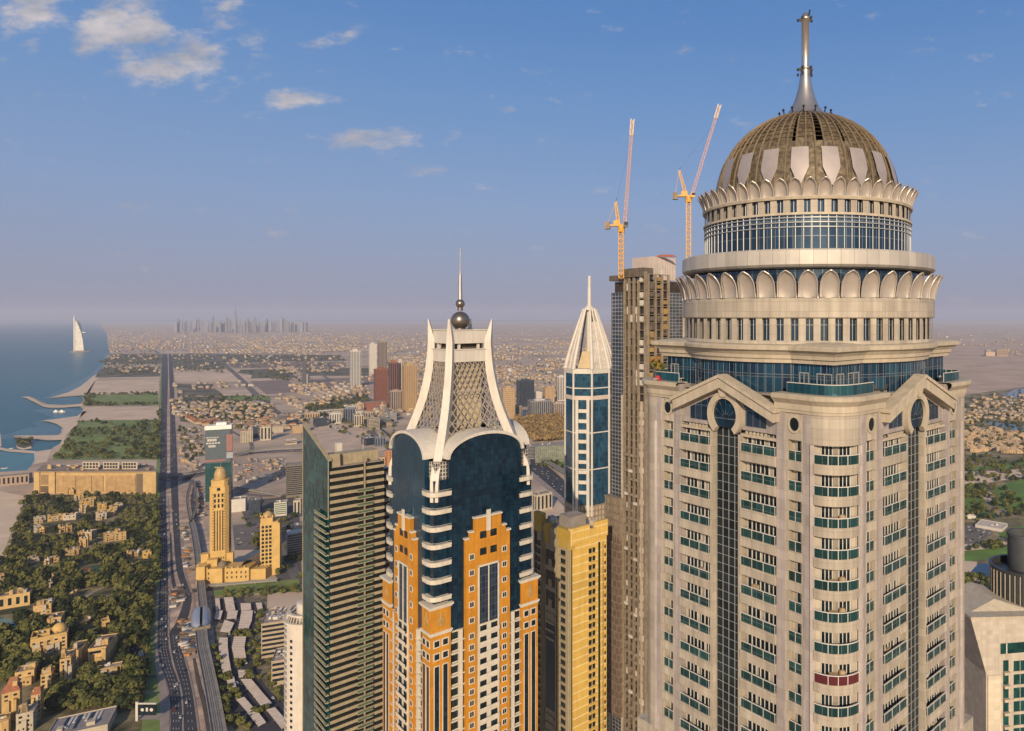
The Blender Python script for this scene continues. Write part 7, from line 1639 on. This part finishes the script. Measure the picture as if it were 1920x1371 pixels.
# ---- villas
def villas():
    r = random.Random(17); wl = [mat('villa_cream', (.46, .37, .26), .8, var=.2, vs=.02), mat('villa_pink', (.40, .30, .225), .8, var=.2, vs=.02), mat('villa_tan', (.52, .36, .19), .8, var=.2, vs=.02), mat('villa_white', (.55, .49, .42), .8, var=.15, vs=.02)]; rf = [mat('villa_roof_grey', (.28, .235, .2), .9, var=.25, vs=.05), mat('villa_roof_red', (.34, .15, .08), .85, var=.25, vs=.05), mat('villa_roof_tan', (.46, .33, .20), .9, var=.2, vs=.05)]
    wm = M['window_dark']
    def vmb(kind, rr):
        b, ro, wi = MB(), MB(), MB(); a, d = rr.uniform(6, 9), rr.uniform(5, 8); h = rr.uniform(6.5, 9)
        b.box(-a, a, -d, d, 0, h, 0); b.box(a * .2, a * 1.25, -d * 1.2, d * .3, 0, h * .62, 0)
        for x in (-a * .7, -a * .1):
            for z in (1.2, h * .58): wi.box(x, x + 1.5, -d - .12, -d - .02, z, z + 1.8, 2)
        if kind == 0: ro.box(-a + .4, a - .4, -d + .4, d - .4, h + .005, h + .3, 1); ro.box(-a * .4, a * .1, 0, d * .6, h + .3, h + 2.4, 1)
        else:
            o = .6; ro.add([(-a - o, -d - o, h + .01), (a + o, -d - o, h + .01), (a + o, d + o, h + .01), (-a - o, d + o, h + .01), (-a * .4, 0, h + 3), (a * .4, 0, h + 3)], [(0, 1, 5, 4), (1, 2, 5, 5), (2, 3, 4, 5), (3, 0, 4, 4)], 1)
        ro.box(a * .2, a * 1.3, -d * 1.25, d * .3, h * .62 + .01, h * .62 + .4, 1)
        return b, ro, wi
    temps = []; proto = []
    for k in range(8):
        b, ro, wi = vmb(0 if k % 2 else 1, random.Random(50 + k)); m = merge([b, ro, wi])
        m.f = [f if len(set(f)) == 4 else list(dict.fromkeys(f)) + [list(dict.fromkeys(f))[-1]] for f in m.f]
        temps.append((k, (np.array(m.v), m.f, m.m), b, ro, wi))
    # individually: the villas nearest to the camera
    places = []
    R = [([(322, 746), (505, 744), (520, 790), (470, 804), (385, 799), (325, 780)], 330, 5.2, 'villas of the coast district'), ([(445, 800), (540, 775), (600, 770), (560, 800), (480, 815)], 90, 5, 'villas of the coast district'),
         ([(1792, 760), (1850, 742), (1925, 735), (1925, 790), (1850, 786), (1792, 800)], 130, 5, 'golf villas'), ([(1792, 806), (1870, 805), (1925, 816), (1925, 852), (1792, 846)], 150, 5.6, 'golf villas')]
    for P, n, md, g in R:
        for x, y in sample(P, n, r, mind=md): places.append((y, x, g))
    places.sort(reverse=True)
    labels = {'villas of the coast district': 'pale villa of the coast district right of the road', 'golf villas': 'sunlit tan villa of the golf estate on the right'}
    protos = {}
    indiv = places[:290]; rest = places[290:]
    for y, x, g in indiv:
        k = r.randrange(8); key = (k, g); X, Y = G(x, y); rot = r.choice([0, .3, .6, -.3, -.6]) + r.uniform(-.1, .1); s = r.uniform(.8, 1.25)
        if key not in protos:
            _, _, b, ro, wi = temps[k]; T = thing('villa', labels[g], 'villa', (X, Y, 0), rot, g); wq = wl[2] if g == 'golf villas' and k % 3 else wl[(k * 3) % 4]
            q = MB(); q.add(b.v, b.f); q.build('wall', wq, T); q = MB(); q.add(ro.v, [tuple(dict.fromkeys(f)) for f in ro.f]); q.build('roof', rf[2] if g == 'golf villas' else rf[(0, 0, 1, 2)[k % 4]], T); q = MB(); q.add(wi.v, wi.f); q.build('window_front', wm, T); T.scale = (s, s, s); protos[key] = T
        else: dup(protos[key], (X, Y, 0), rot, scale=(s, s, s))
    # the rest as masses
    T4 = []
    for k, (v, f, m), *_ in temps:
        T4.append((v, np.array([list(q) if len(q) == 4 else list(q) + [q[-1]] for q in f], dtype=np.int32), np.array(m, dtype=np.int32)))
    allp = [(x, y, 1.0) for y, x, g in rest]
    for P, n, s in (([(205, 664), (300, 664), (300, 700), (190, 700)], 90, 1.1), ([(328, 664), (395, 664), (420, 690), (328, 696)], 70, 1.1), ([(405, 664), (650, 664), (650, 690), (440, 690)], 150, 1.2), ([(328, 716), (470, 716), (500, 742), (328, 742)], 110, 1.0), ([(205, 622), (300, 618), (700, 620), (700, 663), (207, 663)], 3200, 1.5), ([(700, 618), (1215, 620), (1215, 700), (1090, 720), (700, 690)], 3600, 1.6), ([(500, 690), (700, 685), (700, 740), (560, 770), (520, 745), (545, 720)], 420, 1.1), ([(540, 722), (660, 726), (650, 742), (560, 742)], 90, 1.3), ([(930, 700), (1070, 700), (1070, 740), (940, 760)], 160, 1.4), ([(640, 760), (740, 760), (740, 800), (680, 800)], 60, 1.4), ([(1745, 622), (1925, 626), (1925, 650), (1745, 650)], 130, 1.6), ([(1850, 655), (1925, 655), (1925, 672), (1850, 672)], 40, 1.6), ([(1800, 1095), (1885, 1090), (1870, 1115), (1800, 1122)], 60, .55), ([(436, 862), (535, 860), (530, 905), (440, 905)], 40, .5), ([(330, 800), (382, 804), (384, 880), (345, 890)], 46, .6), ([(700, 690), (930, 690), (930, 780), (740, 780)], 130, 1.4)):
        allp += [(x, y, s) for x, y in sample(P, n, r)]
    rs = [[], [], [], []]; seen = set(); hs_ = random.Random(3); cells = {}
    ca_, sa_ = cos(.63), sin(.63)
    for x, y, s in allp:
        X, Y = G(x, y)
        if s > .9 and Y > 3000:      # streets: houses stand in rows, some plots stay open
            u, v = X * ca_ + Y * sa_, -X * sa_ + Y * ca_; gu, gv = 27 * s, 33 * s; i, j = round(u / gu), round(v / gv); c = (i // 14, j // 12)
            if c not in cells: cells[c] = hs_.random()
            if cells[c] < .30 or i % 7 == 0 or j % 6 == 0 or (i, j, s) in seen: continue
            seen.add((i, j, s)); u, v = i * gu + r.uniform(-3, 3), j * gv + r.uniform(-3, 3); X, Y = u * ca_ - v * sa_, u * sa_ + v * ca_
        q = s * r.uniform(.7, 1.35); rs[r.choice([0, 0, 1, 1, 2, 3])].append((X, Y, 0, q, q * r.uniform(.8, 1.4) * (2.2 if s > 1.15 and r.random() < .06 else 1), (.63 + r.choice([0, pi / 2]) + r.uniform(-.08, .08)) if s > .9 else r.uniform(-.8, .8), r.randrange(8)))
    for k in range(4):
        mass('distant_houses', ('cream', 'pink', 'tan', 'white')[k] + ' walled low houses spread over the distant city', 'houses', T4, rs[k], [wl[k], rf[(0, 2, 2, 0)[k]], wm])
    # red crescent
    C = thing('crescent_terrace', 'curved terrace of red tiled houses right of the coast road', 'terrace', (*G(372, 790), 0))
    o = C.location
    for i in range(16):
        t = i / 15; x = 352 + 52 * t; y = 784 - 8 * sin(pi * t) * -1 + 6 * t; X, Y = G(x, y); b = MB(); b.box(-11, 11, -9, 9, 0, 8, 0); ro = MB(); ro.add([(-12, -10, 8.01), (12, -10, 8.01), (12, 10, 8.01), (-12, 10, 8.01), (-5, 0, 12), (5, 0, 12)], [(0, 1, 5, 4), (1, 2, 5), (2, 3, 4, 5), (3, 0, 4)])
        q = b.build('house', wl[1], C); q.location = (X - o[0], Y - o[1], 0); q.rotation_euler = (0, 0, -.4 + .8 * t); rr = ro.build('roof', terra, q)
villas()
# ---- car shades, cars, works
def shades():
    lab = 'pale pleated car shade in the sloping car park'; g = 'car shades in the car park'
    fab = mat('shade_fabric', (.72, .58, .45), .85, var=.15, vs=.15); pol = M['concrete']
    Q = [[(404, 1127), (411, 1127), (413, 1146), (405, 1147)], [(421, 1126), (436, 1125), (440, 1147), (425, 1149)], [(452, 1136), (469, 1136), (470, 1147), (453, 1148)], [(480, 1135), (490, 1135), (492, 1146), (483, 1147)], [(406, 1150), (417, 1150), (413, 1165), (403, 1165)], [(428, 1150), (445, 1150), (442, 1163), (426, 1165)], [(454, 1150), (473, 1150), (471, 1166), (451, 1167)], [(451, 1168), (471, 1168), (464, 1186), (447, 1186)], [(422, 1168), (438, 1173), (430, 1190), (414, 1188)], [(412, 1201), (426, 1201), (426, 1216), (411, 1216)], [(411, 1217), (426, 1217), (428, 1236), (413, 1238)], [(413, 1239), (428, 1238), (431, 1254), (416, 1256)], [(416, 1257), (431, 1256), (434, 1269), (420, 1272)], [(440, 1199), (460, 1199), (457, 1219), (436, 1219)], [(436, 1220), (457, 1220), (460, 1238), (441, 1243)], [(424, 1276), (438, 1275), (443, 1297), (431, 1299)], [(447, 1262), (464, 1262), (467, 1274), (449, 1275)], [(452, 1279), (470, 1279), (480, 1291), (462, 1294)], [(463, 1295), (481, 1292), (492, 1306), (475, 1310)], [(476, 1311), (493, 1307), (508, 1324), (491, 1331)], [(444, 1318), (458, 1314), (476, 1335), (464, 1341)], [(466, 1344), (482, 1340), (497, 1360), (484, 1367)], [(500, 1337), (515, 1333), (527, 1347), (513, 1353)], [(514, 1354), (528, 1348), (540, 1362), (528, 1372)]]
    for q in Q:
        p = PX(*q); cx = sum(a for a, b in p) / 4; cy = sum(b for a, b in p) / 4; T = thing('carport', lab, 'carport', (cx, cy, 0), 0, g); p = [((a - cx) * 1.13, (b - cy) * 1.13) for a, b in p]
        b = MB(); n = max(3, int(math.hypot(p[3][0] - p[0][0], p[3][1] - p[0][1]) / 5)); vs = []
        for i in range(2 * n + 1):
            t = i / (2 * n); z = 3.0 + (.28 if i % 2 else 0); l = (p[0][0] + (p[3][0] - p[0][0]) * t, p[0][1] + (p[3][1] - p[0][1]) * t); r_ = (p[1][0] + (p[2][0] - p[1][0]) * t, p[1][1] + (p[2][1] - p[1][1]) * t); vs += [(*l, z), (*r_, z)]
        b.add(vs, [(2 * i, 2 * i + 1, 2 * i + 3, 2 * i + 2) for i in range(2 * n)]); b.build('canopy', fab, T)
        for i in range(4): m = MB(); m.tube((p[i][0] * .9, p[i][1] * .9, 0), (p[i][0] * .9, p[i][1] * .9, 3.2), .15, 5, 0); m.build('post', pol, T)
shades()
def car_mesh():
    b = MB(); prof = [(-2.2, .35), (2.2, .35), (2.25, .75), (1.2, .95), (.55, 1.45), (-1.2, 1.48), (-1.9, 1.0), (-2.25, .9)]
    for y0, y1, pr, mi in ((-.9, .9, [(-2.2, .35), (2.2, .35), (2.25, .78), (1.1, .95), (-1.9, 1.0), (-2.25, .9)], 0), (-.78, .78, [(-1.75, 1.0), (1.0, .95), (.5, 1.42), (-1.15, 1.46)], 1)):
        n = len(pr); vs = [(x, y0, z) for x, z in pr] + [(x, y1, z) for x, z in pr]; b.add(vs, [tuple(range(n)), tuple(range(2 * n - 1, n - 1, -1))] + [(i, i + n, (i + 1) % n + n, (i + 1) % n) for i in range(n)], mi)
    b.box(-1.1, .45, -.72, .72, 1.47, 1.52, 0)
    for x in (-1.35, 1.4):
        for y in (-.92, .92): b.tube((x, y - .1, .34), (x, y + .1, .34), .34, 8, 2)
    return b
def cars():
    r = random.Random(41); paints = [(mat('paint_white', (.7, .7, .68), .3), 'white'), (mat('paint_silver', (.42, .43, .44), .3, metal=.5), 'silver'), (mat('paint_dark', (.03, .03, .035), .3), 'dark'), (mat('paint_red', (.28, .03, .02), .3), 'red')]; gl = M['window_dark']; tyre = mat('tyre', (.015, .015, .015), .9)
    b = car_mesh(); protos = []
    def place(x, y, rot, z, where, grp):
        k = r.choices([0, 1, 2, 3], [7, 4, 4, 1])[0]; m, nm = paints[k]; o = None
        key = (k,)
        p = next((q for q in protos if q[0] == k), None)
        if p is None: o = b.build('car', [m, gl, tyre]); protos.append((k, o))
        else: o = p[1].copy(); COL.objects.link(o)
        o.location = (x, y, z); o.rotation_euler = (0, 0, rot); tag(o, nm + ' car ' + where, 'car', nm + ' ' + grp)
    lanes = [([(301, 760), (300.5, 930), (300.7, 1000), (301, 1100), (299, 1190), (303, 1240), (320, 1300), (323, 1371)], 1), ([(305, 760), (303.5, 930), (304.2, 1000), (305, 1100), (303, 1190), (307.5, 1240), (324.5, 1300), (327.5, 1371)], 1), ([(309, 760), (307, 930), (308, 1000), (309.5, 1100), (307.5, 1190), (313, 1240), (330, 1300), (333, 1371)], 1), ([(312, 760), (309.5, 930), (311, 1000), (313, 1100), (311, 1190), (318, 1240), (335, 1300), (338, 1371)], 1),
             ([(321.5, 760), (323, 930), (327.5, 1000), (333.5, 1070), (348, 1118), (334, 1168), (322, 1192), (330, 1240), (347, 1300), (352, 1371)], -1), ([(325, 760), (329, 930), (333.5, 1000), (340, 1070), (355, 1118), (345, 1166), (331, 1194), (341, 1240), (356, 1300), (366, 1371)], -1)]
    for pts, sg in lanes:
        p = smooth(PX(*pts), 6); L = [0]
        for i in range(len(p) - 1): L.append(L[-1] + math.hypot(p[i + 1][0] - p[i][0], p[i + 1][1] - p[i][1]))
        s = r.uniform(0, 40)
        while s < L[-1]:
            i = max(k for k in range(len(L)) if L[k] <= s); i = min(i, len(p) - 2); t = (s - L[i]) / (L[i + 1] - L[i]); x, y = p[i][0] + (p[i + 1][0] - p[i][0]) * t, p[i][1] + (p[i + 1][1] - p[i][1]) * t; a = atan2(p[i + 1][1] - p[i][1], p[i + 1][0] - p[i][0])
            place(x, y, a + (0 if sg > 0 else pi), .7, 'driving on the coast road', 'cars on the coast road'); s += r.choice([30, 50, 90, 150, 220]) * r.uniform(.7, 1.5)
    for x, y in sample([(1786, 988), (1848, 988), (1858, 1000), (1830, 1016), (1786, 1018)], 40, r, mind=4): X, Y = G(x, y); place(X, Y, r.choice([.3, 1.87]), .6, 'parked at the golf club', 'cars parked at the golf club')
    for x, y in sample([(442, 990), (498, 984), (512, 1026), (446, 1028)], 26, r, mind=4): X, Y = G(x, y); place(X, Y, r.choice([.8, .8 + pi]), .5, 'parked behind the golden hotel', 'cars parked behind the hotel')
    for P in ([(446, 1124), (449, 1146), (443, 1172), (436, 1195), (429, 1222), (434, 1255), (452, 1290), (490, 1330)], [(474, 1130), (476, 1150), (472, 1180), (461, 1215), (464, 1245), (482, 1285), (508, 1315)]):
        p = smooth(PX(*P), 5)
        for i in range(2, len(p) - 1, 3): place(p[i][0] + r.uniform(-5, 5), p[i][1], atan2(p[i + 1][1] - p[i][1], p[i + 1][0] - p[i][0]), .75, 'in the shaded car park', 'cars in the shaded car park')
    for dx in (0, 16, 30):
        p = smooth(PX((930 + dx, 838), (985 + dx * .8, 872), (1030 + dx * .7, 908), (1075 + dx * .6, 950)), 8)
        for i in range(len(p) - 1):
            if r.random() < .7: place(p[i][0] + r.uniform(-9, 9), p[i][1], atan2(p[i + 1][1] - p[i][1], p[i + 1][0] - p[i][0]), .8, 'on the motorway behind the arched tower', 'cars on the motorway')
cars()
def works():
    r = random.Random(77); ms = [mat('works_orange', (.45, .2, .07), .8, var=.3, vs=.5), M['white_paint'], M['concrete'], mat('works_blue', (.08, .12, .2), .7), M['concrete_dark']]
    def hut(x, y, lab, g, k):
        X, Y = G(x, y); b = MB(); w, d, h = r.uniform(2, 5), r.uniform(1.5, 3), r.uniform(1, 2.8); b.box(-w, w, -d, d, 0, h, 0); b.box(-w * 1.05, w * 1.05, -d * 1.05, d * 1.05, h + .003, h + .2, 0); b.box(-w * .4, w * .1, -d - .05, -d - .003, .1, h * .8, 0); o = b.build('site_hut', ms[k]); o.location = (X, Y, .3); o.rotation_euler = (0, 0, r.uniform(-.6, .6)); tag(o, lab, 'site hut', g)
    nm = ['orange', 'white', 'grey', 'blue', 'dark']
    for P, n, wh in (([(338, 1165), (365, 1165), (368, 1215), (352, 1240), (342, 1210)], 70, 'on the building site beside the silver station'), ([(365, 900), (388, 905), (390, 1000), (370, 985)], 34, 'on the dusty plot behind the tall hotel'), ([(340, 960), (352, 1000), (358, 1080), (345, 1060)], 24, 'on the dusty strip along the coast road'), ([(442, 866), (530, 862), (532, 902), (446, 904)], 40, 'on the dug up lot'), ([(335, 1090), (345, 1120), (325, 1150), (322, 1120)], 12, 'on the traffic island')):
        for x, y in sample(P, n, r, mind=4): k = r.choices([0, 1, 2, 3, 4], [3, 4, 3, 1, 3])[0]; hut(x, y, nm[k] + ' site hut ' + wh, nm[k] + ' huts ' + wh, k)
works()
# ================================================================== terrace things on the domed tower
def terrace_things():
    z = EYE - 9.6; r = random.Random(8)
    def loc(px, dep): return ((px - CX) / FPX * dep, dep)
    def pot(px, dep, label, leaf, h, potm):
        x, y = loc(px, dep); T = thing('potted_tree', label, 'potted tree', (x, y, z)); b = MB(); b.lathe([(.34, 0), (.48, .75), (.42, .75), (.40, .65), (.01, .65)], 12, 0); b.build('pot', potm, T)
        b, cs = crown_mb(r, 90, .95, h * .3, h * .72, 4, .2); b.build('crown', leaf, T); b = MB(); b.tube((0, 0, .6), (0, 0, h * .6), .07, 5, 0); b.build('trunk', bark, T)
    oran = mat('leaf_orange', (.40, .15, .03), .8, var=.4, vs=3, col2=(.16, .17, .03), cs=.6)
    red = mat('red_fabric', (.45, .03, .05), .8, var=.1); wht = M['white_paint']
    pot(1229, 101.5, 'orange leaved potted tree at the left end of the tower terrace', oran, 4.0, M['concrete']); pot(1236, 102.5, 'yellow green potted tree beside the orange one on the terrace', leafB, 3.2, M['concrete'])
    def chair(px, dep, label, m, rot):
        x, y = loc(px, dep); T = thing('lounge_chair', label, 'chair', (x, y, z), rot); b = MB(); b.box(-.4, .4, -.45, .35, .3, .46, 0); b.build('seat', m, T); b = MB(); b.add([(-.4, .3, .4), (.4, .3, .4), (.4, .55, 1.05), (-.4, .55, 1.05), (-.4, .42, .4), (.4, .42, .4), (.4, .67, 1.05), (-.4, .67, 1.05)], [(0, 1, 2, 3), (5, 4, 7, 6), (0, 4, 5, 1), (3, 2, 6, 7), (0, 3, 7, 4), (1, 5, 6, 2)]); b.build('backrest', m, T)
        for a in (-.34, .34):
            for c in (-.38, .3): q = MB(); q.tube((a, c, 0), (a, c, .3), .04, 5, 0); q.build('leg', M['frame_white'], T)
    chair(1236.5, 101, 'red chair under the potted trees on the left terrace', red, .5)
    dk = mat('rattan_dark', (.05, .045, .04), .8)
    for k, (px, dep, m, lab) in enumerate(((1500, 86, dk, 'dark lounge chair left of the front terrace'), (1512, 86.4, dk, 'second dark lounge chair from the left on the front terrace'), (1640, 87.5, dk, 'dark lounge chair at the right of the front terrace'), (1655, 88.5, dk, 'dark lounge chair nearest the right gable'), (1770, 101, wht, 'white lounge chair on the right hand terrace'), (1779, 101.6, dk, 'dark lounge chair on the right hand terrace'))): chair(px, dep, lab, m, r.uniform(-1, 1))
    def table(px, dep, label):
        x, y = loc(px, dep); T = thing('round_table', label, 'table', (x, y, z)); b = MB(); b.lathe([(.5, .72), (.52, .75), (.01, .76)], 16, 0); b.build('tabletop', wht, T); b = MB(); b.tube((0, 0, 0), (0, 0, .72), .06, 6, 0); b.build('leg', wht, T); b = MB(); b.lathe([(.3, 0), (.28, .05), (.05, .07)], 12, 0); b.build('base', wht, T)
    table(1277, 101, 'white round table on the left terrace by the door'); table(1525, 85.5, 'white round table on the front terrace'); table(1600, 85.2, 'white round table at the middle of the front terrace')
terrace_things()
# ================================================================== haze
def haze():
    hb = MB(); hb.box(-52000, 52000, -3000, 47000, -3, 860, 0)
    m = bpy.data.materials.new('haze_air'); m.use_nodes = True; t = m.node_tree; t.nodes.clear()
    out = nd(t, 'ShaderNodeOutputMaterial'); v = nd(t, 'ShaderNodeVolumePrincipled')
    v.inputs['Color'].default_value = (*HAZE_COL, 1); v.inputs['Density'].default_value = HAZE_D; v.inputs['Anisotropy'].default_value = HAZE_G
    t.links.new(v.outputs[0], out.inputs['Volume'])
    o = hb.build('haze', m); tag(o, 'pale blue evening haze over the whole coast', 'haze', kind='stuff')
    return o
HAZE_COL, HAZE_D, HAZE_G = (.80, .83, 1.0), 1 / 34000, 0.0
haze()
